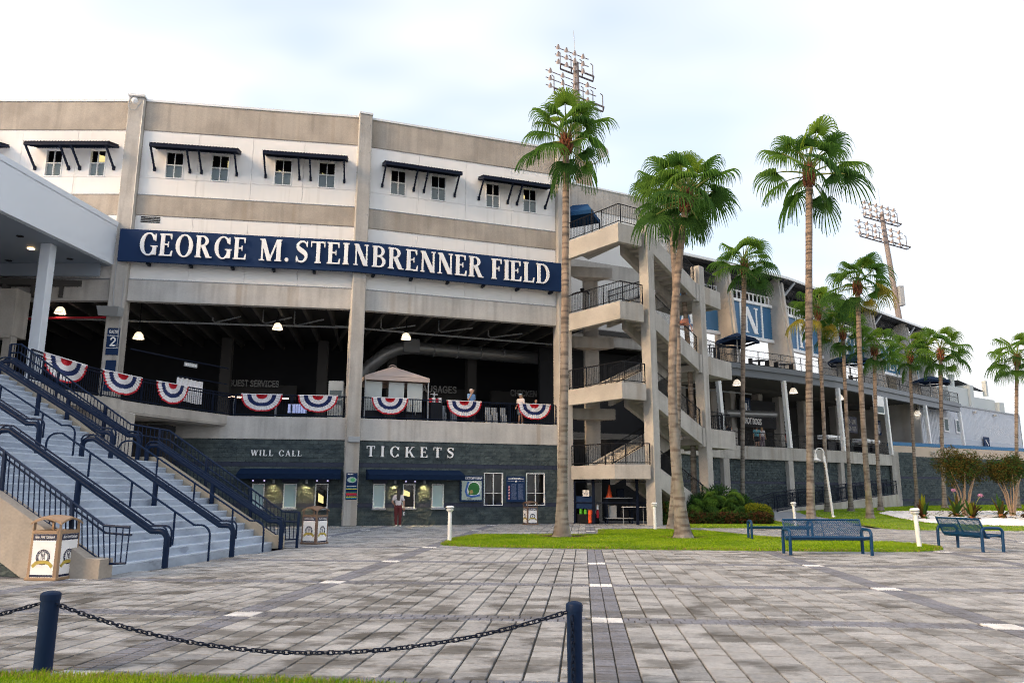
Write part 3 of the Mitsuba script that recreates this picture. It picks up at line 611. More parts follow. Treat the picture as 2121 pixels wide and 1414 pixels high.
def led(wall, s0, s1, text, o=-0.03):
    k = uniq(ST_ + '__led_sign'); m = MB(wall); m.box(s0, s1, 1.965, 2.135, o, o + 0.06); scene[k] = shp(m.mesh(), INK); 
    e = MB(wall)
    if text: e.tm(sans(text, 0.062, 0.004, (s1 - s0) * 0.82), wall.M(s0 + (s1 - s0) * 0.09, 2.035, o + 0.062))
    else:
        for s in (0.16, 0.86): e.box(s0 + (s1 - s0) * s - 0.035, s0 + (s1 - s0) * s + 0.035, 2.02, 2.09, o + 0.061, o + 0.064)
    emit('led_text', e, (0.055, 0.045, 0.085), k)
for a, b, t in ((6.10, 6.82, None), (7.50, 8.24, 'UPPER LEVEL'), (8.97, 9.66, None)): led(WA, a, b, t)
for a, b, t in ((1.34, 2.06, 'UPPER LEVEL'), (2.82, 3.46, None)): led(WB, a, b, t)
# wall lamps washing the rough blocks
for wall, s in ((WA, 7.15), (WA, 8.62), (WB, 2.39), (WB, 3.82)):
    k = uniq(ST_ + '__wall_lamp'); Ml = np.array([[1, 0, 0, s], [0, 0, 1, 0], [0, 1, 0, 0.12], [0, 0, 0, 1.0]]); m = MB(wall); m.lathe([(0.001, 2.10), (0.06, 2.10), (0.06, 1.93), (0.052, 1.93), (0.052, 2.06), (0.001, 2.06)], 14, Ml); m.box(s - 0.02, s + 0.02, 2.0, 2.04, -0.06, 0.10); scene[k] = shp(m.mesh(), GREYM)
    e = MB(wall); e.lathe([(0.001, 1.985), (0.04, 1.985), (0.04, 2.02), (0.001, 2.02)], 10, Ml); emit('bulb', e, (330, 230, 92), k)
m = MB(WB); m.cbox(0.05, 0.60, 3.84, 4.10, 0.32, 0.45, 0.01); part(ST_, 'junction_box', m, GREYM)
m = MB(WA); m.tube([[-0.12, 11.3, 0.25], [-0.12, 9.0, 0.25], [-0.13, 8.0, 0.24]], 0.02, 6); m.tube([[-0.52, 12.1, 0.24], [-0.52, 10.6, 0.24], [-0.46, 10.1, 0.24], [-0.50, 9.7, 0.3]], 0.025, 6); m.tube([[-0.06, 20.3, 0.24], [-0.06, 16.5, 0.24], [-0.05, 13.0, 0.24]], 0.014, 5); part(ST_, 'conduit', m, GALV)
m = MB(WB); m.tube([[-0.06, 6.9, 0.1], [-0.06, 7.9, 0.12], [-0.02, 8.5, 0.2], [-0.02, 10.2, 0.2]], 0.018, 6); part(ST_, 'conduit', m, GALV)
# concourse behind the openings
pA0, pAB, pB1 = WA.pt(-9, -0.3), WA.pt(LA, -0.3), WB.pt(LB + 0.7, -0.3)
def back(o): return [WA.pt(-12, -o), WA.pt(LA - 0.18 * o, -o) if o else pAB, WB.pt(LB + 4, -o)]
bk = back(13.0)
m = MB(); poly = [WA.pt(-10, -0.36), WA.pt(LA - .05, -0.36), WB.pt(LB + 0.2, -0.36), (2.6, 44.5), (9.8, 48.2), (6, 56)] + [tuple(bk[1] + [0, 1.2]), (-21, 50), (-27, 45), (-27, 35.6)]
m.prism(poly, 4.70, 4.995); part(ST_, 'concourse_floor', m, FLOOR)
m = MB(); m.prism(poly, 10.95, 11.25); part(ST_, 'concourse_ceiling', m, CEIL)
for i, (wall, L) in enumerate(((WA, LA), (WB, LB))):
    for s in np.arange(-8 if i == 0 else 0.5, L + (0 if i == 0 else 3), 1.22):
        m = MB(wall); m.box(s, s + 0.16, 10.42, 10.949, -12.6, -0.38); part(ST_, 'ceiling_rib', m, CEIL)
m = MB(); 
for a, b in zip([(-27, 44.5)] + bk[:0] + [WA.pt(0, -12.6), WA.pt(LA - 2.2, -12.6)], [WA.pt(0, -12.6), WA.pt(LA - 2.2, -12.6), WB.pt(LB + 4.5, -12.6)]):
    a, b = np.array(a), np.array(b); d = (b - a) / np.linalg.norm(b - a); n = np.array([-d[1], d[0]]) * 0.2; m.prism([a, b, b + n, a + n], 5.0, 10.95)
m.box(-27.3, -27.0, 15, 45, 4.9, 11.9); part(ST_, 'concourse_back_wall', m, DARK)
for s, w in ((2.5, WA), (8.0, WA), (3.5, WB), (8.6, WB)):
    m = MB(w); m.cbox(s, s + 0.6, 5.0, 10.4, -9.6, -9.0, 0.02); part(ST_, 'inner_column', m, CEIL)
for w, s0, s1, z0, z1 in ((WA, 2.2, 6.6, 5.0, 7.1), (WB, 5.0, 9.5, 5.0, 7.3), (WB, 11.0, 15.0, 5.0, 7.3)):
    m = MB(w); m.cbox(s0, s1, z0, z0 + 1.05, -11.6, -11.0, 0.02); m.box(s0, s1, z1, z1 + 0.9, -11.9, -11.5); part(ST_, 'service_counter', m, CEIL)
# sprinkler pipes and the big duct under the ceiling
m = MB(WA); m.tube([[-6, 9.95, -3], [4.66, 9.96, -3], [LA + .3, 10.03, -3.05]], 0.05, 7); part(ST_, 'ceiling_pipe', m, GREYM)
m = MB(WB); m.tube([[-0.4, 10.03, -3], [4, 9.95, -3], [LB + 1, 9.88, -3]], 0.05, 7); part(ST_, 'ceiling_pipe', m, GREYM)
for w, s, dz in ((WA, 3.1, 0.0), (WA, 5.6, 0.05), (WA, 7.2, 0.0), (WB, 2.1, 0.0), (WB, 5.3, 0.1), (WB, 8.2, 0.0)):
    m = MB(w); m.tube([[s, 10.9, -3.6], [s, 10.25 + dz, -3.6], [s + 0.15, 10.15 + dz, -3.6], [s + 1.6, 10.25 + dz, -2.4]], 0.04, 7); part(ST_, 'ceiling_pipe', m, GREYM)
m = MB(WB); m.tube([[1.2, 7.2, -9.5], [2.4, 8.9, -8.3], [3.2, 9.62, -8.0], [3.9, 9.98, -8.0], [4.7, 10.1, -8.0], [7.7, 10.05, -8], [11, 9.98, -8], [17, 9.95, -8]], 0.40, 16); part(ST_, 'air_duct', m, GALV, smooth=40)
m = MB(WB); m.box(4.2, 5.15, 9.75, 10.55, -7.62, -7.5)
for s in (6.1, 7.6, 9.1, 10.6): m.lathe([(0.41, -0.03), (0.425, -0.03), (0.425, 0.03), (0.41, 0.03)], 16, np.array([[0, 0, 1, s], [0, 1, 0, 10.04], [1, 0, 0, -8.0], [0, 0, 0, 1.0]]))
part(ST_, 'duct_collar', m, GREYM)
m = MB(WL); m.tube([[6.2, 9.75, -1.5], [11.1, 9.85, -1.5]], 0.06, 8); part(ST_, 'fire_pipe', m, RED, label='red fire pipe under the left beam')
def dome_lamp(w, s, z, o, r=0.27, c=(0.85, 0.74, 0.56), parent=None, top=10.9):
    k = thing('dome_lamp', '', 'lamp', 'lit dome lamps under the concourse ceiling') if parent is None else parent
    M = np.array([[1, 0, 0, s], [0, 0, 1, z], [0, 1, 0, o], [0, 0, 0, 1.0]])
    m = MB(w); m.lathe([(0.08, r * 1.25), (r * 0.35, r * 1.2), (r * 0.62, r * 0.95), (r * 0.95, r * 0.1), (r, 0), (r * 0.97, -0.015)], 16, M); 
    part(k, 'shade', m, LAMPSH, smooth=50)
    m = MB(w); m.lathe([(0.001, r * 1.75), (0.10, r * 1.7), (0.10, r * 1.2), (0.001, r * 1.2)], 10, M); m.tube([[s, z + r * 1.7, o], [s, top, o]], 0.025, 6); part(k, 'housing', m, BLACKM)
    e = MB(w); e.lathe([(0.001, r * 0.4), (r * 0.5, r * 0.3), (r * 0.88, 0.02), (0.001, 0.0)], 14, M); emit('bulb', e, c, k)
    return k
scene['mat_lamp_shade'] = {'type': 'principledthin', 'base_color': rgb((0.78, 0.74, 0.68)), 'roughness': 0.4, 'diff_trans': 0.6, 'spec_trans': 0.0}; LAMPSH = 'mat_lamp_shade'
for w, s, z, o, t in ((WA, -0.05, 8.95, -2.4, 'lit dome lamp hanging just right of the gate column'), (WA, 6.6, 9.58, -2.0, 'lit dome lamp hanging in the middle bay above the guest services lettering'), (WB, 3.15, 9.40, -2.0, 'lit dome lamp hanging above the peaked tent'), (WL, 8.1, 10.0, -1.4, 'lit dome lamp under the beam left of the gate column')):
    lab(dome_lamp(w, s, z, o), t)
# lettering inside
DIM = pr('dim_letter', (0.42, 0.41, 0.40), 0.6)
def inner_sign(w, text, s0, s1, z, H, o, label, mat=DIM):
    k = thing('wall_lettering', label, 'lettering'); m = sans(text, H, 0.05, s1 - s0); m.apply_transform(w.M(s0, z, o)); part(k, 'letters', m, mat)
inner_sign(WA, 'GUEST SERVICES', 2.69, 5.62, 7.80, 0.38, -10.9, 'grey letters GUEST SERVICES on the dark back wall of the concourse')
inner_sign(WB, 'SAUSAGES', 5.85, 8.42, 7.83, 0.42, -10.9, 'grey letters SAUSAGES on the dark back wall right of the tent')
inner_sign(WB, 'CHICKEN', 12.15, 14.02, 7.84, 0.40, -10.9, 'grey letters CHICKEN on the dark back wall above the woman in white')
inner_sign(WB, 'FRIES', 14.62, 16.35, 7.80, 0.38, -10.9, 'grey letters FRIES on the dark back wall behind the corner column')
# the big sign
SG = thing('stadium_sign', 'long dark blue sign board with raised white serif letters GEORGE M. STEINBRENNER FIELD', 'sign')
m = MB(WA); m.cbox(-0.42, 10.35, 12.05, 13.62, 0.38, 0.52, 0.012); part(SG, 'board', m, SIGNB)
m = MB(WB); m.cbox(-0.05, 10.94, 12.05, 13.62, 0.381, 0.521, 0.012); part(SG, 'board', m, SIGNB)
for w, ss in ((WA, np.arange(0.8, 10.3, 1.9)), (WB, np.arange(0.9, 10.9, 1.9))):
    for s in ss: m = MB(w); m.box(s, s + 0.12, 11.98, 12.12, -0.04, 0.376); part(SG, 'bracket', m, NAVYM)
for w, t, a, b in ((WA, 'GEORGE', 0.52, 5.36), (WA, 'M.', 5.90, 7.36), (WA, 'STEI', 7.57, 10.10), (WB, 'N', -0.10, 0.66), (WB, 'BRENNER', 0.79, 6.55), (WB, 'FIELD', 6.95, 10.27)):
    word_on(SG, w, t, a, b, 12.35, 1.08, 0.60, 0.07, LETW, gap=0.07, k=0.205, t=0.085)
k = thing('ticket_lettering', 'widely spaced white serif letters TICKETS on the dark block wall', 'lettering')
word_on(k, WB, 'TICKETS', 0.98, 5.30, 3.20, 0.50, 0.0, 0.04, LETW, gap=0.50, k=0.20, t=0.095)
k = thing('will_call_lettering', 'small white serif letters WILL CALL on the dark block wall', 'lettering')
word_on(k, WA, 'WILL', 6.04, 7.05, 3.18, 0.26, 0.0, 0.03, LETW, gap=0.2, k=0.19, t=0.095); word_on(k, WA, 'CALL', 7.28, 8.33, 3.18, 0.26, 0.0, 0.03, LETW, gap=0.2, k=0.19, t=0.095)
# ------------------------------------------------------------------ white entrance canopy
CN = thing('entrance_canopy', 'deep white box canopy on a square white post above the top of the stairs', 'canopy')
A0, A1 = np.array([-20.6, 13.0]), np.array([-18.58, 35.2])
_d = (A1 - A0) / np.linalg.norm(A1 - A0); WF = Wall(A0, (-_d[0] * -1, _d[1])); LF = float(np.linalg.norm(A1 - A0))
m = MB(WF); m.box(0, LF, 11.93, 13.78, -0.25, 0.0); part(CN, 'fascia', m, CANOPY)
m = MB(WF); m.box(0, LF + 0.02, 13.79, 14.03, -0.4, 0.035); part(CN, 'roof_trim', m, CANOPY)
m = MB(WF); m.box(0, LF, 13.5, 13.78, -12, -0.26); part(CN, 'roof', m, CANOPY)
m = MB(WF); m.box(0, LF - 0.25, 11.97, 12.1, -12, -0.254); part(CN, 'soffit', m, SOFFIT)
m = MB(WF)
for s in np.arange(1.6, LF, 3.2):
    for o in (-1.5, -4.5):
        m.lathe([(0.001, 0.0), (0.14, 0.0), (0.15, 0.02)], 12, np.array([[1, 0, 0, s], [0, 0, 1, 11.945], [0, 1, 0, o], [0, 0, 0, 1.0]]))
part(CN, 'downlight', m, BLACKM, kind='stuff')
e = MB(); e.lathe([(0.001, 0), (0.13, 0), (0.13, 0.03)], 14, trans(-21.05, 32.3, 11.93)); emit('lit_downlight', e, (1.6, 1.05, 0.45), CN)
m = MB(); m.cbox(-20.17, -19.72, 31.54, 31.99, 5.0, 11.96, 0.02); part(CN, 'post', m, CANOPY)
m = MB(); m.box(-26, -19.2, 34.5, 34.63, 11.35, 11.96); part(CN, 'back_trim', m, SOFFIT)
m = MB(); m.cbox(-26, -22.0, 33.2, 34.2, 8.25, 10.4, 0.02); m.cbox(-22.45, -22.05, 33.3, 33.7, 5.0, 8.3, 0.02); m.box(-26, -22.1, 33.15, 33.35, 8.18, 8.3); part(ST_, 'lobby_wall', m, CONC)
# loudspeaker and small things on the gate column
k = thing('loudspeaker', 'pale grey horn loudspeaker bracketed to the gate column above the gate sign', 'loudspeaker')
m = MB(WA); m.hull([[s, z, o] for s, z, o in ((-0.92, 9.78, 1.0), (0.0, 9.78, 1.0), (-0.9, 9.38, 0.75), (-0.08, 9.38, 0.75), (-0.7, 9.78, 0.45), (0.08, 9.8, 0.45), (-0.65, 9.44, 0.4), (0.05, 9.44, 0.4))]); part(k, 'body', m, GREYM)
m = MB(WA); m.quad([-0.90, 9.41, 0.78], [-0.08, 9.41, 0.78], [-0.02, 9.75, 1.005], [-0.90, 9.75, 1.005]); m.v[-1] = m.v[-1] + np.array([0.01, -0.012, 0]); part(k, 'grille', m, GALV)
m = MB(WA); m.bar([-0.2, 9.6, 0.2], [-0.2, 9.6, 0.5], 0.1); part(k, 'bracket', m, GREYM)
k = thing('security_camera', 'white dome security camera on the top corner of the left column', 'camera')
m = MB(WA); m.lathe([(0.001, 0.16), (0.10, 0.14), (0.14, 0.06), (0.14, 0.0), (0.10, -0.09), (0.001, -0.13)], 14, np.array([[1, 0, 0, -0.36], [0, 0, 1, 20.06], [0, 1, 0, 0.55], [0, 0, 0, 1.0]])); part(k, 'dome', m, WHITE, smooth=40)
m = MB(WA); m.tube(np.array([[-0.30, 20.30, 0.35], [-0.52, 20.42, 0.4], [-0.64, 20.2, 0.42], [-0.66, 19.85, 0.42], [-0.55, 19.66, 0.42], [-0.34, 19.66, 0.42], [-0.20, 19.9, 0.42], [-0.1, 20.15, 0.36]]), 0.022, 6); m.bar([-0.36, 20.18, 0.22], [-0.36, 20.18, 0.55], 0.05); part(k, 'cable', m, GREYM)
k = thing('gate_sign', 'dark blue sign with white GATE 2 on the left concrete column', 'sign')
m = MB(WA); m.cbox(-0.60, -0.06, 7.66, 8.92, 0.222, 0.25, 0.006); part(k, 'board', m, SIGNB)
m = MB(WA); m.box(-0.59, -0.07, 8.55, 8.57, 0.2505, 0.254); m.box(-0.59, -0.07, 7.98, 8.0, 0.2505, 0.254); part(k, 'rule', m, LETW)
t = sans('GATE', 0.15, 0.006, 0.40); t.apply_transform(WA.M(-0.53, 8.66, 0.251)); part(k, 'lettering', t, LETW)
t = sans('2', 0.40, 0.006, 0.25); t.apply_transform(WA.M(-0.45, 8.08, 0.251)); part(k, 'numeral', t, LETW)
solo('column_poster', MB(WA).box(-0.54, -0.10, 6.0, 7.42, 0.222, 0.24), SIGNB, 'tall blue poster strip on the gate column below the gate sign', 'poster')
# ------------------------------------------------------------------ grand staircase
SA = np.array([-7.66, 14.83]); SE = np.array([0.13112, 0.99137]); SU = np.array([-0.99137, 0.13112])
class Stair:
    def map(self, p): p = np.asarray(p, float); xy = SA + p[..., :1] * SE + p[..., 1:2] * SU; return np.concatenate([xy, p[..., 2:3]], -1)   # (w across, u up the flight, z)
SF = Stair()
SC = thing('staircase', 'broad pale blue-grey painted concrete staircase climbing left to the concourse', 'staircase')
N1, R1_, T1 = 14, 0.1714, 0.28; N2, R2_, T2 = 15, 0.1735, 0.283; U1 = (N1 - 1) * T1; U2 = U1 + 1.15; ZL = N1 * R1_; UT = U2 + (N2 - 1) * T2; ZT = ZL + N2 * R2_
W0, W1 = 0.0, 7.42
def flight(u0, z0, n, r, t, ub):
    for i in range(n):
        m = MB(SF); a = u0 + i * t; m.cbox(W0, W1, a, a + t + (0.25 if i < n - 1 else 0.02), z0 + i * r - 0.12, z0 + (i + 1) * r, 0.006)
        part(SC, 'step', m, STEP)
        m = MB(SF); m.box(W0, W1, a - 0.004, a + 0.055, z0 + (i + 1) * r - 0.028, z0 + (i + 1) * r + 0.003); part(SC, 'nosing', m, NOSE)
flight(0, 0, N1, R1_, T1, U1); flight(U2, ZL, N2, R2_, T2, UT)
m = MB(SF); m.box(W0, W1, U1 + 0.05, U2 + 0.3, ZL - 0.2, ZL - 0.003); part(SC, 'landing', m, STEP)
def stringer(w0, w1, name='stringer', mat=CONC, lift=0.06, low=0.9):
    k1, k2 = R1_ / T1, R2_ / T2
    pts = [(-0.28, 0.0), (-0.28, 0.34), (0.0, 0.36), (U1, ZL + lift), (U2, ZL + lift), (UT, ZT + lift), (UT + 0.3, ZT + lift), (UT + .3, ZT - low), (U2 + .3, ZL - low + 0.2), (U1 + .4, ZL - low), (1.25, 0.0)]
    p = sg.Polygon(pts); e = trimesh.creation.extrude_polygon(p, w1 - w0, engine='earcut'); v = np.asarray(e.vertices)
    m = MB(); m.add(SF.map(np.stack([v[:, 2] + w0, v[:, 0], v[:, 1]], 1)), e.faces); return part(SC, name, m, mat)
CREAM = pr('cream_stringer', (0.36, 0.315, 0.245), 0.85)
stringer(-0.38, -0.004, mat=CONCW, low=0.74); stringer(W1 + 0.004, W1 + 0.20, mat=CREAM, lift=0.15, low=0.55)
m = MB(SF); m.box(W1 + 0.06, W1 + 0.24, 1.3, UT + .2, -0.05, 0.4); m.hull([[w, u, z] for w in (W1 + .06, W1 + .24) for u, z in ((1.2, 0), (UT, 0), (UT, ZT - .6), (U1, ZL - .6))]); part(SC, 'side_wall', m, CONC)
WSW = Wall(SF.map([-0.30, 12.0, 0])[:2], -SU)   # wall beneath the left stringer, seen from the plaza
block_wall(SC, WSW, 0.0, 10.9, 0, 3.0, [], [], o=-0.03, seed=9, name='block_wall', clip=sg.Polygon([(0, 0), (10.9, 0), (8.3, 1.68), (7.2, 1.72), (4.9, 3.0), (0, 3.0)]))
m = MB(); mm = [SF.map([w, u, 0])[:2] for w, u in ((-0.42, UT + 0.02), (W1 + 0.1, UT + 0.02))]
PLAT = [tuple(mm[0]), tuple(mm[1]), (-15.45, 24.6), (-15.6, 26.5), (-15.42, 28.7), (-14.9, 31.1), (-14.1, 33.4), (-13.06, 36.20), (-18.0, 35.3), (-27.0, 35.3), (-27, 17.5)]
BR = thing('bridge_landing', 'curved concrete bridge slab joining the stair top to the ticket building', 'bridge')
m.prism(PLAT, 4.55, 4.998); part(BR, 'slab', m, CONC)
EDGE = [(-15.42, 24.35), (-15.6, 26.5), (-15.42, 28.7), (-14.9, 31.1), (-14.1, 33.4), (-13.06, 36.20)]
m = MB(); P = np.array(EDGE); 
for a, b in zip(P[:-1], P[1:]):
    d = (b - a) / np.linalg.norm(b - a); n = np.array([d[1], -d[0]]); a2, b2 = a - d * 0.01, b + d * 0.01
    m.hull([[*(q + n * o), z] for q in (a2, b2) for o, z in ((-0.3, 5.03), (0.03, 5.03), (0.03, 4.62), (-0.3, 4.5))])
part(BR, 'edge_beam', m, CONC)
m = MB(); m.cbox(-17.6, -14.75, 29.0, 30.2, 0, 4.549, 0.03); part(BR, 'pier', m, CONC)
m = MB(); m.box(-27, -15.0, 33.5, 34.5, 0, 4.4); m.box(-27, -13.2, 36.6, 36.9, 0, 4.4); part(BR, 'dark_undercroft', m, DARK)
# ---- handrails: double (thick pipe + thin grab rails) and single, each flight of each line is a thing
def rail_path(w, u_bot, z_bot, u_a, z_a, u_b, z_b, u_top, z_top, r):
    """hook down at the foot, level, slope, level, hook down at the head: (w, u, z) points"""
    P = [[w, u_bot - r, z_bot]]
    for a in np.linspace(0, np.pi / 2, 7): P.append([w, u_bot - r + r * (1 - math.cos(a)), z_a - r + r * math.sin(a)])
    P += [[w, u_a, z_a], [w, u_b, z_b]]
    if u_top is not None:
        for a in np.linspace(0, np.pi / 2, 7): P.append([w, u_top + r * math.sin(a), z_b - r + r * math.cos(a)])
        P.append([w, u_top + r, z_top])
    return np.array(P)
HG = 'navy handrails on the staircase'
def nz1(u): return R1_ + max(u, 0) * R1_ / T1
def nz2(u): return ZL + R2_ + (u - U2) * R2_ / T2
def handrail(w, flightno, double, label, head=True):
    k = thing('handrail', label, 'handrail', HG); H = 0.62
    if flightno == 1: ub, zb0, ua, za = -0.10, 0.0, 0.06, 0.80; ue, ze = U1 - 0.02, nz1(U1) + H - 0.1; zf, zh = 0.0, ZL; ut = U1 + 0.14
    else: ub, zb0, ua, za = U2 - 0.36, ZL, U2 - 0.2, ZL + 0.82; ue, ze = UT - 0.1, nz2(UT) + H - 0.12; zf, zh = ZL, ZT; ut = UT + 0.14
    sl = (ze - za) / (ue - ua)
    if double:
        m = MB(SF); m.tube(rail_path(w, ub - 0.02, zf, ua, za - 0.06, ue, ze - 0.06, ut if head else None, zh, 0.17), 0.062, 12); part(k, 'thick_rail', m, NAVY, smooth=40)
        for s in (-0.085, 0.085):
            m = MB(SF); pth = rail_path(w + s, ub - 0.08, zf + 0.42, ua, za + 0.05, ue, ze + 0.05, ut if head else None, zh + 0.4, 0.15); m.tube(pth, 0.021, 8); part(k, 'grab_rail', m, NAVY, smooth=40)
        for f in (0.5,):
            u = ua + (ue - ua) * f; z = za + sl * (u - ua) - 0.06; nz = (math.floor(u / T1) + 1) * R1_ if flightno == 1 else ZL + (math.floor((u - U2) / T2) + 1) * R2_
            m = MB(SF); m.tube([[w, u, nz - 0.02], [w, u, z - 0.03]], 0.062, 12); part(k, 'post', m, NAVY, smooth=40)
        m = MB(SF)
        for f in np.linspace(0.06, 0.94, 6):
            u = ua + (ue - ua) * f; z = za + sl * (u - ua)
            for s in (-0.085, 0.085): m.tube([[w, u, z - 0.02], [w + s, u, z + 0.045]], 0.012, 5)
        part(k, 'bracket', m, NAVY, kind='stuff')
    else:
        m = MB(SF); m.tube(rail_path(w, ub, zf, ua, za, ue, ze, ut if head else None, zh, 0.24), 0.024, 9); part(k, 'rail', m, NAVY, smooth=40)
        for f in (0.14, 0.46, 0.78):
            u = ua + (ue - ua) * f; z = za + sl * (u - ua); nz = (math.floor(u / T1) + 1) * R1_ if flightno == 1 else ZL + (math.floor((u - U2) / T2) + 1) * R2_
            m = MB(SF); m.tube([[w, u, nz - 0.02], [w, u, z]], 0.025, 8); part(k, 'post', m, NAVY, smooth=40)
ordn = ['nearest', 'second', 'third', 'fourth']
for i, (w, d1) in enumerate(((1.70, 1), (3.35, 0), (4.54, 1), (6.12, 0))):
    handrail(w, 1, d1, f'{"thick double" if d1 else "thin single"} navy handrail of the lower stair flight, {ordn[i]} from the tan bin')
    handrail(w, 2, 1 - d1, f'{"thin single" if d1 else "thick double"} navy handrail of the upper stair flight, {ordn[i]} line from the front')
handrail(7.34, 1, 1, 'thick double navy handrail along the far edge of the lower stair flight')
handrail(7.34, 2, 1, 'thick double navy handrail along the far edge of the upper stair flight')
handrail(0.12, 2, 1, 'thick navy handrail of the upper flight by the near stringer')
# ---- picket guards of the stairs
def picket_guard(pts, label, hgt, low, fr=SF, foot=None, gap=0.125, posts=(), grab=None, stuff=False, rr=0.026, pr2=0.013, mat=NAVY, group=None, mid=None, cat='guard railing'):
    """pts: points of the top rail; pickets hang down to hgt below (low: the bottom rail stays this far above the base line)"""
    k = thing('guard_railing', label, cat, group); P = np.array(pts, float); dz = np.array([0, 0, -hgt])
    m = MB(fr); m.tube(P, rr, 8); part(k, 'top_rail', m, mat)
    B = P + dz; 
    if foot is not None: B = np.array(foot, float)
    m = MB(fr); m.tube(B, rr * 0.85, 7); part(k, 'bottom_rail', m, mat)
    if mid:
        m = MB(fr); m.tube(P + np.array([0, 0, -mid]), rr * 0.9, 7); part(k, 'mid_rail', m, mat)
    L = np.r_[0, np.cumsum(np.linalg.norm(np.diff(P, axis=0), axis=1))]; n = max(2, int(L[-1] / gap)); mm_ = MB(fr)
    for q in range(n + 1):
        t = L[-1] * q / n; a = np.array([np.interp(t, L, P[:, c]) for c in range(3)]); b = np.array([np.interp(t, L, B[:, c]) for c in range(3)])
        if stuff: mm_.bar(a, b + [1e-4, 0, 0], pr2 * 1.6)
        else: m = MB(fr); m.tube([a, b + [1e-4, 0, 0]], pr2, 6); part(k, 'picket', m, mat)
    if stuff: part(k, 'picket', mm_, mat, kind='stuff')
    for t in posts:
        t = L[-1] * t; a = np.array([np.interp(t, L, P[:, c]) for c in range(3)]); b = np.array([np.interp(t, L, B[:, c]) for c in range(3)])
        m = MB(fr); m.bar(a + [0, 0, 0.0], b + [1e-4, 0, -low], 0.06 if not stuff else 0.05); part(k, 'post', m, mat)
    if grab:
        m = MB(fr); m.tube(P + np.array(grab), 0.021, 8); part(k, 'grab_rail', m, mat)
    return k
g0 = [[-0.10, -0.62, 0.90], [-0.10, -0.10, 0.93], [-0.10, U1 - 0.1, nz1(U1) + 0.76], [-0.10, U2, ZL + 0.98], [-0.10, UT, ZT + 0.95], [-0.10, UT + 0.4, ZT + 1.0]]
f0 = [[-0.10, -0.60, 0.26], [-0.10, -0.20, 0.24], [-0.10, U1 - 0.1, nz1(U1) - 0.03], [-0.10, U2, ZL + 0.14], [-0.10, UT, ZT + 0.16], [-0.10, UT + .4, ZT + 0.16]]
picket_guard(g0, 'navy picket railing on the near edge of the staircase beside the tan bin', 0.8, 0.25, foot=f0, posts=(0.12, 0.28, 0.46, 0.64, 0.82, 1.0), grab=(0.07, 0, -0.14), gap=0.135)
g5 = [[7.72, -0.62, 0.98], [7.72, -0.14, 1.0], [7.72, U1 - 0.1, nz1(U1) + 0.92], [7.72, U2, ZL + 1.12], [7.72, UT, ZT + 1.05], [7.72, UT + 0.35, ZT + 1.05]]
f5 = [[7.72, -0.60, 0.24], [7.72, -0.20, 0.22], [7.72, U1 - 0.1, nz1(U1) + 0.02], [7.72, U2, ZL + 0.14], [7.72, UT, ZT + 0.16], [7.72, UT + .35, ZT + 0.16]]
picket_guard(g5, 'navy picket railing on the far edge of the staircase in front of the ticket windows', 0.9, 0.25, foot=f5, posts=(0.0, 0.15, 0.3, 0.46, 0.64, 0.82, 1.0), mid=0.27, gap=0.135)
# ---- guard along the curved bridge with bunting
class World:
    def map(self, p): return np.asarray(p, float)
WD = World()
ep = [[x, y, 6.02] for x, y in EDGE]
picket_guard(ep, 'dark picket railing along the curved bridge edge hung with three buntings', 0.92, 0.08, fr=WD, posts=(0, 0.2, 0.36, 0.54, 0.72, 0.88, 1), mid=0.12, stuff=True, rr=0.03, mat=NAVYM, pr2=0.012)
for nm, w, a, b in (('left ticket bay', WA, 5.2, 10.26), ('right ticket bay', WB, 0.64, 10.82)):
    n = int((b - a) / 2.2); 
    class F2:
        def __init__(s_, w_): s_.w = w_
        def map(s_, p): p = np.asarray(p, float); return s_.w.map(np.stack([p[..., 0], p[..., 2], p[..., 1]], -1))
    picket_guard([[a, -0.1, 6.02], [b, -0.1, 6.02]], f'dark picket railing of the concourse above the {nm}', 0.94, 0.06, fr=F2(w), posts=tuple(np.linspace(0, 1, n + 1)), stuff=True, rr=0.03, mat=NAVYM, pr2=0.011, gap=0.115)
# ---- red white and blue buntings
def bunting(A, B, drop, label, nrm):
    """pleated half-round fan hung between A and B"""
    k = thing('bunting', label, 'bunting', None); A, B = np.array(A, float), np.array(B, float); mid = (A + B) / 2; hx = (B - A) / 2; n = np.array([nrm[0], nrm[1], 0]); n /= np.linalg.norm(n)
    rings = [('red_centre', 0.0, 0.27, RED), ('white_band', 0.27, 0.50, WHC), ('blue_band', 0.50, 0.70, BLUEC), ('white_band', 0.70, 0.92, WHC), ('red_edge', 0.92, 1.0, RED)]
    K = 40; r = random.Random(int(abs(A[0] * 97 + A[1] * 31))); ph = [r.uniform(-0.03, 0.03) for _ in range(K + 1)]
    for nm, r0, r1, mat in rings:
        V = []
        for q in range(K + 1):
            a = math.pi * q / K; pl = (0.035 if q % 2 else -0.02) + ph[q] * 0.5
            for rr in (r0, (r0 + r1) / 2, r1):
                sag = 0.06 * math.sin(a) * rr; dr_ = drop * (1 + 0.06 * math.cos(2 * a)) 
                V.append(mid + hx * (math.cos(math.pi - a) * rr) + np.array([0, 0, -dr_ * math.sin(a) * rr - sag]) + n * (0.05 + pl * (0.3 + rr)) + np.array([0, 0, ph[q] * 0.6 * rr]))
        F = [[q * 3 + j, q * 3 + j + 1, q * 3 + j + 4, q * 3 + j + 3] for q in range(K) for j in range(2)]
        part(k, nm, (np.array(V), np.array(F)), mat, smooth=False)
    m = MB(WD); m.tube([A + n * 0.05, mid + n * 0.05, B + n * 0.05], 0.022, 6); part(k, 'heading_tape', m, WHC)
bz = 6.04
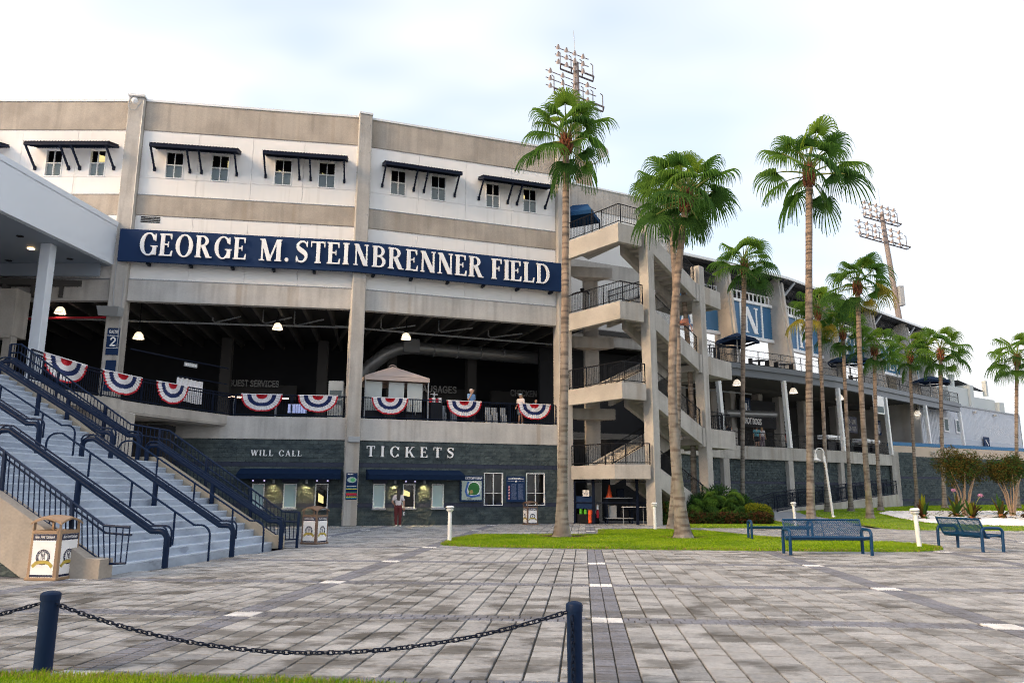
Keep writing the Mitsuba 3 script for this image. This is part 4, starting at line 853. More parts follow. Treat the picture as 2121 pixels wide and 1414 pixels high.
for (a, b, d, t) in (((-15.47, 25.0), (-15.50, 27.7), 0.80, 'bunting on the bridge rail, leftmost, beside the white canopy post'), ((-15.43, 28.65), (-14.97, 30.85), 0.80, 'bunting on the bridge rail in front of the gate column'), ((-14.74, 31.6), (-14.12, 33.3), 0.85, 'bunting on the bridge rail left of the white banner cloth')):
    bunting([*a, bz], [*b, bz], d, 'red white and blue pleated ' + t, (1, -0.35))
for w, a, b, t in ((WA, 5.42, 7.30, 'bunting on the concourse rail under the guest services lettering'), (WA, 8.00, 9.86, 'bunting on the concourse rail just left of the middle column'), (WB, 1.14, 2.93, 'bunting on the concourse rail in front of the peaked tent'), (WB, 4.88, 6.70, 'bunting on the rail in front of the man in blue'), (WB, 8.65, 10.50, 'bunting on the rail beside the woman in white')):
    bunting(w.map([a, bz, -0.06]), w.map([b, bz, -0.06]), 0.80, 'red white and blue pleated ' + t, w.n[:2])
# ---- gate frame, banner cloth and boxes on the bridge and concourse
GP = [(-15.3, 30.9), (-14.35, 33.35), (-13.55, 35.0), (-13.15, 36.0)]
k = thing('entrance_gate', 'thin dark metal gate frame with a small lit notice at the bridge entrance', 'gate')
m = MB(WD); P = [[x - 0.25, y, 7.25] for x, y in GP]; m.tube(P, 0.03, 6); part(k, 'top_bar', m, NAVYM)
for x, y in GP: m = MB(WD); m.bar([x - 0.25, y, 5.0], [x - 0.25, y, 7.25], 0.06); part(k, 'post', m, NAVYM)
for (x0, y0), (x1, y1) in zip(GP[1:-1], GP[2:]):
    m = MB(WD)
    for t in np.linspace(0.05, 0.95, 9): m.bar([x0 - .25 + (x1 - x0) * t, y0 + (y1 - y0) * t, 5.1], [x0 - .25 + (x1 - x0) * t, y0 + (y1 - y0) * t, 6.5], 0.02)
    m.bar([x0 - .25, y0, 6.5], [x1 - .25, y1, 6.5], 0.04); part(k, 'leaf', m, NAVYM)
WG = Wall((-14.6, 33.35), (0.8, 1.65)); m = MB(WG); m.box(0.25, 0.95, 6.98, 7.16, 0.02, 0.06); part(k, 'notice', m, GREYM)
m = MB(WG); 
for q in range(6): m.box(0.30 + q * 0.105, 0.375 + q * 0.105, 7.04, 7.10, 0.0605, 0.064)
part(k, 'notice_print', m, LETW)
k = thing('banner_cloth', 'white cloth hanging in folds behind the pickets at the bridge gate', 'cloth')
s = np.linspace(0, 1.45, 40); V = np.vstack([np.stack([s, s * 0 + z + 0.03 * np.sin(s * 4), 0.04 * np.sin(s * 26) - 0.05], 1) for z in (6.45, 5.95, 5.42)]); i = np.arange(39)
m = MB(WG); m.add(V, np.vstack([np.stack([j * 40 + i, j * 40 + i + 1, j * 40 + 40 + i + 1, j * 40 + 40 + i], 1) for j in (0, 1)])); part(k, 'sheet', m, WHC)
m = MB(WG); m.tube([[0, 6.46, -0.05], [1.45, 6.46, -0.05]], 0.02, 6); part(k, 'rod', m, NAVYM)
m = MB(WA); m.cbox(9.30, 10.02, 5.0, 6.92, -1.8, -1.2, 0.02); k = solo('white_cabinet', m, TENTW, 'tall white cabinet with a grey panel left of the middle column', 'cabinet')
m = MB(WA); m.box(9.38, 9.94, 6.05, 6.45, -1.198, -1.185); m.box(9.34, 9.98, 5.75, 5.98, -1.198, -1.18); part(k, 'panel', m, BLINDG)
k = thing('television', 'glowing blue television screen behind the concourse rail of the left bay', 'television')
m = MB(WA); m.cbox(7.3, 8.25, 5.35, 5.85, -2.1, -2.02, 0.01); part(k, 'casing', m, BLACKM)
m = MB(WA); m.quad([7.33, 5.38, -2.012], [8.22, 5.38, -2.012], [8.22, 5.82, -2.012], [7.33, 5.82, -2.012]); emit('screen', m, (0.006, 0.010, 0.035), k)
m = MB(WA); m.tube([[4.6, 6.02, -1.2], [5.6, 6.02, -1.2]], 0.03, 6); m.tube([[7.15, 6.0, -1.2], [7.45, 6.0, -1.2]], 0.03, 6); k = uniq('light_tube'); scene[k] = shp(m.mesh(), WHITE); scene[k]['emitter'] = {'type': 'area', 'radiance': rgb((0.55, 0.38, 0.27))}; lab(k, 'lit warm tube lamps along the counter behind the left concourse rail', 'lamp')
for s in (4.95, 6.85):
    m = MB(WA); m.bar([s, 5.0, -1.2], [s, 6.0, -1.2], 0.09); solo('counter_post', m, GREYM, f'grey post behind the concourse rail, {"left" if s < 6 else "right"} of the bunting under guest services', 'post')
# ---- pop-up tent
k = thing('pop_up_tent', 'beige pop-up tent with white side walls behind the concourse rail', 'tent')
to = -2.9; m = MB(WB); pk = [2.2, 7.74, -1.5 + to / 2 + 1.45]
cs = [[0.82, 7.12, -0.25], [4.05, 7.12, -0.25], [4.05, 7.12, -3.2], [0.82, 7.12, -3.2]]; pk = [2.45, 7.86, -1.72]
for a, b in zip(cs, cs[1:] + cs[:1]):
    ma = (np.array(a) + np.array(b)) / 2 + np.array([0, 0.02, 0]); m.add([a, ma, pk], [[0, 1, 2]]); m.add([ma, b, pk], [[0, 1, 2]])
    m.quad(a, b, np.array(b) - [0, 0.20, 0], np.array(a) - [0, 0.20, 0])
part(k, 'roof', m, TENT)
m = MB(WB); m.tube([[2.25, 7.84, -1.72], [2.35, 7.92, -1.72], [2.5, 7.93, -1.72], [2.65, 7.84, -1.72]], 0.025, 6); part(k, 'roof_vent', m, TENT)
for s, o in ((0.86, -0.3), (4.0, -0.3), (4.0, -3.15), (0.86, -3.15)): m = MB(WB); m.bar([s, 5.0, o], [s, 7.1, o], 0.05); part(k, 'leg', m, GREYM)
for a, b in ((0.9, 1.72), (2.05, 2.82), (2.98, 3.75)): m = MB(WB); m.box(a, b, 5.45, 6.88, -0.52, -0.5); part(k, 'side_wall', m, TENTW)
solo('black_case', MB(WB).cbox(0.9, 1.7, 5.0, 5.42, -0.6, -0.4, 0.015), BLACKM, 'low black case on the floor under the left tent wall', 'case')
solo('black_case', MB(WB).cbox(2.9, 3.7, 5.0, 5.3, -0.6, -0.4, 0.015), BLACKM, 'low black case on the floor under the right tent wall', 'case')
k = thing('drinks_cart', 'dark vendor cart with red and white cartons on top right of the tent', 'cart')
m = MB(WB); m.cbox(4.15, 4.75, 5.0, 5.95, -0.9, -0.3, 0.02); part(k, 'body', m, BLACKM)
for q, mt in enumerate((RED, WHC, RED, WHC)): m = MB(WB); m.box(4.12 + q * 0.16, 4.26 + q * 0.16, 5.96, 6.16 + 0.05 * (q % 2), -0.8, -0.5); part(k, 'carton', m, mt)
m = MB(WB); m.bar([4.45, 5.96, -0.9], [4.45, 6.55, -0.9], 0.03); m.bar([4.25, 6.42, -0.9], [4.65, 6.42, -0.9], 0.03); part(k, 'sign_pole', m, LETW)
for q, s in enumerate((4.95, 5.5, 7.4, 7.75, 8.25)):
    m = MB(WB); m.cbox(s, s + 0.28, 5.0, 5.55 + 0.12 * (q % 2), -1.6, -1.3, 0.02); solo('folding_chair', m.cbox(s, s + 0.28, 5.4, 5.95, -1.62, -1.58, 0.008), GREYM, ('grey chair back behind rail, ' + ['beside the drinks cart', 'below the man in blue', 'midway between the man in blue and the woman in white', 'second left of the woman in white', 'just left of the woman in white'][q]), 'chair')
# ------------------------------------------------------------------ open concrete stair tower right of the ticket wing
TW = thing('stair_tower', 'open concrete stair tower with chevron landings and black picket railings', 'stair tower')
S1, S2 = np.array([6.94, 37.9]), np.array([10.56, 42.0])
def dcol(c, z0, z1, h=0.40, h2=0.42, rot=math.radians(8)):
    """square column standing corner-on, its corner at c"""
    a = math.radians(225 + 90) + rot; e1 = np.array([math.cos(math.radians(40)), math.sin(math.radians(40))]); e2 = np.array([-math.sin(math.radians(40)), math.cos(math.radians(40))])
    e1 = np.array([math.cos(math.radians(47)), math.sin(math.radians(47))]); e2 = np.array([math.cos(math.radians(133)), math.sin(math.radians(133))])
    w = 0.56; p = [c, c + e1 * w, c + (e1 + e2) * w, c + e2 * w]
    m = MB(); pts = []
    for q, z in ((0.0, z0), (0.0, z1)): pts += [[*x, z] for x in p]
    q = np.array(p); ctr = q.mean(0); ins = [x + (ctr - x) * 0.06 for x in q]
    pts = [[*x, z] for x in q for z in (z0, z1 - 0.02)] + [[*x, z1] for x in ins]
    m.hull(pts); part(TW, 'column', m, CONC)
dcol(S1, 0, 15.70); dcol(S2, 0, 14.19)
m = MB(); m.cbox(4.05, 4.85, 42.2, 43.0, 0, 13.9, 0.03); part(TW, 'inner_column', m, CONC)
K0, K1 = np.array([2.95, 40.0]), np.array([5.32, 36.95]); K2 = np.array([6.62, 37.75])
LEV = [(14.89, 13.90), (10.84, 9.94), (6.80, 6.00), (2.88, 2.20)]
BACK1, BACK2 = np.array([7.6, 40.2]), np.array([4.2, 42.4])
def offs(p, q, d): t = (q - p) / np.linalg.norm(q - p); return np.array([-t[1], t[0]]) * d
for i, (zt, zb) in enumerate(LEV):
    outer = [K0, K1, K2] if i < 3 else [K0 + [0.1, 0.0], K1 + [-0.35, 0.7], K2 + [0.1, 0.05]]
    m = MB(); o = outer
    for p, q in zip(o[:-1], o[1:]):
        n = offs(p, q, 0.28); m.hull([[*v, z] for v in (p, q, q + n, p + n) for z in (zb, zt)])
    part(TW, 'landing_beam', m, CONC)
    m = MB(); m.prism([*o, o[2] + offs(o[1], o[2], 2.4) + [0.3, 0], o[0] + [1.4, 2.2]], zt - 0.34, zt - 0.04); part(TW, 'landing', m, CONC)
    class Off: pass
    ins = 0.06
    rp = [o[0] + offs(o[0], o[1], ins), o[1] + offs(o[0], o[1], ins), o[2] + offs(o[1], o[2], ins)]
    picket_guard([[*p, zt + 1.02] for p in rp], f'black picket railing of the {["top", "second", "third", "lowest"][i]} chevron landing of the stair tower', 0.92, 0.1, fr=WD, posts=(0.0, 0.25, 0.5, 0.75, 1.0), stuff=True, rr=0.028, mat=BLACKM, pr2=0.011, gap=0.12)
for z0, z1 in ((13.3, 13.88), (9.3, 9.92), (5.4, 5.98)): m = MB(); m.hull([[*v, z] for v in ((3.2, 41.2), (4.1, 42.4), (4.9, 42.3), (5.6, 41.6)) for z in (z0, z1)]); part(TW, 'cross_beam', m, CONC)
# right half landings beside the second column
RT = [13.1, 9.05, 5.0]; d12 = (S2 - S1) / np.linalg.norm(S2 - S1); nb = np.array([-d12[1], d12[0]])
for i, z in enumerate(RT):
    p0 = S2 - d12 * 0.25 + nb * 0.05; ext = 3.6 if i else 2.6; p1 = S2 + d12 * ext + nb * 0.05
    m = MB(); m.hull([[*v, q] for v in (p0, p1, p1 + nb * 0.28, p0 + nb * 0.28) for q in (z - 1.02, z)]); 
    m.hull([[*v, q] for v in (p1, p1 + nb * 3.2, p1 + nb * 3.2 - d12 * 0.25, p1 - d12 * 0.25) for q in (z - 1.0, z)]); part(TW, 'landing_beam', m, CONC)
    m = MB(); m.prism([p0, p1, p1 + nb * 3.2, p0 + nb * 3.2], z - 0.9, z - 0.55); part(TW, 'landing', m, CONC)
    picket_guard([[*(S2 + d12 * 0.5 + nb * 0.2), z + 1.0], [*(p1 - d12 * .1 + nb * 0.2), z + 1.0], [*(p1 - d12 * .1 + nb * 2.6), z + 1.0]], f'black picket railing on the {["top", "middle", "lower"][i]} half landing by the second stair column', 0.95, 0.05, fr=WD, posts=(0, 0.35, 0.7, 1), stuff=True, rr=0.028, mat=BLACKM, pr2=0.012, gap=0.12)
# flights: front ones fall to the right, rear ones fall to the left
def tflight(P0, z0, P1, z1, off, wid, front, idx):
    a, b = P0 + nb * off, P1 + nb * off; n = 11
    for e, nm in ((0.0, 0), (wid, 1)):
        m = MB(); t = 0.24; pa, pb = a + nb * e, b + nb * e
        m.hull([[*v, z] for p, zz in ((pa, z0), (pb, z1)) for v in (p, p + nb * t) for z in (zz - 0.95, zz + 0.02)]); part(TW, 'stringer', m, CONC)
    for q in range(n):
        f0, f1 = q / n, (q + 1) / n; pa, pb = a + (b - a) * f0, a + (b - a) * f1; z = z0 + (z1 - z0) * (q + 0.5) / n - 0.12
        m = MB(); m.hull([[*v, zz] for v in (pa + nb * .2, pb + nb * .2, pa + nb * wid, pb + nb * wid) for zz in (z - 0.35, z)]); part(TW, 'step', m, CONC)
    k = picket_guard([[*(a + nb * 0.12), z0 + 0.98], [*(b + nb * 0.12), z1 + 0.98]], f'sloping picket railing of the stair tower flight {"falling right" if front else "rising behind"}, {["highest", "second from the top", "third from the top", "lowest"][idx]}', 0.9, 0.08, fr=WD, posts=(0.02, 0.5, 0.98), stuff=True, rr=0.028, mat=BLACKM, pr2=0.011, gap=0.12, mid=0.3 if not front else None)
for i in range(4):
    zt = LEV[i][0]; zb = RT[i] if i < 3 else 0.95
    tflight(S1 + d12 * 0.30, zt, S2 - d12 * 0.15, zb, 0.12, 1.5, True, i)
    if i < 3: tflight(S2 - d12 * 0.1, zb, S1 - d12 * 0.55, LEV[i + 1][0], 2.0, 1.4, False, i)
# blue hip canopy on the top landing
k = thing('landing_canopy', 'blue canvas hipped canopy over the top landing of the stair tower', 'canopy')
z = 16.75; q = np.array([[2.7, 40.6], [4.35, 40.0], [4.95, 41.6], [3.2, 42.6]]); pk = [[3.4, 41.3, z + 0.72], [4.25, 41.1, z + 0.72]]
m = MB(); c = [[*p, z] for p in q]
m.quad(c[0], c[1], pk[1], pk[0]); m.add([c[1], c[2], pk[1]], [[0, 1, 2]]); m.quad(c[2], c[3], pk[0], pk[1]); m.add([c[3], c[0], pk[0]], [[0, 1, 2]])
for a, b in zip(c, c[1:] + c[:1]): m.quad(a, b, [*b[:2], z - 0.22], [*a[:2], z - 0.22])
part(k, 'roof', m, CANVASB)
for p in q: m = MB(); m.bar([*p, 14.9], [*(p + 1e-4), z], 0.05); part(k, 'leg', m, BLACKM)
# pipes and lamp arms seen through the tower
k = thing('pipe_rig', 'grey pipe rig with swing arms on the wall behind the stair tower', 'pipe')
m = MB(); m.tube([[4.35, 42.1, 12.6], [4.35, 42.1, 11.0]], 0.05, 7); part(k, 'riser', m, GALV)
m = MB(); m.tube([[2.9, 42, 12.2], [3.6, 42.0, 12.55], [4.2, 42.0, 12.65], [4.35, 42.1, 12.5]], 0.05, 7); m.tube([[3.4, 42.1, 11.2], [4.35, 42.1, 11.05]], 0.04, 7); m.lathe([(0.001, 0.1), (0.12, 0.08), (0.12, -0.05), (0.001, -0.1)], 10, trans(3.95, 42, 12.72)); part(k, 'arm', m, BLACKM)
# ---- ground level: caged store under the tower
k = thing('store_fence', 'dark blue steel fence posts and rails closing the store under the stair tower', 'fence')
gp = [np.array([3.2, 40.3]), np.array([4.12, 39.6]), np.array([6.22, 38.95]), np.array([6.9, 39.2])]
for p, h in zip(gp, (2.1, 2.9, 2.25, 2.1)): m = MB(); m.cbox(p[0] - 0.07, p[0] + 0.07, p[1] - 0.07, p[1] + 0.07, 0, h, 0.01); part(k, 'post', m, NAVYM)
for p, q in zip(gp[:-1], gp[1:]):
    for z in (2.08, 1.05): m = MB(); m.bar([*p, z], [*q, z], 0.05); part(k, 'rail', m, NAVYM)
m = MB(); m.bar([6.22, 38.9, 0], [6.2201, 38.9, 2.2], 0.09); part(k, 'chain_post', m, NAVYM)
m = MB(); m.hull([[x, y, z] for x, y in ((3.3, 40.28), (4.05, 39.72), (4.1, 39.76), (3.35, 40.33)) for z in (0.75, 1.36)]); part(k, 'board', m, SIGNB)
W5 = Wall((3.25, 40.22), (0.9, -0.69)); m = MB(W5); m.box(0.48, 0.86, 1.36, 1.66, 0.02, 0.035); kk = solo('paper_notice', m, LETW, 'white printed notice wired to the blue fence under the stair tower', 'notice')
m = MB(W5)
for q in range(6): m.box(0.52, 0.82 - 0.03 * (q % 2), 1.40 + q * 0.04, 1.42 + q * 0.04, 0.0352, 0.037)
part(kk, 'print', m, INK)
GREEN = pr('lime_plastic', (0.10, 0.45, 0.02), 0.45); ORNG = pr('orange_plastic', (0.75, 0.085, 0.015), 0.5)
for s, z0, r, mat, t in ((0.20, 0.48, 0.085, GREEN, 'lime green tub on the left in the fenced store'), (0.47, 0.34, 0.085, GREEN, 'lime green tub next to the orange drum'), (0.78, 0.05, 0.14, ORNG, 'bright orange plastic drum behind the fence')):
    x, y = W5.pt(s, -0.22); m = MB(); h = 0.36 if mat == GREEN else 0.62; m.lathe([(0.001, z0), (r * 1.05, z0), (r, z0 + h * 0.7), (r * 0.88, z0 + h), (0.001, z0 + h)], 16, trans(x, y, 0)); 
    solo('plastic_tub' if mat == GREEN else 'traffic_drum', m, mat, t, 'tub' if mat == GREEN else 'drum', smooth=40)
m = MB(W5); m.box(-0.1, 1.1, 0.0, 0.48, -0.5, -0.12); solo('timber_crate', m, BLACKM, 'low dark crate carrying the green tubs behind the fence', 'crate')
k = thing('traffic_cone', 'orange traffic cone with a pale collar standing high on the stacked gear', 'cone'); x, y, z0 = 5.0, 40.2, 1.3
m = MB(); m.lathe([(0.16, 0), (0.03, 0.62), (0.001, 0.63)], 14, trans(x, y, z0)); m.box(x - 0.2, x + .2, y - .2, y + .2, z0 - 0.03, z0); part(k, 'cone', m, ORNG, smooth=40)
m = MB(); m.lathe([(0.094, 0.29), (0.066, 0.40)], 14, trans(x, y - 0.002, z0)); part(k, 'collar', m, GREYM)
k = thing('storage_rack', 'dark steel rack stacked with gear and a grey fan inside the fenced store', 'rack')
for x in (4.85, 6.1):
    for y in (40.0, 40.9): m = MB(); m.bar([x, y, 0], [x + 1e-4, y, 1.3], 0.07); part(k, 'leg', m, NAVYM)
for z in (0.25, 1.25): m = MB(); m.box(4.8, 6.15, 39.95, 40.95, z, z + 0.05); part(k, 'shelf', m, GREYM)
for q, (a, b, c, d) in enumerate(((4.95, 0.4, 0.55, 0.7), (5.55, 0.42, 0.3, 0.45), (5.4, 0.35, 1.3, 1.55))): m = MB(); m.cbox(a, a + b, 40.1, 40.6, 0.3 if c < 1 else 1.3, d + 0.2, 0.02); part(k, 'carton', m, (GREYM, BLACKM, NAVYM)[q])
k = thing('folding_table', 'white-topped folding table by the right fence post of the store', 'table')
m = MB(); m.box(5.55, 6.7, 39.35, 39.8, 0.82, 0.86); part(k, 'top', m, LETW)
for x in (5.6, 6.6): m = MB(); m.bar([x, 39.55, 0], [x + .0001, 39.55, 0.82], 0.04); part(k, 'leg', m, GREYM)
k = thing('fire_extinguisher', 'small red and white canister beside the tall fence post', 'extinguisher'); m = MB(); m.lathe([(0.001, 0.3), (0.07, 0.3), (0.07, 0.62), (0.03, 0.7), (0.001, 0.72)], 12, trans(4.33, 39.75, 0)); part(k, 'body', m, RED)
m = MB(); m.lathe([(0.072, 0.70), (0.06, 0.76), (0.04, 0.95), (0.001, 0.97)], 12, trans(4.33, 39.75, 0)); part(k, 'cap', m, LETW)
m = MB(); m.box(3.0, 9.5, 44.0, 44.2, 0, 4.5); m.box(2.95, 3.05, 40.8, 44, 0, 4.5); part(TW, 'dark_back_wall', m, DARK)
# ------------------------------------------------------------------ grandstand wing on the right
FP = [np.array(p) for p in ((12.6, 55.2), (15.52, 57.0), (21.62, 60.78), (27.39, 64.83), (35.31, 72.02), (42.1, 78.2), (49.5, 84.9))]
GS = thing('grandstand', 'long grandstand wing with raked concrete pillars, open concourse, upper deck and dark roof', 'grandstand')
def polyoff(P, o):
    out = []
    for i, p in enumerate(P):
        a = P[max(i - 1, 0)]; b = P[min(i + 1, len(P) - 1)]; d = (b - a) / np.linalg.norm(b - a); out.append(p + np.array([d[1], -d[0]]) * o)
    return out
def strip(P, o0, o1, z0, z1, name, mat, parent=GS, each=True):
    A, B = polyoff(P, o0), polyoff(P, o1)
    for i in range(len(P) - 1):
        m = MB(); m.hull([[*v, z] for v in (A[i], A[i + 1], B[i], B[i + 1]) for z in (z0, z1)]); part(parent, name, m, mat)
STEELG = pr('steel_grey', (0.155, 0.17, 0.195), 0.5)
strip(FP[1:5], -0.4, 0.0, 4.03, 5.0, 'parapet', CONC); strip(FP, -10, -0.41, 4.6, 4.99, 'floor', FLOOR)
strip(FP, -0.5, 0.15, 10.85, 11.25, 'deck_edge', STEELG); strip(FP, -0.35, 0.0, 10.3, 10.845, 'deck_girder', STEELG); strip(FP, -5.5, -0.36, 10.6, 11.15, 'deck', CEIL)
strip(FP, -10.2, -10, 5.0, 10.6, 'back_wall', pr('concourse_grey', (0.055, 0.054, 0.052), 0.8)); strip(FP, -10, -5.5, 10.3, 10.6, 'concourse_ceiling', CEIL)
# base of split-face blocks between concrete piers
for i in range(1, 4):
    w = Wall(FP[i], FP[i + 1] - FP[i]); L = float(np.linalg.norm(FP[i + 1] - FP[i]))
    block_wall(GS, w, 0.66, L, 0.0, 4.02, [], [(2.2, 2.36)], o=-0.35, seed=20 + i, keep_n=60, proud=0.03)
    m = MB(w); m.cbox(0.0, 0.62, 0, 4.03, -0.5, -0.02, 0.02); part(GS, 'pier', m, CONC)
# linking wall back to the stair tower, corner pier and the wall that closes the far end of the concourse
wl = Wall((9.6, 48.3), (15.52 - 9.6, 57.0 - 48.3)); Ll = float(np.hypot(15.52 - 9.6, 57.0 - 48.3))
block_wall(GS, wl, 0.0, Ll - 0.05, 0.0, 4.02, [], [(2.2, 2.36)], o=-0.3, seed=27, keep_n=40, proud=0.03)
m = MB(wl); m.cbox(0, Ll - .02, 4.03, 5.0, -0.4, 0.0, 0.015); part(GS, 'parapet', m, CONC); m = MB(wl); m.box(0, Ll, 5.0, 10.6, -4.2, -4.0); part(GS, 'back_wall', m, CEIL)
m = MB(wl); m.box(0, Ll, 10.6, 10.9, -6, -0.3); part(GS, 'concourse_ceiling', m, CEIL)
m = MB(); m.cbox(35.0, 35.7, 71.8, 72.5, 0, 5.28, 0.02); part(GS, 'pier', m, CONC)
wx = Wall(polyoff(FP, -0.6)[5], polyoff(FP, -10)[5] - polyoff(FP, -0.6)[5]); m = MB(wx); m.box(0, 9.6, 4.9, 10.6, -0.1, 0.1); part(GS, 'end_wall', m, CONC)
# raked white posts
posts = [((15.34, 56.89, 10.3), (15.62, 57.05, 5.0)), ((21.60, 60.76, 10.3), (21.84, 60.93, 5.0)), ((27.72, 65.12, 10.3), (27.90, 65.28, 5.0)), ((34.80, 71.56, 10.3), (35.05, 71.78, 5.0)), ((41.94, 78.04, 10.3), (42.3, 78.36, 5.0)), ((49.2, 84.65, 10.3), (49.62, 85.03, 5.0))]
for t, b in posts: m = MB(); m.bar(b, t, 0.30, 0.30); part(GS, 'post', m, WHITE)
def thin_guard(P, o, z, label, h=1.05):
    Q = polyoff(P, o); picket_guard([[*p, z + h] for p in Q], label, h - 0.08, 0.05, fr=WD, posts=tuple(np.linspace(0, 1, 3 * (len(P) - 1) + 1)), stuff=True, rr=0.028, mat=BLACKM, pr2=0.007, gap=0.16, mid=0.5)
thin_guard(FP[1:5], -0.15, 5.0, 'dark mesh railing of the grandstand concourse'); thin_guard(FP[:], -0.1, 11.25, 'thin grey railing along the grandstand upper deck', 1.15)
# things inside the concourse
for (x, y, z), t in (((17.2, 58.4, 9.6), 'just right of the first white post'), ((22.9, 62.3, 9.5), 'right of the second white post'), ((28.3, 66.2, 9.45), 'right of the third white post'), ((35.1, 72.6, 9.5), 'by the fourth white post'), ((41.4, 78.6, 9.4), 'by the fifth white post')):
    k = dome_lamp(Wall((x, y), (0.8, 0.6)), 0, z, 0, r=0.36, c=(0.35, 0.32, 0.29), top=10.6); lab(k, 'white dome lamp under the grandstand deck ' + t, None, 'dome lamps under the grandstand deck')
for i, s in ((1, 2.2), (1, 5.8), (2, 1.5), (2, 5.2), (3, 2.4), (3, 7.0), (4, 3)):
    w = Wall(FP[i], FP[i + 1] - FP[i]); m = MB(w); m.cbox(s, s + 0.7, 5.0, 10.5, -7.2, -6.5, 0.02); part(GS, 'inner_column', m, CONC)
w1, w2, w3 = (Wall(FP[i], FP[i + 1] - FP[i]) for i in (1, 2, 3))
m = MB(w1); m.tube([[0, 9.7, -4], [8, 9.7, -4]], 0.06, 7); m2 = MB(w2); m2.tube([[0, 8.2, -6.0], [6.8, 8.5, -6]], 0.32, 12); part(GS, 'duct', m2, GALV, smooth=40); part(GS, 'pipe', m, GREYM)
k = thing('wall_lettering', 'white letters HOT DOGS on the dark fascia of the grandstand concourse', 'lettering')
t = sans('HOT DOGS', 0.50, 0.05, 2.25); t.apply_transform(w2.M(2.45, 7.45, -5.9)); part(k, 'letters', t, LETW)
m = MB(w2); m.box(1.9, 6.9, 7.15, 9.6, -6.2, -5.95); part(GS, 'food_stand_fascia', m, DARK)
def pictogram_sign(w, s, z, o, label):
    k = thing('restroom_sign', label, 'sign', None); m = MB(w); m.cbox(s, s + 0.95, z, z + 1.5, o, o + 0.06, 0.01); part(k, 'board', m, SIGNB)
    m = MB(w); c = s + 0.35; m.lathe([(0.001, -0.01), (0.10, -0.01), (0.10, 0.012), (0.001, 0.012)], 12, np.array([[1, 0, 0, c], [0, 0, 1, z + 1.18], [0, 1, 0, o + 0.07], [0, 0, 0, 1.0]]))
    m.box(c - 0.13, c + 0.13, z + 0.6, z + 1.05, o + 0.062, o + 0.08); m.box(c - 0.1, c - 0.015, z + 0.15, z + 0.6, o + 0.062, o + 0.08); m.box(c + 0.015, c + 0.1, z + 0.15, z + 0.6, o + 0.062, o + 0.08); part(k, 'figure', m, LETW)
    m = MB(w); m.box(s + 0.70, s + 0.74, z + 0.2, z + 1.3, o + 0.061, o + 0.07); part(k, 'stripe', m, LETW)
pictogram_sign(w2, 2.35, 8.2, -5.93, 'blue sign with a white standing figure above the HOT DOGS letters'); pictogram_sign(Wall(FP[4], FP[5] - FP[4]), 6.6, 7.4, -4.0, 'blue sign with a white figure deep in the right end of the grandstand concourse')
k = thing('section_sign', 'dark hanging sign reading 203-205 over 102-105 in the grandstand concourse', 'sign')
m = MB(w3); m.cbox(9.7, 12.6, 7.3, 8.9, -4.0, -3.9, 0.01); part(k, 'board', m, INK)
for q, t in enumerate(('102-105', '203-205')): g = sans(t, 0.42, 0.03, 2.1); g.apply_transform(w3.M(10.1, 7.5 + q * 0.68, -3.89)); part(k, 'lettering', g, DIM)
for q, (w, s) in enumerate(((w3, 0.9), (w3, 2.95), (w3, 7.6), (w3, 9.7))):
    k = thing('merchandise_cart', ['dark counter with a white lit top', 'dark counter with a white lit top, second', 'dark counter with a white lit top, third', 'dark counter with a white lit top, last'][q] + ' from the left on the grandstand concourse', 'counter')
    m = MB(w); m.cbox(s, s + 1.5, 5.0, 5.9, -2.2, -1.4, 0.03); part(k, 'body', m, BLACKM)
    m = MB(w); m.cbox(s - 0.1, s + 1.6, 6.1, 6.45, -2.3, -1.3, 0.03); part(k, 'canopy', m, LETW)
    m = MB(w)
    for e in (0.05, 1.45): m.bar([s + e, 5.9, -1.8], [s + e, 6.1, -1.8], 0.05)
    part(k, 'leg', m, GREYM)
m = MB(w3); m.cbox(9.0, 10.6, 5.0, 6.2, -3.2, -2.4, 0.03); solo('vending_counter', m, TENTW, 'pale cream counter at the right end of the grandstand concourse', 'counter')
m = MB(w1); m.cbox(0.8, 2.2, 5.0, 7.6, -4.4, -4.2, 0.02); part(GS, 'notice_wall', m, CONC)
# white hanging equipment panel on the deck edge
k = thing('hanging_panel', 'white louvred equipment panel hung below the deck edge beside a palm trunk', 'panel'); m = MB(w3); m.cbox(7.1, 9.0, 8.6, 10.25, 0.05, 0.3, 0.03); part(k, 'casing', m, WHITE)
m = MB(w3); m.box(7.35, 8.8, 8.72, 9.3, 0.301, 0.31); part(k, 'screen', m, BLINDG)
# raked pillars, letter panels and roof
PP = polyoff(FP, -5.0); PW = [Wall(PP[i], PP[i + 1] - PP[i]) for i in range(len(PP) - 1)]
FPX = FP + [FP[-1] + (FP[-1] - FP[-2]) * 1.1]
PP = polyoff(FPX, -5.0); PW = [Wall(PP[i], PP[i + 1] - PP[i]) for i in range(len(PP) - 1)]; PL = [float(np.linalg.norm(PP[i + 1] - PP[i])) for i in range(len(PP) - 1)]
def pst(t): i = min(int(t), len(PW) - 1); return PW[i], (t - i) * PL[i]
FIN = [1.80, 2.885, 3.82, 4.845, 5.77, 6.27]
for t in FIN:
    w, s = pst(t); m = MB(w); m.hull([[a, z, o] for a in (s, s + 0.62) for z, o in ((10.9, -0.6), (10.9, 1.75), (20.3, -0.6), (20.9, 0.85))]); part(GS, 'raked_pillar', m, CONC)
    m = MB(w); m.hull([[a, z, o] for a in (s + 0.18, s + 0.44) for z, o in ((11.2, 1.70), (11.2, 1.95), (20.2, 0.88), (20.2, 1.10))]); part(GS, 'pillar_rib', m, CONC)
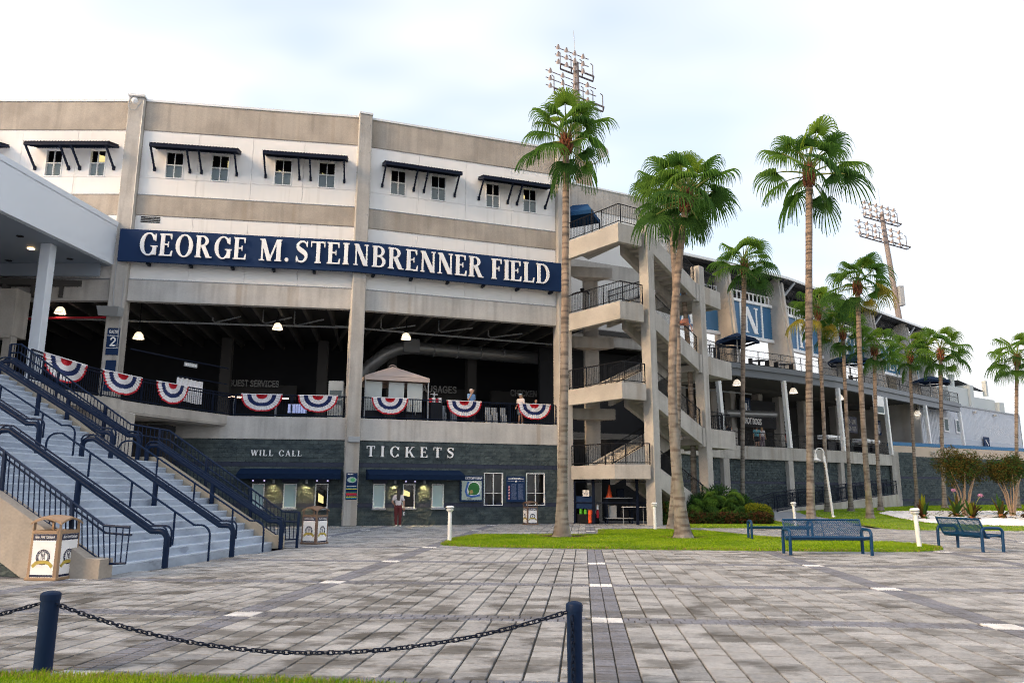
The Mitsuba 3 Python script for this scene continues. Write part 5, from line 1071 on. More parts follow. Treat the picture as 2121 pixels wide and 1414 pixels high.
bays = [(0.95, 1.795, 'A', 1.26, 15.0), (1.90, 2.88, 'N', 2.44, 15.05), (2.99, 3.81, 'K', 3.47, 14.7), (3.92, 4.84, 'E', 4.42, 14.7), (4.93, 5.76, 'E', 5.52, 14.7), (5.86, 6.26, 'S', 6.13, 14.8)]
for a, b, ch, c, z0 in bays:
    w, s0 = pst(a); 
    if int(a) != int(b):
        w = Wall(w.pt(s0), pst(b)[0].pt(pst(b)[1]) - w.pt(s0)); L = float(np.linalg.norm(pst(b)[0].pt(pst(b)[1]) - w.o[:2])); sc_ = L * (c - a) / (b - a)
    else: w = Wall(w.pt(s0), w.d[:2]); L = pst(b)[1] - s0; sc_ = pst(c)[1] - s0
    k = uniq(GS + '__letter_bay'); z1 = z0 + 2.95; hw = 1.35
    m = MB(w); m.box(0, L, z0 - 0.28, z0, -0.25, 0.12); m.box(0, L, z1, z1 + 0.25, -0.25, 0.12); scene[k] = shp(m.mesh(), WHITE)
    edges = [0.06, sc_ - hw - 0.2, sc_ - hw, sc_ + hw, sc_ + hw + 0.2, L - 0.06]
    for q, (x0, x1) in enumerate(((edges[0], edges[1]), (edges[2], edges[3]), (edges[4], edges[5]))):
        if x1 - x0 > 0.15: m = MB(w); m.box(x0, x1, z0, z1, -0.10, -0.02); part(k, 'blue_panel', m, BLUEP)
    for x0, x1 in ((edges[1], edges[2]), (edges[3], edges[4])): m = MB(w); m.box(x0, x1, z0, z1, -0.12, 0.06); part(k, 'mullion', m, WHITE)
    g = serif_letters(ch, 2.35, 0.05, 0.92, 0, 0.20, 0.08)[0][0][0]; bb = g.bounds; g.apply_translation([-(bb[0][0] + bb[1][0]) / 2, 0, 0]); g.apply_transform(w.M(sc_, z0 + 0.3, -0.018)); part(k, 'letter', g, LETW)
    m = MB(w)
    for x in np.arange(0.15, L - 0.1, 0.55): m.box(x, x + 0.10, z1 + 0.252, z1 + 0.95, -0.12, -0.04)
    m.box(0, L, z1 + 0.952, z1 + 1.04, -0.15, 0.0); part(k, 'top_fence', m, WHITE)
# roof: sloping dark deck on purlins, trusses between the pillars
RA, RB = polyoff(FPX, -3.6), polyoff(FPX, -17)
RP0 = RA[1] + (RA[0] - RA[1]) * 0.6; RQ0 = RB[1] + (RB[0] - RB[1]) * 0.6
ra, rb = [RP0] + RA[1:-1] + [RA[-2] + (RA[-1] - RA[-2]) * 0.36], [RQ0] + RB[1:-1] + [RB[-2] + (RB[-1] - RB[-2]) * 0.30]
ROOFD = pr('roof_underside', (0.030, 0.034, 0.042), 0.6)
for i in range(len(ra) - 1):
    m = MB(); m.hull([[*v, z] for v, z in ((ra[i], 20.62), (ra[i + 1], 20.62), (rb[i], 21.9), (rb[i + 1], 21.9), (ra[i], 20.68), (ra[i + 1], 20.68), (rb[i], 21.96), (rb[i + 1], 21.96))]); part(GS, 'roof_sheet', m, ROOFD)
    m = MB(); m.bar([*ra[i], 20.66], [*ra[i + 1], 20.66], 0.10, 0.22); part(GS, 'roof_gutter', m, COPE)
    for f in (0.12, 0.32, 0.55, 0.8): m = MB(); m.bar([*(ra[i] + (rb[i] - ra[i]) * f), 20.48 + 1.28 * f], [*(ra[i + 1] + (rb[i + 1] - ra[i + 1]) * f), 20.48 + 1.28 * f], 0.14, 0.24); part(GS, 'purlin', m, ROOFD)
for t in FIN:
    w, s = pst(t); m = MB(w)
    for z0, z1 in ((20.35, 20.9), (19.2, 19.2)): m.bar([s + 0.3, z0, 1.6], [s + 0.3, z1, -7], 0.14)
    for q in range(6): m.bar([s + 0.3, 20.4 - 0.02 * q, 1.0 - 1.3 * q], [s + 0.3, 19.2, 0.35 - 1.3 * q], 0.09); m.bar([s + 0.3, 19.2, 0.35 - 1.3 * q], [s + 0.3, 20.5, -0.3 - 1.3 * q], 0.09)
    part(GS, 'roof_truss', m, ROOFD)
    m = MB(w); m.bar([s + 0.7, 18.9, 0.7], [s + 2.0, 20.45, 1.2], 0.16); part(GS, 'brace', m, GREYM)
for i in range(1, len(PW) - 1):
    w = PW[i]; L = PL[i]; m = MB(w)
    for z in (19.3, 20.4): m.bar([0, z, -0.4], [L, z, -0.4], 0.13)
    n = 6
    for q in range(n): m.bar([L * q / n, 19.3, -0.4], [L * (q + .5) / n, 20.4, -0.4], 0.08); m.bar([L * (q + .5) / n, 20.4, -0.4], [L * (q + 1) / n, 19.3, -0.4], 0.08)
    part(GS, 'roof_truss', m, ROOFD)
# tan end block of the seating bowl
m = MB(PW[-1]); m.cbox(PL[-1] * 0.375, PL[-1] * 0.375 + 3.6, 10.5, 16.2, -5, -0.6, 0.03); part(GS, 'end_block', m, CREAM)
# deck umbrellas and furniture
for (i, s, R), t in (((1, 4.55, 1.75), 'leftmost navy umbrella open on the grandstand deck'), ((3, 8.0, 1.9), 'middle navy umbrella on the grandstand deck behind two palms'), ((5, 8.2, 2.1), 'rightmost navy umbrella on the grandstand deck')):
    w = Wall(FPX[i], FPX[i + 1] - FPX[i]); k = thing('umbrella', t, 'umbrella'); m = MB(w); ze = 13.55 + 0.15 * (i > 1); P = []
    for a in range(8):
        an = a * math.pi / 4 + 0.2; P.append([s + R * math.cos(an), ze + 0.12 * math.sin(3 * an + i), -2.2 + R * math.sin(an)])
    for a in range(8): p, q = np.array(P[a]), np.array(P[(a + 1) % 8]); md = (p + q) / 2 * np.array([1, 1, 1]) + [0, 0.12, 0]; m.add([p, md, [s, ze + 0.75, -2.2]], [[0, 1, 2]]); m.add([md, q, [s, ze + 0.75, -2.2]], [[0, 1, 2]]); m.quad(p, q, q - [0, .2, 0], p - [0, .2, 0])
    part(k, 'canopy', m, CANVAS); m = MB(w); m.tube([[s, 11.15, -2.2], [s, ze + 0.7, -2.2]], 0.05, 8); part(k, 'pole', m, LETW)
for (i, s), t in (((1, 5.9), 'grey deck table with chairs right of the leftmost umbrella'), ((3, 7.0), 'dark deck table and chairs under the middle umbrella'), ((2, 1.9), 'small dark table by the second raked pillar')):
    w = Wall(FPX[i], FPX[i + 1] - FPX[i]); k = thing('deck_table', t, 'table'); m = MB(w); m.lathe([(0.001, 0.0), (0.55, 0.0), (0.55, 0.03), (0.001, 0.03)], 14, np.array([[1, 0, 0, s], [0, 0, 1, 11.95], [0, 1, 0, -1.2], [0, 0, 0, 1.0]])); part(k, 'top', m, GREYM)
    m = MB(w); m.tube([[s, 11.2, -1.2], [s, 11.95, -1.2]], 0.05, 6); m.box(s - .9, s - .5, 11.2, 11.65, -1.5, -1.1); m.box(s - .95, s - .9, 11.2, 12.1, -1.5, -1.1); m.box(s + .5, s + .9, 11.2, 11.65, -1.4, -1.0); m.box(s + .9, s + .95, 11.2, 12.1, -1.4, -1.0); part(k, 'chair', m, BLACKM)
# blue capped retaining wall running right from the grandstand corner
WR = Wall((35.45, 72.15), (18.6, 10.0)); RW = thing('retaining_wall', 'far right wall with a bright blue cap, concrete band and dark block base', 'wall')
m = MB(WR); m.box(0, 60, 5.91, 6.24, -0.6, 0.02); part(RW, 'blue_cap', m, pr('cap_blue', (0.012, 0.13, 0.30), 0.45))
SAND = pr('sand_concrete', (0.50, 0.42, 0.34), 0.85)
for s in np.arange(0, 60, 4.0): m = MB(WR); m.cbox(s + 0.01, s + 3.99, 4.2, 5.905, -0.5, 0.0, 0.01); part(RW, 'concrete_panel', m, SAND)
block_wall(RW, WR, 0.02, 46, 0.2, 4.94, [], [(2.95, 3.15), (0.9, 1.1)], o=0.08, seed=31, keep_n=40, proud=0.03)
m = MB(WR); m.box(0.02, 2.75, 4.942, 5.28, -0.3, 0.08); part(RW, 'stepped_block', m, BLOCK)
m = MB(WR)
for s in (5.4, 18.2): m.cbox(s, s + 0.3, 5.2, 5.5, 0.0, 0.3, 0.02)
part(RW, 'wall_light', m, GREYM)
# ramp with dark railings
RMP = [np.array(p) for p in ((18.6, 55.2), (20.6, 56.9), (24.3, 59.7), (32.3, 65.8))]; RZ = [0.15, 0.42, 0.68, 1.36]
RM = thing('access_ramp', 'long concrete access ramp rising right along the grandstand base', 'ramp')
for i in range(3):
    a, b = RMP[i], RMP[i + 1]; d = (b - a) / np.linalg.norm(b - a); n = np.array([-d[1], d[0]])
    m = MB(); m.hull([[*v, z] for v, z in ((a, 0), (b, 0), (a + n * 1.7, 0), (b + n * 1.7, 0), (a, RZ[i]), (b, RZ[i + 1]), (a + n * 1.7, RZ[i]), (b + n * 1.7, RZ[i + 1]))]); part(RM, 'slope', m, FLOOR)
    m = MB(); m.hull([[*v, z] for v, z in ((a - n * .15, 0), (b - n * .15, 0), (a, 0), (b, 0), (a - n * .15, RZ[i] + .1), (b - n * .15, RZ[i + 1] + .1), (a, RZ[i] + .1), (b, RZ[i + 1] + .1))]); part(RM, 'kerb', m, CONC)
picket_guard([[*p, z + 1.2] for p, z in zip(RMP, RZ)], 'dark railing along the front of the access ramp', 1.05, 0.1, fr=WD, posts=tuple(np.linspace(0, 1, 9)), stuff=True, rr=0.03, mat=NAVYM, pr2=0.010, gap=0.14, mid=0.35)
picket_guard([[16.3, 54.3, 1.05], [18.6, 56.2, 1.55], [20.6, 58.0, 1.75], [32.0, 66.8, 2.7]], 'dark railing along the wall side of the access ramp', 1.1, 0.1, fr=WD, posts=tuple(np.linspace(0, 1, 7)), stuff=True, rr=0.03, mat=NAVYM, pr2=0.012, gap=0.13, mid=0.3)
m = MB(); m.prism([(14.2, 44), (18.6, 46.5), (20.6, 56.8), (18.9, 57.0), (15.0, 53.5)], 0.06, 0.09); m2 = MB(); pts = np.array([(13.9, 38.3, 0.012), (17.5, 39.6, 0.012), (18.4, 43.5, 0.04), (19.0, 50.5, 0.16), (20.7, 57.2, 0.30), (18.6, 57.0, 0.28), (14.7, 44.6, 0.06)]); m2.add(pts, [[0, 1, 2], [0, 2, 6], [6, 2, 3], [6, 3, 5], [3, 4, 5]]); solo('path', m2, ASPH, 'grey path leading from the plaza past the yellow hedge to the ramp', kind='structure')
# corrugated metal building beyond
MBD = thing('metal_clad_building', 'white ribbed metal building with two small windows and blue sign at the far right', 'building')
WE = Wall((40.9, 80.07), (17.6, 14.0)); m = MB(WE)
for q in range(21): m.box(q * 0.348, q * 0.348 + 0.17, 5.0, 10.55, -0.05, 0.1); m.box(q * 0.348 + 0.17, q * 0.348 + 0.348, 5.0, 10.55, -0.05, 0.0)
part(MBD, 'cladding', m, pr('cladding', (0.60, 0.62, 0.66), 0.45), kind='stuff')
WM = Wall((46.6, 84.6), (17.6, 14.0)); L = 24.0; n = 140; s = np.linspace(0, L, n * 2); o = np.where((np.arange(n * 2) // 2) % 2, 0.10, 0.0)
m = MB(WM); i = np.arange(n * 2 - 1); N = n * 2
m.add(np.vstack([np.stack([s, s * 0 + 5.0, o], 1), np.stack([s, s * 0 + 11.35, o], 1)]), np.stack([i, i + 1, N + i + 1, N + i], 1)); part(MBD, 'cladding', m, 'mat_cladding', kind='stuff')
m = MB(WM); m.box(-0.05, L + .05, 11.36, 11.5, -0.1, 0.2); m.box(L, L + 0.2, 5, 11.35, -0.2, 0.15); part(MBD, 'roof_trim', m, GREYM)
m = MB(WM); m.box(0, L, 5.0, 7.6, 0.12, 0.16); part(MBD, 'dado', m, pr('dado_grey', (0.42, 0.46, 0.53), 0.5))
m = MB(WM); m.box(0, L, 5.0, 5.4, 0.17, 0.4); m.box(0, L, 11.2, 11.34, -14, -0.2); part(MBD, 'roof', m, GREYM)
for x in (1.2, 4.3):
    k = uniq(MBD + '__window'); m = MB(WM); m.box(x, x + 1.15, 8.2, 9.75, 0.16, 0.26); scene[k] = shp(m.mesh(), WHITE)
    m = MB(WM); m.box(x + 0.12, x + 1.03, 8.35, 9.62, 0.262, 0.27); part(k, 'pane', m, BLINDG)
for x in (9.6, 15.5): m = MB(WM); m.box(x, x + 0.3, 10.75, 11.0, 0.12, 0.5); part(MBD, 'flood_lamp', m, GREYM)
for x, l in ((4.6, 4.4), (8.6, 4.6)): m = MB(WM); m.box(x, x + l, 6.0, 6.55, 0.165, 0.2); part(MBD, 'dark_opening', m, DARK)
k = thing('direction_sign', 'small navy sign with a white diagonal arrow on the metal building', 'sign'); m = MB(WM); m.cbox(11.3, 12.8, 6.6, 8.1, 0.3, 0.4, 0.01); part(k, 'board', m, SIGNB); m = MB(WM); m.bar([11.7, 7.75, 0.41], [12.4, 7.1, 0.41], 0.14, 0.02); part(k, 'arrow', m, LETW)
UB = thing('roof_deck_building', 'pale upper building with shade sails and low parapets behind the metal building', 'building')
WU = Wall((53.0, 93.0), (17.0, 12.5)); 
for a, b, z0, z1, o in ((0, 5.2, 11, 14.4, 0), (5.2, 6.2, 11, 14.9, 0.3), (6.2, 13.5, 11, 13.6, -0.3), (13.5, 15, 11, 13.3, 0.2)): m = MB(WU); m.cbox(a, b, z0, z1, o - 3, o, 0.03); part(UB, 'parapet', m, TENTW)
for a in (2.2, 11.5): m = MB(WU); m.bar([a, 14, -0.5], [a, 16.0, -0.5], 0.5); part(UB, 'post', m, TENTW)
for a, b in ((0.5, 3.5), (4.0, 11.2)): m = MB(WU); m.hull([[a, 15.3, -3], [a, 15.5, -0.5], [b, 14.6, -0.5], [b - 1.0, 14.5, -0.6], [b, 14.65, -1.0]]); part(UB, 'shade_sail', m, ROOFD)
# ---- light towers
def light_tower(name, base, dx, scale, rows, lamps, label):
    k = thing('light_tower', label, 'light tower', None); x, y = base; zt = rows[-1][0]
    m = MB(); m.tube([[x, y, 0], [x + dx * 0.5, y, zt * 0.5], [x + dx, y, zt + 0.8]], [0.52 * scale, 0.42 * scale, 0.30 * scale], 12); part(k, 'pole', m, pr_pole)
    m = MB(); m.tube([[x + dx, y, zt], [x + dx - 0.2, y, zt + 4.6 * scale]], 0.03, 5); part(k, 'lightning_rod', m, GREYM)
    tilt = rows[0][3]
    for z, a, b, _ in rows:
        xx = lambda t: x + dx + a + (b - a) * t
        zz = lambda t: z - tilt * (a + (b - a) * t)
        m = MB()
        for oy in (0.0, 1.0 * scale): m.bar([xx(0), y + oy, zz(0)], [xx(1), y + oy, zz(1)], 0.14 * scale)
        n = int((b - a) / (0.9 * scale))
        for q in range(n + 1):
            t = q / n; m.bar([xx(t), y, zz(t)], [xx(t), y + 1.0 * scale, zz(t)], 0.10 * scale)
        part(k, 'platform', m, STEELD)
        m = MB()
        for q in range(n + 1):
            t = q / n
            for oy in (1.0 * scale,): m.tube([[xx(t), y + oy, zz(t)], [xx(t), y + oy, zz(t) + 1.9 * scale], [xx(t) - 0.25 * scale, y + oy - 0.1, zz(t) + 2.05 * scale]], 0.055 * scale, 5)
        part(k, 'guard_frame', m, STEELD)
        for r_ in range(3):
            for q in range(lamps):
                t = (q + 0.2) / lamps; px, pz = xx(t * 1.0 - 0.14), zz(t * 1.0 - 0.14) + (-0.35 + 0.85 * r_) * scale
                m = MB(); M = trans(px, y - 0.5 * scale, pz) @ np.array([[1, 0, 0, 0], [0, 0.6, -0.8, 0], [0, 0.8, 0.6, 0], [0, 0, 0, 1.0]]) @ scl(scale)
                m.lathe([(0.08, 0.44), (0.13, 0.32), (0.22, 0.08), (0.26, 0.0), (0.001, -0.02)], 10, M); part(k, 'lamp', m, LAMPM, smooth=40)
                if q == 0: pass
            m = MB(); m.bar([xx(-0.18), y - 0.25 * scale, zz(-0.18) + (-0.1 + 0.85 * r_) * scale], [xx(0.84), y - 0.25 * scale, zz(0.84) + (-0.1 + 0.85 * r_) * scale], 0.07 * scale); part(k, 'crossbar', m, STEELD)
    return k
STEELD = pr('weathered_steel', (0.10, 0.085, 0.085), 0.5); LAMPM = pr('lamp_housing', (0.52, 0.45, 0.43), 0.3, metallic=0.3); pr_pole = pr('tower_pole', (0.25, 0.21, 0.195), 0.7)
k = light_tower('near', (7.25, 75), -0.5, 1.0, [(42.6, -2.3, 2.9, 0.42), (45.7, -1.6, 1.9, 0.42)], 4, 'tall floodlight tower behind the stadium, partly hidden by the tallest palm on the left')
m = MB(); m.cbox(6.9, 8.2, 74.2, 75.8, 31.0, 35.0, 0.05); part(k, 'equipment_box', m, pr_pole)
m = MB(); m.lathe([(0.001, -0.15), (0.75, 0.0), (0.8, 0.1), (0.001, 0.12)], 16, trans(5.6, 74.4, 36.8) @ np.array([[1, 0, 0, 0], [0, 0, -1, 0], [0, 1, 0, 0], [0, 0, 0, 1.0]])); m.lathe([(0.001, -0.12), (0.6, 0.0), (0.62, 0.1), (0.001, 0.12)], 16, trans(9.3, 74.4, 36.0) @ np.array([[1, 0, 0, 0], [0, 0, -1, 0], [0, 1, 0, 0], [0, 0, 0, 1.0]])); m.tube([[7.2, 75, 35.2], [8.6, 74.8, 34.9], [9.2, 74.7, 35.6]], 0.08, 6); part(k, 'dish_antenna', m, GREYM)
k = light_tower('far', (69.2, 130), -3.6, 1.25, [(45.4, -3.6, 4.6, 0.30), (49.3, -2.6, 3.4, 0.30)], 6, 'far floodlight tower rising behind the grandstand roof on the right')
m = MB(); m.cbox(67.0, 67.8, 129, 130, 33.3, 36.8, 0.05); part(k, 'equipment_box', m, GREYM)
# ------------------------------------------------------------------ fan palms
def frond_mesh(elev, seed, N=17, L=0.86, lp=1.0):
    """a fan leaf on its petiole, growing towards +x from the origin: (leaf mesh, petiole mesh)"""
    r = np.random.default_rng(seed); e0 = math.radians(elev); pts = []; p = np.zeros(3); e = e0; n = 6
    for i in range(n + 1): pts.append(p.copy()); p = p + np.array([math.cos(e), 0, math.sin(e)]) * lp / n; e -= math.radians(5 if elev > 0 else 3.5)
    hub = pts[-1]; a = np.array([math.cos(e), 0, math.sin(e)]); b = np.array([0, 1.0, 0]); nn = np.cross(a, b); nn = nn if nn[2] > 0 else -nn
    tw = r.normal(0, 0.55); b = b * math.cos(tw) + nn * math.sin(tw); nn = np.cross(a, b); nn = nn if nn[2] > 0 else -nn
    span = math.radians(108); dl = 2 * span / (2 * N); V, F = [], []; tt = np.array([0.02, 0.22, 0.42, 0.58, 0.74, 0.88, 1.0])
    for k in range(-N, N + 1):
        ph = k / N * span; d = a * math.cos(ph) + b * math.sin(ph) - nn * 0.16 * abs(math.sin(ph)); d /= np.linalg.norm(d)
        Ls = L * (1.06 - 0.30 * (ph / span) ** 2) * r.uniform(0.92, 1.06); side = np.cross(nn, d); side /= np.linalg.norm(side); dro = r.uniform(0.9, 1.5)
        c = []
        for t in tt:
            g = max(0, t - 0.50); q = hub + d * Ls * (t - 0.5 * g * g * dro) + np.array([0, 0, -1.0]) * (1.45 * dro * g * g * Ls + 0.03 * t * t * Ls); c.append(q)
        hw = np.array([0.012, 0.22 * math.tan(dl / 2) * 1.1, 0.42 * math.tan(dl / 2) * 1.05, 0.42 * math.tan(dl / 2) * 0.80, 0.022, 0.012, 0.003]) * Ls
        pl = (0.012 if k % 2 else -0.012)
        i0 = len(V)
        for q, w in zip(c, hw): V += [q + side * w + nn * pl, q - side * w - nn * pl]
        for j in range(len(tt) - 1): F += [[i0 + 2 * j, i0 + 2 * j + 1, i0 + 2 * j + 3], [i0 + 2 * j, i0 + 2 * j + 3, i0 + 2 * j + 2]]
    m = MB(); m.tube(pts, np.linspace(0.03, 0.016, len(pts)), 5)
    return (np.array(V), np.array(F)), m.mesh()
ELEV = [82, 66, 50, 34, 18, 2, -16, -36, -58]
PROTO = []
for i, e in enumerate(ELEV):
    for v in (0, 1):
        leaf, pet = frond_mesh(e, 50 + i * 2 + v)
        PROTO.append((i, [shp(leaf, mt) for mt in (FROND + [FRONDY])], shp(pet, STALK)))
def palm(base, top, label, R, r0, r1, seed, n=25, fl=1.06, group=None, yellow=(), ring=False, low=-60, bow=None):
    k = thing('palm_tree', label, 'palm tree', group); r = np.random.default_rng(seed); base, top = np.array(base, float), np.array(top, float); H = top[2] - base[2]
    zs = np.r_[np.linspace(0, 0.06, 8), np.linspace(0.08, 1.0, 46)]; path, rad = [], []
    bend = r.normal(0, 0.10, 2) if bow is None else np.array([bow, 0.0])
    for t in zs:
        c = base + (top - base) * t; c[:2] += bend * math.sin(math.pi * t) ; path.append(c)
        h = t * H; q = r0 * 0.62 + (r1 - r0 * 0.62) * min(1, t * 1.15) + r0 * 0.38 * math.exp(-h / 0.9) + r0 * 0.25 * math.exp(-h / 0.16); rad.append(q * (1 + 0.02 * r.normal()))
    path = np.array(path); path[0, 2] -= 0.05
    m = MB(); m.tube(path, np.array(rad), 16); v, f = m.mesh(); ang = np.arctan2(v[:, 1] - base[1], v[:, 0] - base[0]); hz = v[:, 2] - base[2]
    v = v + np.stack([np.cos(ang), np.sin(ang), ang * 0], 1) * (0.07 * r0 / 0.35 * np.exp(-np.maximum(hz, 0) / 0.2) * np.sin(ang * 7 + seed))[:, None]
    part(k, 'trunk', (v, f), TRUNK, smooth=60)
    m = MB(); m2 = MB(); up = (top - path[-6]) / np.linalg.norm(top - path[-6])
    for q in range(44):      # old leaf bases round the crown shaft
        a = q * 2.39996; h = q / 44.0; c = top + up * (0.05 + 0.75 * h) * (R / 2.1) ; rr = r1 * (1.15 + 0.55 * math.sin(math.pi * min(1, h * 1.1 + 0.12)))
        d = np.array([math.cos(a), math.sin(a), 0]); s = np.array([-math.sin(a), math.cos(a), 0]); w = r1 * 0.55; ll = 0.30 * (R / 2.1) * r.uniform(0.8, 1.3)
        (m if q % 3 else m2).hull([c + d * rr * 0.8 + s * w, c + d * rr * 0.8 - s * w, c + d * (rr + 0.05) + s * w * .6 + up * ll * 0.3, c + d * (rr + 0.05) - s * w * .6 + up * ll * 0.3, c + d * rr * 0.6, c + d * (rr + 0.07 + 0.05 * r.random()) + up * ll])
    part(k, 'leaf_base', m, BOOT, kind='stuff'); part(k, 'leaf_base', m2, BOOT2, kind='stuff')
    m = MB(); m.tube([path[-2], top + up * 0.9 * (R / 2.1)], [r1 * 0.98, r1 * 0.7], 12); part(k, 'crown_shaft', m, BOOT2)
    cb = top + up * 0.62 * (R / 2.1)
    for q in range(n):
        f = (q + 0.5) / n; e = 86 - 104 * f + r.normal(0, 6) if f < 0.86 else low * r.uniform(0.55, 1.0); az = q * 2.39996 + r.normal(0, 0.18); i = int(np.argmin(np.abs(np.array(ELEV) - e)))
        _, leaves, pet = PROTO[i * 2 + int(r.integers(0, 2))]; s = R / 1.80 * fl * r.uniform(0.78, 1.08) * (0.80 if f < 0.1 else 1.0) * (0.74 if f > 0.86 else 1.0)
        M = trans(*(cb + up * (0.22 - 0.55 * f) * (R / 2.1))) @ rotz(az) @ np.array([[math.cos(x), 0, math.sin(x), 0] if j == 0 else ([0, 1, 0, 0] if j == 1 else ([-math.sin(x), 0, math.cos(x), 0] if j == 2 else [0, 0, 0, 1])) for x in (-math.radians(e - ELEV[i]),) for j in range(4)]) @ scl(s)
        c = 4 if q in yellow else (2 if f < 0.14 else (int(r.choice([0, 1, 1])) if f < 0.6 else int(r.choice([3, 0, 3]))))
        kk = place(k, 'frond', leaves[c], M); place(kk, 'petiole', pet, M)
    if ring:
        m = MB(); z = ring
        for q in range(3):
            c = base + (top - base) * (z / H); m.tube(arc(c + [0, 0, 0.06 * q], 0.155 - .005 * q, 0, 2 * math.pi, 18, [1, 0, 0.1 * q], [0, 1, -0.1]), 0.022, 6)
        m.tube([c + [.1, -.12, 0], c + [0.2, -0.16, -0.1], c + [0.26, -0.12, -0.32]], 0.02, 6); part(k, 'rope_wrap', m, pr('rope', (0.32, 0.13, 0.09), 0.8))
    return k
FG = 'far palms of the right lawn'
palm((1.76, 28.0, 0), (2.08, 28.0, 14.35), 'tall palm on the left half of the lawn island in front of the sign end', 2.12, 0.29, 0.125, 1, n=25)
palm((5.90, 27.28, 0), (6.43, 27.28, 11.75), 'thick palm in the middle of the lawn island, the nearer of the close pair', 2.25, 0.31, 0.125, 2, n=30, ring=7.55, bow=-0.42)
palm((6.93, 34.0, 0), (7.37, 34.0, 14.45), 'palm just behind the thick one and leaning into its crown, second of the close trio', 2.1, 0.28, 0.13, 3, n=22)
palm((9.95, 43.0, 0), (9.6, 43.0, 17.0), 'palm farthest back of the close trio, only its lower trunk clearly seen', 2.0, 0.26, 0.13, 13, n=18)
palm((15.16, 40.05, 0.0), (16.36, 40.05, 18.0), 'tallest palm standing alone behind the blue bench', 3.15, 0.28, 0.18, 4, n=25, low=-52)
palm((16.11, 55.0, 0.3), (17.16, 55.0, 17.3), 'slender palm rising behind the dark shrubs in front of the first white post', 2.7, 0.22, 0.17, 5, n=25, low=-40)
palm((22.03, 55.0, 0.25), (22.41, 55.0, 13.9), 'palm right behind the gooseneck lamp with yellowed lower fronds', 2.35, 0.22, 0.125, 6, n=23, yellow=(17, 19, 20, 21), low=-45)
palm((24.11, 56.0, 0.27), (24.53, 56.0, 12.6), 'palm right of the gooseneck lamp, its crown in front of the second letter E', 2.15, 0.22, 0.12, 7, n=23, low=-62)
palm((20.89, 46.0, 0.07), (21.28, 46.0, 13.45), 'taller leaning palm with one yellow frond at the edge of the white gravel', 2.35, 0.25, 0.14, 8, n=23, yellow=(18, 21), low=-40)
palm((26.69, 57.0, 0.35), (27.23, 57.0, 11.6), 'short palm in front of the fourth white post at the end of the ramp', 2.0, 0.21, 0.13, 9, n=23, low=-52)
palm((31.95, 62.0, 0.5), (32.48, 62.0, 11.9), 'palm behind the red spiky plant against the dark retaining wall', 2.2, 0.2, 0.12, 10, n=23, low=-48)
palm((32.99, 60.0, 0.5), (33.85, 60.0, 11.75), 'palm behind the left crape myrtle, its crown against the sky', 2.45, 0.21, 0.135, 11, n=23, low=-50)
palm((38.55, 60.0, 0.5), (39.82, 60.0, 11.3), 'rightmost palm at the picture edge beside the metal building', 2.55, 0.21, 0.13, 12, n=23, low=-38)
# ------------------------------------------------------------------ shrubs
def leaf_cloud(blobs, n, size, seed, asp=0.5, fill=0.5, thr=0.42):
    """small leaf faces through a set of ellipsoids (centre, radii); gaps follow noise"""
    r = np.random.default_rng(seed); V = []; w = np.array([b[1][0] * b[1][1] * b[1][2] for b in blobs]) ** 0.67; w /= w.sum()
    for (c, R), m in zip(blobs, (w * n).astype(int)):
        d = r.normal(size=(m, 3)); d /= np.linalg.norm(d, axis=1, keepdims=True); q = d * (r.random((m, 1)) ** (0.33 * fill + 0.06)) ; p = np.array(c) + q * np.array(R)
        keep_ = meshkit.fbm(p * 1.9, 3, seed) > thr; p, d = p[keep_], d[keep_]; k = len(p)
        ax = r.normal(size=(k, 3)) + d * 0.8; ax /= np.linalg.norm(ax, axis=1, keepdims=True); sd = np.cross(ax, r.normal(size=(k, 3))); sd /= np.linalg.norm(sd, axis=1, keepdims=True); s = size * r.uniform(0.6, 1.4, (k, 1))
        V.append(np.stack([p - sd * s * asp * 0.5, p + ax * s * 0.55 - sd * s * 0.05, p + ax * s, p + sd * s * asp * 0.5], 1))
    V = np.concatenate(V); V = V[V[..., 2].min(1) > 0.0]; k = len(V); b = (np.arange(k) * 4)[:, None]
    return V.reshape(-1, 3), np.vstack([b + [0, 1, 2], b + [0, 2, 3]])
def bushy(name, label, cat, blobs, n, size, mats, seed, stems=(), asp=0.5, fill=0.5, thr=0.42, group=None):
    k = thing(name, label, cat, group)
    for i, (mt, fr) in enumerate(mats): part(k, 'foliage', leaf_cloud(blobs, int(n * fr), size, seed + i * 7, asp, fill, thr), mt, kind='stuff')
    for s in stems: m = MB(); m.tube(s[0], np.linspace(s[1], s[1] * 0.45, len(s[0])), 7); part(k, 'stem', m, BARK)
    return k
def fan_shrub(x, y, h, n, seed, label, sc=0.62):
    k = thing('fan_shrub', label, 'shrub'); r = np.random.default_rng(seed)
    for q in range(n):
        f = q / n; e = 78 - 88 * f + r.normal(0, 8); i = int(np.argmin(np.abs(np.array(ELEV) - e))); _, leaves, pet = PROTO[i * 2 + q % 2]; rr = r.uniform(0, 0.45)
        a = r.uniform(0, 6.28); M = trans(x + rr * math.cos(a) * 1.6, y + rr * math.sin(a), h * r.uniform(0.15, 0.62)) @ rotz(q * 2.4) @ scl(sc * r.uniform(0.7, 1.15)); kk = place(k, 'frond', leaves[int(r.choice([0, 3, 3, 1]))], M); place(kk, 'petiole', pet, M)
    part(k, 'foliage', leaf_cloud([((x, y, h * 0.42), (0.85, 0.7, h * 0.48))], 2600, 0.16, seed, 0.35, 0.9, 0.4), SHRUB[0], kind='stuff'); return k
fan_shrub(9.75, 40.4, 1.75, 30, 1, 'dark green fan-leaved shrub at the left of the shrub bed')
fan_shrub(10.75, 40.5, 2.2, 34, 2, 'tallest dark green fan-leaved shrub in the middle of the shrub bed')
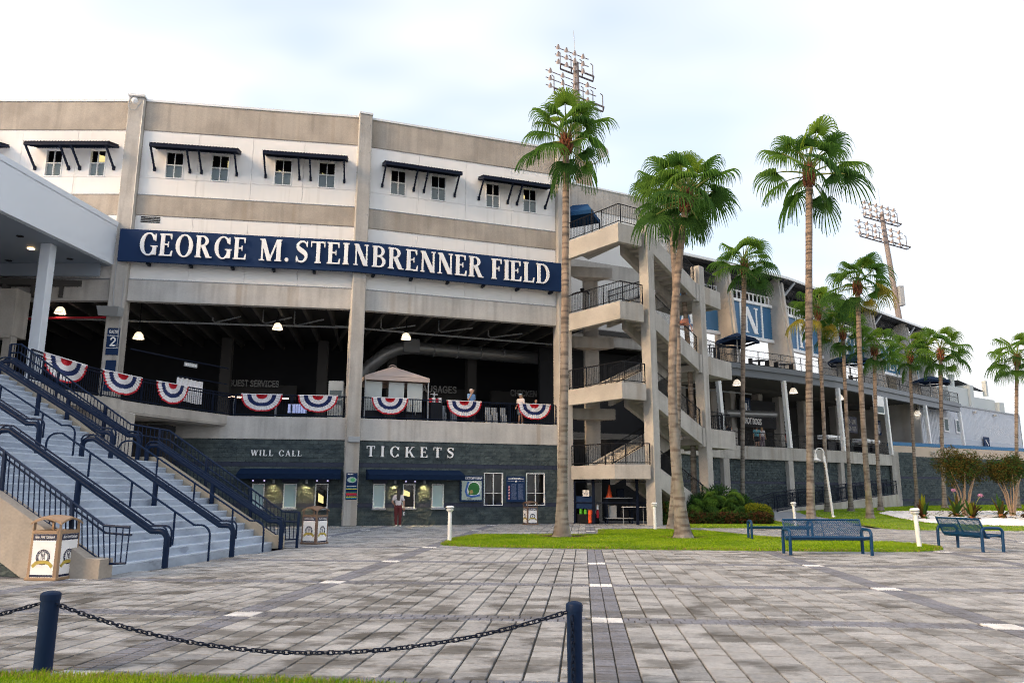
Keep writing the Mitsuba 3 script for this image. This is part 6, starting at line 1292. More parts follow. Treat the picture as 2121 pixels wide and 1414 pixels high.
fan_shrub(11.6, 40.5, 1.75, 30, 3, 'dark green fan-leaved shrub at the right of the shrub bed beside the yellow hedge')
bushy('maroon_ground_cover', 'low maroon and brown leafy border along the front of the shrub bed', 'ground cover plant', [((9.0 + 0.58 * i, 39.2 + 0.1 * math.sin(i * 2), 0.26), (0.48, 0.42, 0.36)) for i in range(7)], 9000, 0.13, ((SHRUB[4], 0.5), (SHRUB[2], 0.3), (SHRUB[0], 0.2)), 5, fill=0.8)
bushy('hedge', 'rounded yellow-green clipped hedge at the right end of the shrub bed', 'hedge', [((12.25, 39.9, 0.48), (0.72, 0.6, 0.55)), ((12.75, 40.0, 0.45), (0.5, 0.5, 0.52))], 12000, 0.085, ((SHRUB[3], 0.75), (SHRUB[1], 0.25)), 6, fill=0.25, thr=0.33)
bushy('small_bush', 'small olive bush at the foot of the stair tower column behind the white bollard', 'bush', [((7.55, 38.8, 0.55), (0.38, 0.35, 0.55)), ((7.3, 38.7, 0.25), (0.4, 0.35, 0.3))], 3600, 0.15, ((SHRUB[1], 0.5), (SHRUB[5], 0.3), (SHRUB[0], 0.2)), 8, fill=0.8)
def crape(x, y, z, rx, h, seed, label):
    r = np.random.default_rng(seed); bl = []
    for q in range(16):
        a = q * 2.4; t = (q + 0.5) / 16; rr = rx * 0.72 * math.sqrt(t); bl.append(((x + rr * math.cos(a), y + rr * math.sin(a) * 0.8, z + h * (0.60 + 0.30 * r.random()) - 0.08 * rr), (rx * r.uniform(0.3, 0.55), rx * 0.42, h * r.uniform(0.14, 0.24))))
    st = []
    for q in range(7):
        a = q * 0.9; b = np.array([x + 0.1 * math.cos(a), y + .1 * math.sin(a), z - 0.1]); e = np.array([x + rx * 0.55 * math.cos(a), y + rx * 0.5 * math.sin(a), z + h * 0.68]); mid = (b + e) / 2 + [0.05 * r.normal() - 0.12 * math.cos(a), 0, 0.12]; st.append(([b, mid, e], 0.055))
    bushy('crape_myrtle', label, 'small tree', bl, 15000, 0.12, ((SHRUB[5], 0.40), (SHRUB[2], 0.32), (SHRUB[1], 0.28)), seed, st, asp=0.5, fill=1.1, thr=0.47)
crape(28.75, 50, 0.2, 1.65, 3.95, 21, 'left crape myrtle with pale bare stems and olive brown crown in the gravel bed')
crape(31.75, 50, 0.2, 1.45, 3.7, 22, 'right crape myrtle with dark stems and green crown at the picture edge')
def strap_plant(x, y, z, n, L, seed, label, flower=None):
    k = thing('spiky_plant', label, 'plant'); r = np.random.default_rng(seed)
    for q in range(n):
        a = q * 2.4 + r.normal(0, 0.2); e = math.radians(r.uniform(12, 82)); l = L * r.uniform(0.7, 1.15); d = np.array([math.cos(a), math.sin(a), 0]); s = np.array([-math.sin(a), math.cos(a), 0]); V = []
        for t in np.linspace(0, 1, 6):
            c = np.array([x, y, z]) + d * (l * math.cos(e) * t) + np.array([0, 0, 1]) * (l * math.sin(e) * t - 0.75 * l * math.cos(e) * t * t); w = 0.075 * (0.6 + 1.2 * t) * (1 - t ** 3) + 0.004; V += [c + s * w, c - s * w]
        part(k, 'leaf', (np.array(V), np.array([[2 * j, 2 * j + 1, 2 * j + 3, 2 * j + 2] for j in range(5)])), SHRUB[int(r.choice([1, 1, 5, 5, 4, 3]))])
    m = MB(); m.lathe([(0.16, -0.05), (0.14, 0.12), (0.06, 0.3)], 9, trans(x, y, z)); part(k, 'stump', m, pr('orange_stump', (0.40, 0.14, 0.05), 0.8) if 'mat_orange_stump' not in scene else 'mat_orange_stump')
    if flower is not None:
        fx, fz = flower; m = MB(); m.tube([[x, y, z + .1], [x + fx * .5, y - .1, z + fz * .7], [x + fx, y - .1, z + fz]], 0.02, 5); part(k, 'flower_stalk', m, STALK)
        part(k, 'flower', leaf_cloud([((x + fx, y - 0.1, z + fz), (0.11, 0.11, 0.07))], 90, 0.09, seed, 0.4, 0.9, 0.0), PINK, kind='stuff')
for i, (x, y, L, fl, t) in enumerate(((24.0, 46.0, 1.5, None, 'leftmost spiky maroon and green plant in the gravel bed'), (26.6, 45.6, 1.45, (0.55, 1.35), 'spiky plant with orange stump and pink flowers right of centre in the gravel bed'), (27.4, 48.6, 1.7, (-0.1, 1.6), 'green spiky plant beneath the left crape myrtle'), (29.4, 47.4, 1.5, None, 'dark spiky plant between the two crape myrtles'), (29.6, 44.6, 1.5, (-0.25, 1.75), 'spiky plant with bright orange base at the right picture edge'), (31.6, 47.8, 1.6, None, 'spiky plant partly cut off by the right picture edge'))):
    strap_plant(x, y, float(terrain(x, y)) + 0.02, 40, L, 60 + i, t, fl)
# ------------------------------------------------------------------ waste bins
def ny_mark(H):
    """interlocking N and Y in the xy plane, height H"""
    g = [sg.box(0.12, 0, 0.20, 0.86), sg.box(0.62, 0.08, 0.70, 0.90), sg.Polygon([(0.10, 0.86), (0.22, 0.86), (0.72, 0.10), (0.60, 0.10)]), sg.box(0.04, 0, 0.28, 0.045), sg.box(0.04, 0.83, 0.24, 0.875), sg.box(0.55, 0.87, 0.77, 0.91),
         sg.Polygon([(0.14, 1.0), (0.26, 1.0), (0.46, 0.52), (0.40, 0.44)]), sg.Polygon([(0.60, 1.0), (0.70, 1.0), (0.47, 0.46), (0.40, 0.50)]), sg.box(0.385, -0.06, 0.475, 0.50), sg.box(0.30, -0.08, 0.56, -0.035), sg.box(0.08, 0.97, 0.32, 1.01), sg.box(0.54, 0.97, 0.76, 1.01)]
    p = shapely.union_all(g); return sa.affine_transform(p, [H, 0, 0, H, -0.43 * H, -0.46 * H])
def flat(poly, d): return trimesh.util.concatenate([trimesh.creation.extrude_polygon(q, d, engine='earcut') for q in getattr(poly, 'geoms', [poly]) if q.area > 1e-7])
class Loc:
    def __init__(s, x, y, z, yaw, tilt=None): s.m = trans(x, y, z) @ rotz(yaw); s.m = s.m if tilt is None else s.m @ tilt
    def map(s, p): p = np.asarray(p, float); return p @ s.m[:3, :3].T + s.m[:3, 3]
def waste_bin(x, y, yaw, mat, label):
    k = thing('waste_bin', label, 'waste bin', None); fr = Loc(x, y, 0, yaw); h = 0.29
    m = MB(fr); m.cbox(-h - .015, h + .015, -h - .015, h + .015, 0, 0.055, 0.01); part(k, 'plinth', m, mat)
    for sx in (-1, 1):
        for sy in (-1, 1):
            m = MB(fr); m.hull([[sx * a, sy * b, z] for z, o in ((0.05, 0.0), (0.86, -0.008)) for a, b in ((h + o, h - 0.07), (h - 0.07, h + o), (h - 0.012 + o, h - 0.012 + o), (h - 0.09, h - 0.09))]); part(k, 'corner', m, mat)
            m = MB(fr); m.hull([[sx * a, sy * b, z] for z, o in ((0.859, -0.008), (1.03, -0.02)) for a, b in ((h + o, h - 0.045), (h - 0.045, h + o), (h - 0.012 + o, h - 0.012 + o), (h - 0.06, h - 0.06))]); part(k, 'lid_post', m, mat)
    m = MB(fr); g = np.linspace(-1, 1, 11); X, Y = np.meshgrid(g, g); b = 1 - np.maximum(np.abs(X), np.abs(Y)) ** 2.2
    top = np.stack([X * (h + .008), Y * (h + .008), 1.045 + 0.085 * (1 - (X ** 2 + Y ** 2) / 2) ** 0.8 - 0.055 * np.maximum(np.abs(X * Y), 0)], -1).reshape(-1, 3); i = np.arange(10)
    Q = np.vstack([np.stack([r * 11 + i, r * 11 + i + 1, r * 11 + 12 + i, r * 11 + 11 + i], 1) for r in range(10)])
    m.add(top, Q); low = top.copy(); low[:, 2] -= 0.035; m.add(low, Q)
    for e in (np.arange(11), 110 + np.arange(11), np.arange(11) * 11, np.arange(11) * 11 + 10):
        m.add(np.vstack([top[e], low[e]]), [[q, q + 1, q + 12, q + 11] for q in range(10)])
    part(k, 'lid', m, mat, smooth=35)
    m = MB(fr); m.box(-h + .03, h - .03, -h + .03, h - .03, 0.05, 0.80); part(k, 'liner', m, BLACKM)
    for q in range(4):
        w = Wall(fr.map([0, 0, 0])[:2] + rotz(yaw + q * math.pi / 2)[:2, :2] @ np.array([0, -h]), rotz(yaw + q * math.pi / 2)[:2, :2] @ np.array([1, 0]))
        m = MB(w); m.cbox(-h + .05, h - .05, 0.80, 0.862, -0.05, -0.002, 0.008); part(k, 'rim', m, mat)
        P = uniq(k + '__panel'); m = MB(w); m.box(-h + .065, h - .065, 0.055, 0.80, -0.03, -0.008); scene[P] = shp(m.mesh(), WHITE)
        m = MB(w); m.box(-h + .0655, h - .0655, 0.69, 0.798, -0.0075, -0.006); m.box(-h + .0655, h - .0655, 0.06, 0.10, -0.0075, -0.006); part(P, 'navy_strip', m, INK)
        t = sans('New York Yankees', 0.052, 0.0015, 0.37, bold=False); v = np.asarray(t.vertices); v[:, 0] += v[:, 1] * 0.28; t.vertices = v; t.apply_transform(w.M(-0.192, 0.723, -0.0058)); part(P, 'lettering', t, LETW)
        ring = sg.Point(0, 0).buffer(0.135, 24).difference(sg.Point(0, 0).buffer(0.088, 24)); t = flat(ring, 0.0015); t.apply_transform(w.M(0, 0.40, -0.0072)); part(P, 'emblem_ring', t, INK)
        a = [shapely.affinity.rotate(sg.box(-0.006, 0.105, 0.006, 0.118), an, origin=(0, 0)) for an in range(-110, 111, 17)]; t = flat(shapely.union_all(a), 0.0012); t.apply_transform(w.M(0, 0.40, -0.0055)); part(P, 'emblem_print', t, LETW)
        t = flat(ny_mark(0.125), 0.0015); t.apply_transform(w.M(0, 0.405, -0.0072)); part(P, 'monogram', t, INK)
        rb = shapely.union_all([sg.LineString([(-0.19, -0.165), (-0.12, -0.10), (-0.05, -0.085), (0.05, -0.085), (0.12, -0.10), (0.19, -0.165)]).buffer(0.030, cap_style='flat')]); t = flat(rb, 0.0016); t.apply_transform(w.M(0, 0.40, -0.0054)); part(P, 'ribbon', t, GOLD)
    return k
waste_bin(-8.30, 14.46, math.radians(-6), TAN, 'tan waste bin with white emblem panels at the near end of the stair foot')
waste_bin(-6.01, 24.20, math.radians(-24), TAN2, 'brown waste bin with white emblem panels beyond the far end of the stair')
waste_bin(0.92, 38.75, math.radians(22), TAN2, 'distant brown waste bin below the right window of the ticket wall')
# ------------------------------------------------------------------ benches
def bench(x, y, yaw, W, back, label):
    k = thing('bench', label, 'bench', None); fr = Loc(x, y, 0, yaw)
    def sheet(P0, P1, name):
        """perforated sheet between front edge P0 and back edge P1 (y, z), as a lattice with a frame"""
        a, b = np.array(P0), np.array(P1); l = np.linalg.norm(b - a); m = MB(fr); pt = lambda u, v: np.array([u, *(a + (b - a) * v / l)]); st = 0.048; nr = np.array([0, *np.array([-(b - a)[1], (b - a)[0]]) / l])
        for sgn in (1, -1):
            for c in np.arange(-l, W + l, st):
                u0, v0, u1, v1 = c, 0.0, c + l, l
                if u0 < 0: v0 -= u0; u0 = 0
                if u1 > W: v1 -= u1 - W; u1 = W
                if v1 - v0 < 0.02: continue
                p, q = ((u0, v0), (u1, v1)) if sgn > 0 else ((u0, l - v0), (u1, l - v1)); m.bar(pt(*p), pt(*q), 0.013, 0.005, up=nr)
        part(k, name, m, BENCHB, kind='stuff')
        m = MB(fr)
        for v in (0, l): m.tube([pt(0, v), pt(W, v)], 0.024, 8)
        for u in (0, W / 2, W): m.tube([pt(u, 0), pt(u, l)], 0.018 if u == W / 2 else 0.022, 8)
        part(k, name + '_frame', m, BENCHB, smooth=40)
    sheet((0.06, 0.44), (0.48, 0.40), 'seat')
    if back: sheet((0.50, 0.43), (0.68, 0.86), 'backrest')
    for u, nm in ((-0.02, 0), (W + 0.02, 1)):
        ye = 0.60 if back else 0.42
        P = [[u, 0.06, -0.01], [u, 0.04, 0.45]] + list(arc([u, 0.16, 0.50], 0.13, math.pi, math.pi / 2, 6, [0, 1, 0], [0, 0, 1])) + [[u, ye - 0.16, 0.63]] + list(arc([u, ye - 0.08, 0.50], 0.13, math.pi / 2, 0, 6, [0, 1, 0], [0, 0, 1])) + [[u, ye + 0.06, -0.01]]
        m = MB(fr); m.tube(np.array(P), 0.040, 10); part(k, 'leg_loop', m, BENCHB, smooth=40)
    m = MB(fr)
    for v, z in ((0.10, 0.40), (0.44, 0.37)): m.tube([[-0.02, v, z], [W + .02, v, z]], 0.022, 7)
    part(k, 'cross_rail', m, BENCHB, smooth=40); return k
bench(7.10, 20.15, math.radians(-3), 1.98, True, 'blue perforated metal bench with backrest in front of the lawn island')
bench(8.0, 26.3, math.radians(-2), 1.95, False, 'backless blue metal bench behind the lawn island, seen through the nearer bench')
bench(13.55, 23.35, math.radians(-90 + 176), 1.75, True, 'blue metal bench with backrest turned away at the right tip of the lawn island') if False else bench(13.30, 21.45, math.radians(97), 1.75, True, 'blue metal bench with backrest turned sideways right of the white bollard')
# ------------------------------------------------------------------ bollards, lamp, chain posts
def bollard(x, y, h, label, lean=0.0, z=0.0):
    k = thing('bollard_light', label, 'bollard', None); M = trans(x, y, z) @ np.array([[1, 0, -lean, 0], [0, 1, 0, 0], [lean, 0, 1, 0], [0, 0, 0, 1.0]])
    m = MB(); m.lathe([(0.065, 0), (0.060, h - 0.22), (0.060, h - 0.20)], 14, M); part(k, 'post', m, WHITE, smooth=40)
    m = MB(); m.lathe([(0.060, h - 0.2), (0.125, h - 0.13), (0.125, h - 0.115), (0.09, h - 0.112)], 16, M); m.lathe([(0.128, h - 0.07), (0.135, h - 0.065), (0.13, h - 0.03), (0.09, h - 0.005), (0.001, h)], 16, M); part(k, 'cap', m, WHITE, smooth=40)
    m = MB(); m.lathe([(0.095, h - 0.115), (0.095, h - 0.065)], 14, M); part(k, 'louvre', m, GREYM); return k
bollard(-1.97, 25.18, 1.13, 'white bollard light at the left tip of the lawn island'); bollard(6.0, 33.1, 1.15, 'white bollard light in front of the stair tower column', 0.012)
bollard(13.34, 37.2, 1.13, 'white bollard light behind the blue bench on the bush lawn', 0.03); bollard(11.70, 22.8, 1.13, 'leaning white bollard light at the right tip of the lawn island', 0.045)
k = thing('street_lamp', 'white gooseneck street lamp with a bell shade on the right lawn', 'street lamp'); gx, gy, gz = 19.35, 47.5, 0.09
tx = gx - 0.28; P = [[gx, gy, gz - .1], [gx - 0.14, gy, 2.0], [tx + 0.02, gy, 3.55]]; m = MB(); m.tube(P, [0.075, 0.07, 0.06], 12); m.lathe([(0.001, 0), (0.14, 0), (0.13, 0.05), (0.08, 0.12)], 14, trans(gx, gy, gz)); part(k, 'post', m, WHITE, smooth=40)
m = MB(); m.cbox(tx - 0.06, tx + 0.06, gy - 0.06, gy + .06, 3.35, 3.75, 0.01); part(k, 'sleeve', m, WHITE)
cx = tx - 0.26; pth = [[tx, gy, 3.7], [tx - 0.01, gy, 3.95]] + list(arc([cx, gy, 3.98], 0.26, 0.05, math.pi, 14, [1, 0, 0], [0, 0, 1])) + [[cx - 0.26, gy, 3.86]]; m = MB(); m.tube(np.array(pth), 0.034, 9); part(k, 'gooseneck', m, WHITE, smooth=40)
m = MB(); m.lathe([(0.001, 0.30), (0.07, 0.30), (0.09, 0.10), (0.11, 0.02), (0.30, -0.09), (0.29, -0.10), (0.10, 0.0)], 18, trans(cx - 0.26, gy, 3.6)); part(k, 'shade', m, WHITE, smooth=40)
m = MB(); m.lathe([(0.001, -0.24), (0.08, -0.2), (0.11, -0.1), (0.08, 0.0)], 14, trans(cx - 0.26, gy, 3.6)); part(k, 'globe', m, LAMPSH, smooth=50)
def chain_post(x, y, h, r, label):
    k = thing('chain_post', label, 'post'); m = MB(); m.lathe([(r * 0.96, -0.05), (r * 0.96, h - 0.075), (r * 1.06, h - 0.074), (r * 1.06, h - 0.025), (r * 0.9, h - 0.010), (r * 0.5, h), (0.001, h + 0.004)], 26, trans(x, y, 0)); part(k, 'post', m, NAVY, smooth=35)
    m = MB(); m.lathe([(0.001, 0.0), (r * 1.5, 0.0), (r * 1.4, 0.02), (r, 0.025)], 20, trans(x, y, -0.012)); part(k, 'footing', m, GREYM); return k
chain_post(-4.05, 7.08, 0.69, 0.078, 'navy chain post at the bottom left with chains on both sides'); chain_post(0.50, 6.42, 0.70, 0.064, 'navy chain post at the bottom centre right with a chain hanging down its face')
LNK = MB(); pp = np.array([[math.cos(a) * 0.017 + (0.017 if math.cos(a) > 0 else -0.017) * 0.9, math.sin(a) * 0.0165, 0] for a in np.linspace(0, 2 * np.pi, 15)]); LNK.tube(pp, 0.0058, 7, cap=False); LINK = shp(LNK.mesh(), NAVYM, smooth=50)
def chain(P, label):
    k = thing('chain', label, 'chain', None); P = np.array(P, float); L = np.r_[0, np.cumsum(np.linalg.norm(np.diff(P, axis=0), axis=1))]; n = int(L[-1] / 0.0475)
    for q in range(n):
        s = L[-1] * (q + 0.5) / n; c = np.array([np.interp(s, L, P[:, j]) for j in range(3)]); e = np.array([np.interp(min(s + 0.02, L[-1]), L, P[:, j]) for j in range(3)]) - np.array([np.interp(max(s - .02, 0), L, P[:, j]) for j in range(3)]); t = e / np.linalg.norm(e)
        ref = np.array([0, 0, 1.0]) if abs(t[2]) < 0.9 else np.array([0, 1.0, 0]); y = np.cross(ref, t); y /= np.linalg.norm(y); z = np.cross(t, y); a = (0.75 if q % 2 else -0.75) + 0.25 * math.sin(q * 1.7); y2 = y * math.cos(a) + z * math.sin(a); z2 = np.cross(t, y2); M = np.eye(4); M[:3, 0], M[:3, 1], M[:3, 2], M[:3, 3] = t, y2, z2, c; place(k, 'link', LINK, M)
def cat(a, b, low, n=50):
    a, b = np.array(a), np.array(b); t = np.linspace(0, 1, n)[:, None]; p = a + (b - a) * t; p[:, 2] -= 4 * low * (t[:, 0] * (1 - t[:, 0])); return p
chain(cat((-3.985, 7.06, 0.585), (0.45, 6.40, 0.625), 0.355), 'long dark chain sagging between the two navy posts')
chain(cat((-8.2, 7.6, 0.6), (-4.12, 7.06, 0.59), 0.30), 'dark chain running from the left post out of the picture')
chain([(0.475, 6.335, 0.60), (0.48, 6.332, 0.3), (0.48, 6.33, 0.02)], 'loose chain hanging down the face of the right navy post')
# ------------------------------------------------------------------ boards on the ticket wall
k = thing('directory_map', 'blue board with a green and white ballpark map headed DIRECTORY MAP', 'sign'); m = MB(WB); m.cbox(5.62, 6.78, 1.10, 2.34, -0.02, 0.08, 0.008); part(k, 'board', m, SIGNB)
t = sans('DIRECTORY MAP', 0.115, 0.004, 1.10); t.apply_transform(WB.M(5.64, 2.17, 0.081)); part(k, 'lettering', t, LETW)
m = MB(WB); m.box(5.70, 6.72, 1.18, 2.10, 0.0805, 0.084); part(k, 'map_sheet', m, pr('map_ground', (0.42, 0.50, 0.44), 0.6))
def onw(w, poly, o, d=0.003): t = flat(poly, d); t.apply_transform(w.M(0, 0, o)); return t
fld = shapely.union_all([sg.Point(6.32, 1.72).buffer(0.30), sg.Polygon([(6.02, 1.42), (6.45, 1.44), (6.6, 1.8), (6.2, 2.0)])]); part(k, 'field_border', onw(WB, fld.buffer(0.045), 0.0845), LETW); part(k, 'field', onw(WB, fld, 0.088), pr('map_green', (0.02, 0.16, 0.03), 0.6))
part(k, 'infield', onw(WB, sa.rotate(sg.box(6.10, 1.48, 6.27, 1.65), 20), 0.0915), pr('map_dirt', (0.42, 0.28, 0.10), 0.6))
part(k, 'stands', onw(WB, sg.LineString([(6.02, 2.02), (5.90, 1.60), (5.98, 1.40), (6.20, 1.33), (6.6, 1.40)]).buffer(0.05).difference(fld), 0.0915), pr('map_blue', (0.05, 0.14, 0.40), 0.6))
part(k, 'numeral', (lambda t: (t.apply_transform(WB.M(5.98, 1.20, 0.0885)), t)[1])(sans('100', 0.08, 0.002, 0.22)), INK)
k = thing('notice_board', 'navy notice board with rows of white print and five red prohibition symbols', 'sign'); m = MB(WB); m.cbox(8.04, 9.02, 1.07, 2.34, -0.02, 0.08, 0.008); part(k, 'board', m, SIGNB)
m = MB(WB); m.box(8.30, 8.78, 2.255, 2.275, 0.081, 0.083); m.box(8.12, 8.95, 2.20, 2.235, 0.081, 0.083); m.box(8.08, 8.98, 2.08, 2.09, 0.081, 0.083); m.box(8.49, 8.58, 2.05, 2.13, 0.081, 0.084); part(k, 'heading', m, LETW)
m = MB(WB); r_ = random.Random(4)
for q in range(15): m.box(8.28, 8.58 - r_.random() * 0.06, 1.20 + q * 0.052, 1.214 + q * 0.052, 0.081, 0.0825); m.box(8.64, 8.93 - r_.random() * 0.06, 1.20 + q * 0.052, 1.214 + q * 0.052, 0.081, 0.0825)
part(k, 'print', m, pr('pale_print', (0.22, 0.27, 0.40), 0.6), kind='stuff')
for q in range(5):
    c = sg.Point(8.16, 1.25 + q * 0.14); part(k, 'symbol', onw(WB, c.buffer(0.052), 0.0812), LETW); part(k, 'symbol_ring', onw(WB, shapely.union_all([c.buffer(0.052).difference(c.buffer(0.036)), sa.rotate(sg.box(8.16 - 0.045, 1.243 + q * .14, 8.16 + .045, 1.257 + q * .14), -45)]), 0.0845), RED)
k = thing('section_map_poster', 'narrow navy poster on the middle column with a green seating map and coloured stripes', 'poster'); m = MB(WB); m.cbox(0.05, 0.57, 1.20, 2.42, 0.321, 0.345, 0.006); part(k, 'board', m, SIGNB)
part(k, 'map', onw(WB, sa.scale(sg.Point(0.31, 2.10).buffer(1, 20), 0.21, 0.13), 0.346), pr('map_pale', (0.40, 0.50, 0.46), 0.6)); part(k, 'field', onw(WB, sa.scale(sg.Point(0.35, 2.10).buffer(1, 16), 0.11, 0.09), 0.3495), pr('map_lawn', (0.09, 0.42, 0.16), 0.6))
m = MB(WB); m.box(0.10, 0.36, 2.335, 2.365, 0.3455, 0.348); m.box(0.09, 0.53, 1.80, 1.825, 0.3455, 0.348); part(k, 'print', m, LETW)
YEL = pr('stripe_yellow', (0.55, 0.44, 0.04), 0.6)
for z, h, mt in ((1.66, 0.045, YEL), (1.73, 0.02, pr('stripe_teal', (0.05, 0.30, 0.40), 0.6)), (1.40, 0.10, RED), (1.30, 0.05, YEL), (1.51, 0.03, pr('stripe_green', (0.05, 0.25, 0.10), 0.6)), (1.245, 0.025, pr('stripe_cyan', (0.05, 0.35, 0.42), 0.6))): m = MB(WB); m.box(0.065, 0.555, z, z + h, 0.3455, 0.348); part(k, 'stripe', m, mt)
m = MB(WA); m.tube([[9.9, 3.7, -0.02], [9.9, 3.55, -0.02]], 0.04, 8)
# ------------------------------------------------------------------ people
Mf = manifold3d.Manifold
_ico = np.asarray(trimesh.creation.icosphere(2).vertices)
def hull_of(*sph):
    """convex hull of spheres or ellipsoids (centre, r or (rx, ry, rz))"""
    return Mf.hull_points(np.vstack([np.array(c) + _ico * np.array(r) for c, r in sph]))
def chainb(pts): return [hull_of(pts[i], pts[i + 1]) for i in range(len(pts) - 1)]
def fuse(parts_, edge=0.03, it=6):
    m = parts_[0]
    for p in parts_[1:]: m = m + p
    m = m.refine_to_length(edge); q = m.to_mesh(); t = trimesh.Trimesh(q.vert_properties[:, :3], q.tri_verts, process=True)
    return trimesh.smoothing.filter_taubin(t, lamb=0.5, nu=0.52, iterations=it)
def hand(w, d, side, out, s):
    """palm with four fingers and a thumb hanging from wrist w along d"""
    d = np.array(d, float); d /= np.linalg.norm(d); a = np.cross(d, out); a /= np.linalg.norm(a); w = np.array(w); P = [hull_of((w, 0.026 * s), (w + d * 0.045 * s + a * 0.026 * s, 0.019 * s), (w + d * 0.045 * s - a * 0.026 * s, 0.019 * s), (w + d * 0.09 * s + a * 0.028 * s, 0.016 * s), (w + d * 0.09 * s - a * 0.028 * s, 0.016 * s))]
    curl = np.array(out) * 0.02 * s
    for q, l in zip((-1.5, -0.5, 0.5, 1.5), (0.065, 0.08, 0.076, 0.058)):
        b = w + d * 0.088 * s + a * q * 0.0195 * s; P += chainb([(b, 0.0095 * s), (b + d * l * 0.55 * s + curl * 0.3, 0.0088 * s), (b + d * l * s + curl, 0.0075 * s)])
    b = w + d * 0.03 * s + a * 0.03 * s * side; P += chainb([(b, 0.012 * s), (b + d * 0.03 * s + a * 0.024 * s * side, 0.0105 * s), (b + d * 0.065 * s + a * 0.026 * s * side + curl, 0.009 * s)])
    return P
def person(x, y, z, yaw, H, label, top, bottom, hair, legs='long', arms=None, long_hair=False, cap=None, step=0.03, shoes=LETW, skin=SKIN, lean=0.0, fem=False, group=None):
    k = thing('person', label, 'person', group); s = H; fr = Loc(x, y, z, yaw)
    def put(name, t, mat, sm=True, parent=k): v = fr.map(np.asarray(t.vertices)); part(parent, name, (v, np.asarray(t.faces)), mat, smooth=sm)
    sh, hp = (0.098 if fem else 0.118) * s, (0.056 if fem else 0.052) * s
    L = lambda a, b, c: np.array([a, b - lean * max(0, c - 0.52), c]) * s
    hip, knee, ank = [L(q * 0.052, 0, 0.50) for q in (-1, 1)], [L(q * 0.055, -0.012 * q * (step > 0.02), 0.275) for q in (-1, 1)], [L(q * (0.052 + 0.1 * step), step * q, 0.045) for q in (-1, 1)]
    sho = [L(q * sh / s, 0.0, 0.805) for q in (-1, 1)]
    if arms is None: arms = [((q * 0.145, 0.012, 0.635), (q * 0.15, -0.03, 0.485)) for q in (-1, 1)]
    elb, wri = [L(*a[0]) for a in arms], [L(*a[1]) for a in arms]
    hc = L(0, -0.012, 0.925)
    P = [hull_of((hc + np.array([0, 0.006, 0.012]) * s, (0.047 * s, 0.058 * s, 0.055 * s)), (hc + np.array([0, -0.014, -0.035]) * s, (0.034 * s, 0.036 * s, 0.03 * s))), hull_of((hc + np.array([0, -0.060, 0.0]) * s, 0.006 * s), (hc + np.array([0, -0.066, -0.016]) * s, 0.009 * s), (hc + np.array([0, -0.045, -0.004]) * s, 0.012 * s))]
    P += [hull_of((hc + np.array([q * 0.049, 0.008, -0.004]) * s, (0.006 * s, 0.012 * s, 0.017 * s)), (hc + np.array([q * 0.042, 0.004, -0.004]) * s, 0.008 * s)) for q in (-1, 1)]
    P += chainb([(hc + np.array([0, 0.012, -0.02]) * s, 0.032 * s), (L(0, 0.008, 0.835), 0.033 * s), (L(0, 0.006, 0.79), 0.05 * s)]) + [hull_of((sho[0] * [0.8, 1, 1], 0.036 * s), (sho[1] * [0.8, 1, 1], 0.036 * s), (L(0, 0, 0.70), (0.085 * s, 0.055 * s, 0.04 * s))), hull_of((L(0, 0, 0.70), (0.082 * s, 0.052 * s, 0.04 * s)), (L(0, 0, 0.54), (0.088 * s, 0.058 * s, 0.04 * s)))]
    for q in (0, 1):
        P += chainb([(sho[q], 0.030 * s), (elb[q], 0.0235 * s), (wri[q], 0.0165 * s)]) + hand(wri[q], wri[q] - elb[q], 1 if q else -1, (0, -1, 0.01), s / 1.7)
        P += chainb([(hip[q], 0.052 * s), (knee[q], 0.034 * s), (ank[q], 0.022 * s)]) + [hull_of((ank[q], 0.021 * s), (ank[q] + np.array([0, -0.07, -0.022]) * s, 0.016 * s))]
    put('body', fuse(P, 0.028, 5), skin)
    e = MB(fr); mo = MB(fr)
    for q in (-1, 1): e.tm(trimesh.creation.icosphere(1, 0.0065 * s), trans(*(hc + np.array([q * 0.019, -0.052, 0.004]) * s)))
    part(k, 'eyes', e, HAIRD); mo.tm(trimesh.creation.icosphere(1, 1.0), trans(*(hc + np.array([0, -0.050, -0.040]) * s)) @ scl(0.014 * s, 0.005 * s, 0.004 * s)); part(k, 'mouth', mo, BOOT)
    T_ = [hull_of((sho[0] * [0.86, 1, 1] + [0, 0, 0.0], 0.041 * s), (sho[1] * [0.86, 1, 1], 0.041 * s), (L(0, 0, 0.71), (0.100 * s if not fem else 0.088 * s, 0.066 * s, 0.04 * s))), hull_of((L(0, 0, 0.71), (0.098 * s if not fem else 0.086 * s, 0.064 * s, 0.04 * s)), (L(0, 0, 0.53 if not fem else 0.575), (0.099 * s if not fem else 0.084 * s, 0.066 * s, 0.022 * s)))]
    for q in (0, 1): T_ += [hull_of((sho[q], 0.040 * s), (sho[q] + (elb[q] - sho[q]) * 0.62, 0.034 * s))]
    put('shirt', fuse(T_, 0.03, 4), top)
    B_ = [hull_of((L(0, 0, 0.585), (0.080 * s, 0.060 * s, 0.012 * s)), (L(0, 0.004, 0.51), (0.096 * s, 0.068 * s, 0.03 * s)))]
    for q in (0, 1):
        B_.append(hull_of((hip[q], 0.060 * s), (knee[q] if legs == 'long' else hip[q] + (knee[q] - hip[q]) * 0.7, 0.045 * s if legs == 'long' else 0.054 * s)))
        if legs == 'long': B_.append(hull_of((knee[q], 0.045 * s), (ank[q] + [0, 0, 0.018 * s], 0.034 * s)))
    put('trousers' if legs == 'long' else 'shorts', fuse(B_, 0.03, 4), bottom)
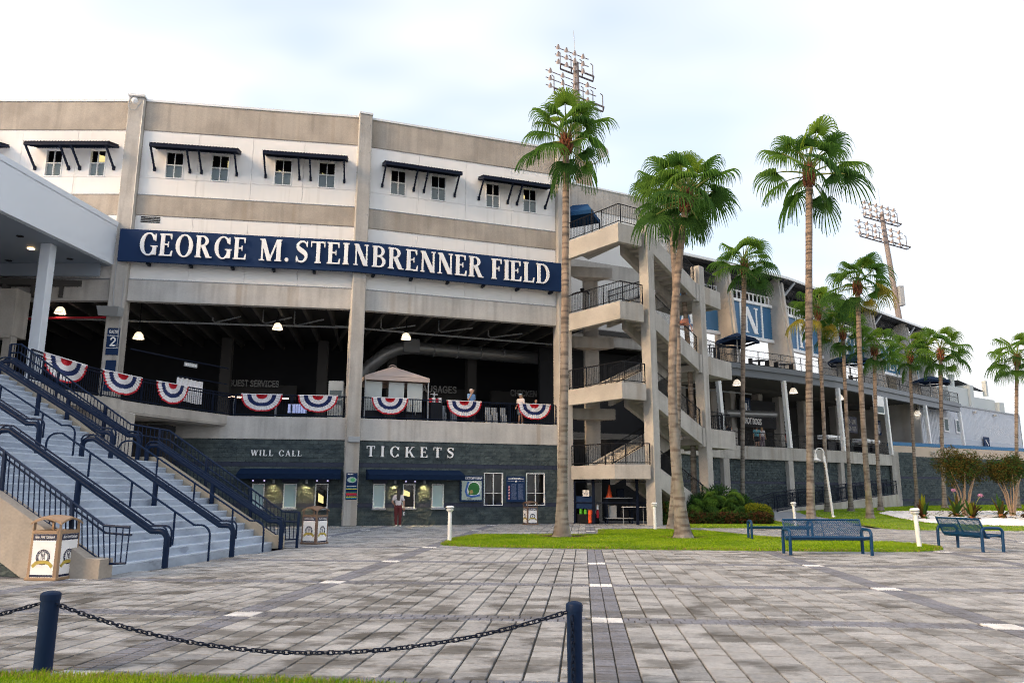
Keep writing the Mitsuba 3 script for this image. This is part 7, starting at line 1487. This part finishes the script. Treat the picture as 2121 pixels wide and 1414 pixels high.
    for q in (0, 1): put('shoe', fuse([hull_of((ank[q] + np.array([0, 0.012, -0.022]) * s, 0.023 * s), (ank[q] + np.array([0, -0.075, -0.028]) * s, 0.0175 * s), (ank[q] + np.array([0, -0.03, -0.012]) * s, 0.022 * s))], 0.03, 2), shoes)
    hp_ = [hull_of((hc + np.array([0, 0.016, 0.022]) * s, (0.053 * s, 0.060 * s, 0.054 * s)), (hc + np.array([0, 0.03, -0.015]) * s, (0.046 * s, 0.042 * s, 0.03 * s)))]
    if long_hair: hp_ += [hull_of((hc + np.array([0, 0.04, -0.01]) * s, (0.050 * s, 0.034 * s, 0.04 * s)), (L(0.0, 0.055, 0.83), (0.055 * s, 0.030 * s, 0.03 * s)), (L(0.005, 0.068, 0.715), (0.042 * s, 0.022 * s, 0.025 * s)))]
    face = hull_of((hc + np.array([0, -0.065, -0.03]) * s, (0.05 * s, 0.045 * s, 0.062 * s)), (hc + np.array([0, -0.08, 0.0]) * s, (0.04 * s, 0.03 * s, 0.03 * s)))
    h_ = hp_[0]
    for q in hp_[1:]: h_ = h_ + q
    put('hair', fuse([h_ - face], 0.025, 3), hair)
    if cap: put('cap', fuse([hull_of((hc + np.array([0, 0.008, 0.05]) * s, (0.057 * s, 0.063 * s, 0.028 * s))), hull_of((hc + np.array([0, -0.05, 0.04]) * s, (0.042 * s, 0.02 * s, 0.006 * s)), (hc + np.array([0, -0.092, 0.032]) * s, (0.034 * s, 0.012 * s, 0.005 * s)))], 0.03, 2), cap)
    return k
MAROON = pr('maroon_cloth', (0.115, 0.018, 0.020), 0.8); WTEE = pr('white_cloth', (0.66, 0.60, 0.60), 0.8); SKYB = pr('sky_blue_shirt', (0.18, 0.33, 0.58), 0.8); DENIM = pr('denim', (0.16, 0.22, 0.28), 0.8); GREYH = pr('grey_hair', (0.50, 0.46, 0.44), 0.7); BLK = pr('black_cloth', (0.02, 0.02, 0.025), 0.8); CAPB = pr('pale_blue_cap', (0.40, 0.52, 0.62), 0.7); BLOND = pr('fair_hair', (0.36, 0.22, 0.10), 0.6); TURQ = pr('teal_cloth', (0.10, 0.28, 0.33), 0.8); REDC = pr('red_cloth', (0.42, 0.05, 0.06), 0.8)
kw = person(-5.22, 36.28, 0, math.pi + 0.15, 1.69, 'woman in white top and maroon trousers standing with her back turned at the ticket window', WTEE, MAROON, HAIRD, long_hair=True, fem=True, arms=[((-0.15, 0.02, 0.64), (-0.155, -0.03, 0.50)), ((0.165, 0.03, 0.66), (0.105, -0.055, 0.575))], step=0.022)
m = MB(Loc(-5.22, 36.28, 0, math.pi + 0.15)); m.cbox(-0.29, -0.24, -0.12, -0.02, 0.50, 0.66, 0.008); solo('small_bag', m, LETW, 'small pale bag in the right hand of the woman at the ticket window', 'bag')
p = WB.map([6.28, 5.0, -0.42]); person(*p, 0.9, 1.74, 'grey-haired man in a light blue shirt talking on the phone at the concourse rail', SKYB, BLK, GREYH, arms=[((-0.15, -0.02, 0.66), (-0.055, -0.09, 0.87)), ((0.145, 0.0, 0.64), (0.13, -0.06, 0.50))], step=0.02, shoes=BLK)
p = WB.map([8.98, 5.0, -0.45]); person(*p, -0.5, 1.60, 'woman in a white top, denim shorts and pale cap leaning at the concourse rail', WTEE, DENIM, BLOND, legs='short', fem=True, cap=CAPB, long_hair=True, arms=[((-0.15, 0.03, 0.65), (-0.13, -0.06, 0.56)), ((0.15, -0.03, 0.66), (0.10, -0.11, 0.60))], step=0.03)
p = WB.map([9.95, 4.93, -0.75]); person(*p, 0.2, 1.46, 'dark-haired person in pale blue behind the last bunting on the right', SKYB, BLK, HAIRD, step=0.02)
for i, s, o, yaw, H, t, tp, bt, hr, lg, f in ((1, 2.35, -1.7, 2.4, 1.80, 'man in black top and shorts on the grandstand concourse by the first white post', BLK, BLK, HAIRD, 'short', False), (1, 3.1, -2.0, 1.0, 1.62, 'person in pale top partly behind the slender palm trunk on the concourse', WTEE, DENIM, HAIRD, 'long', True), (1, 4.15, -1.9, 1.4, 1.70, 'person in a red top just right of the slender palm trunk on the concourse', BLK, REDC, HAIRD, 'short', False),
        (1, 5.55, -1.6, 2.9, 1.72, 'person with a blue backpack in dark shorts on the grandstand concourse', TURQ, BLK, HAIRD, 'short', False), (1, 6.05, -1.5, 2.6, 1.66, 'fair-haired companion in grey-pink clothes standing close on the right of the backpack wearer', WTEE, pr('mauve_cloth', (0.22, 0.16, 0.19), 0.8), BLOND, 'long', True), (2, 2.75, -1.9, 0.3, 1.50, 'child in a red top beside the second white post', REDC, DENIM, BLOND, 'long', True)):
    w = Wall(FPX[i], FPX[i + 1] - FPX[i]); p = w.map([s, 5.0, o]); person(*p, yaw, H, t, tp, bt, hr, legs=lg, fem=f, step=0.05, shoes=BLK)
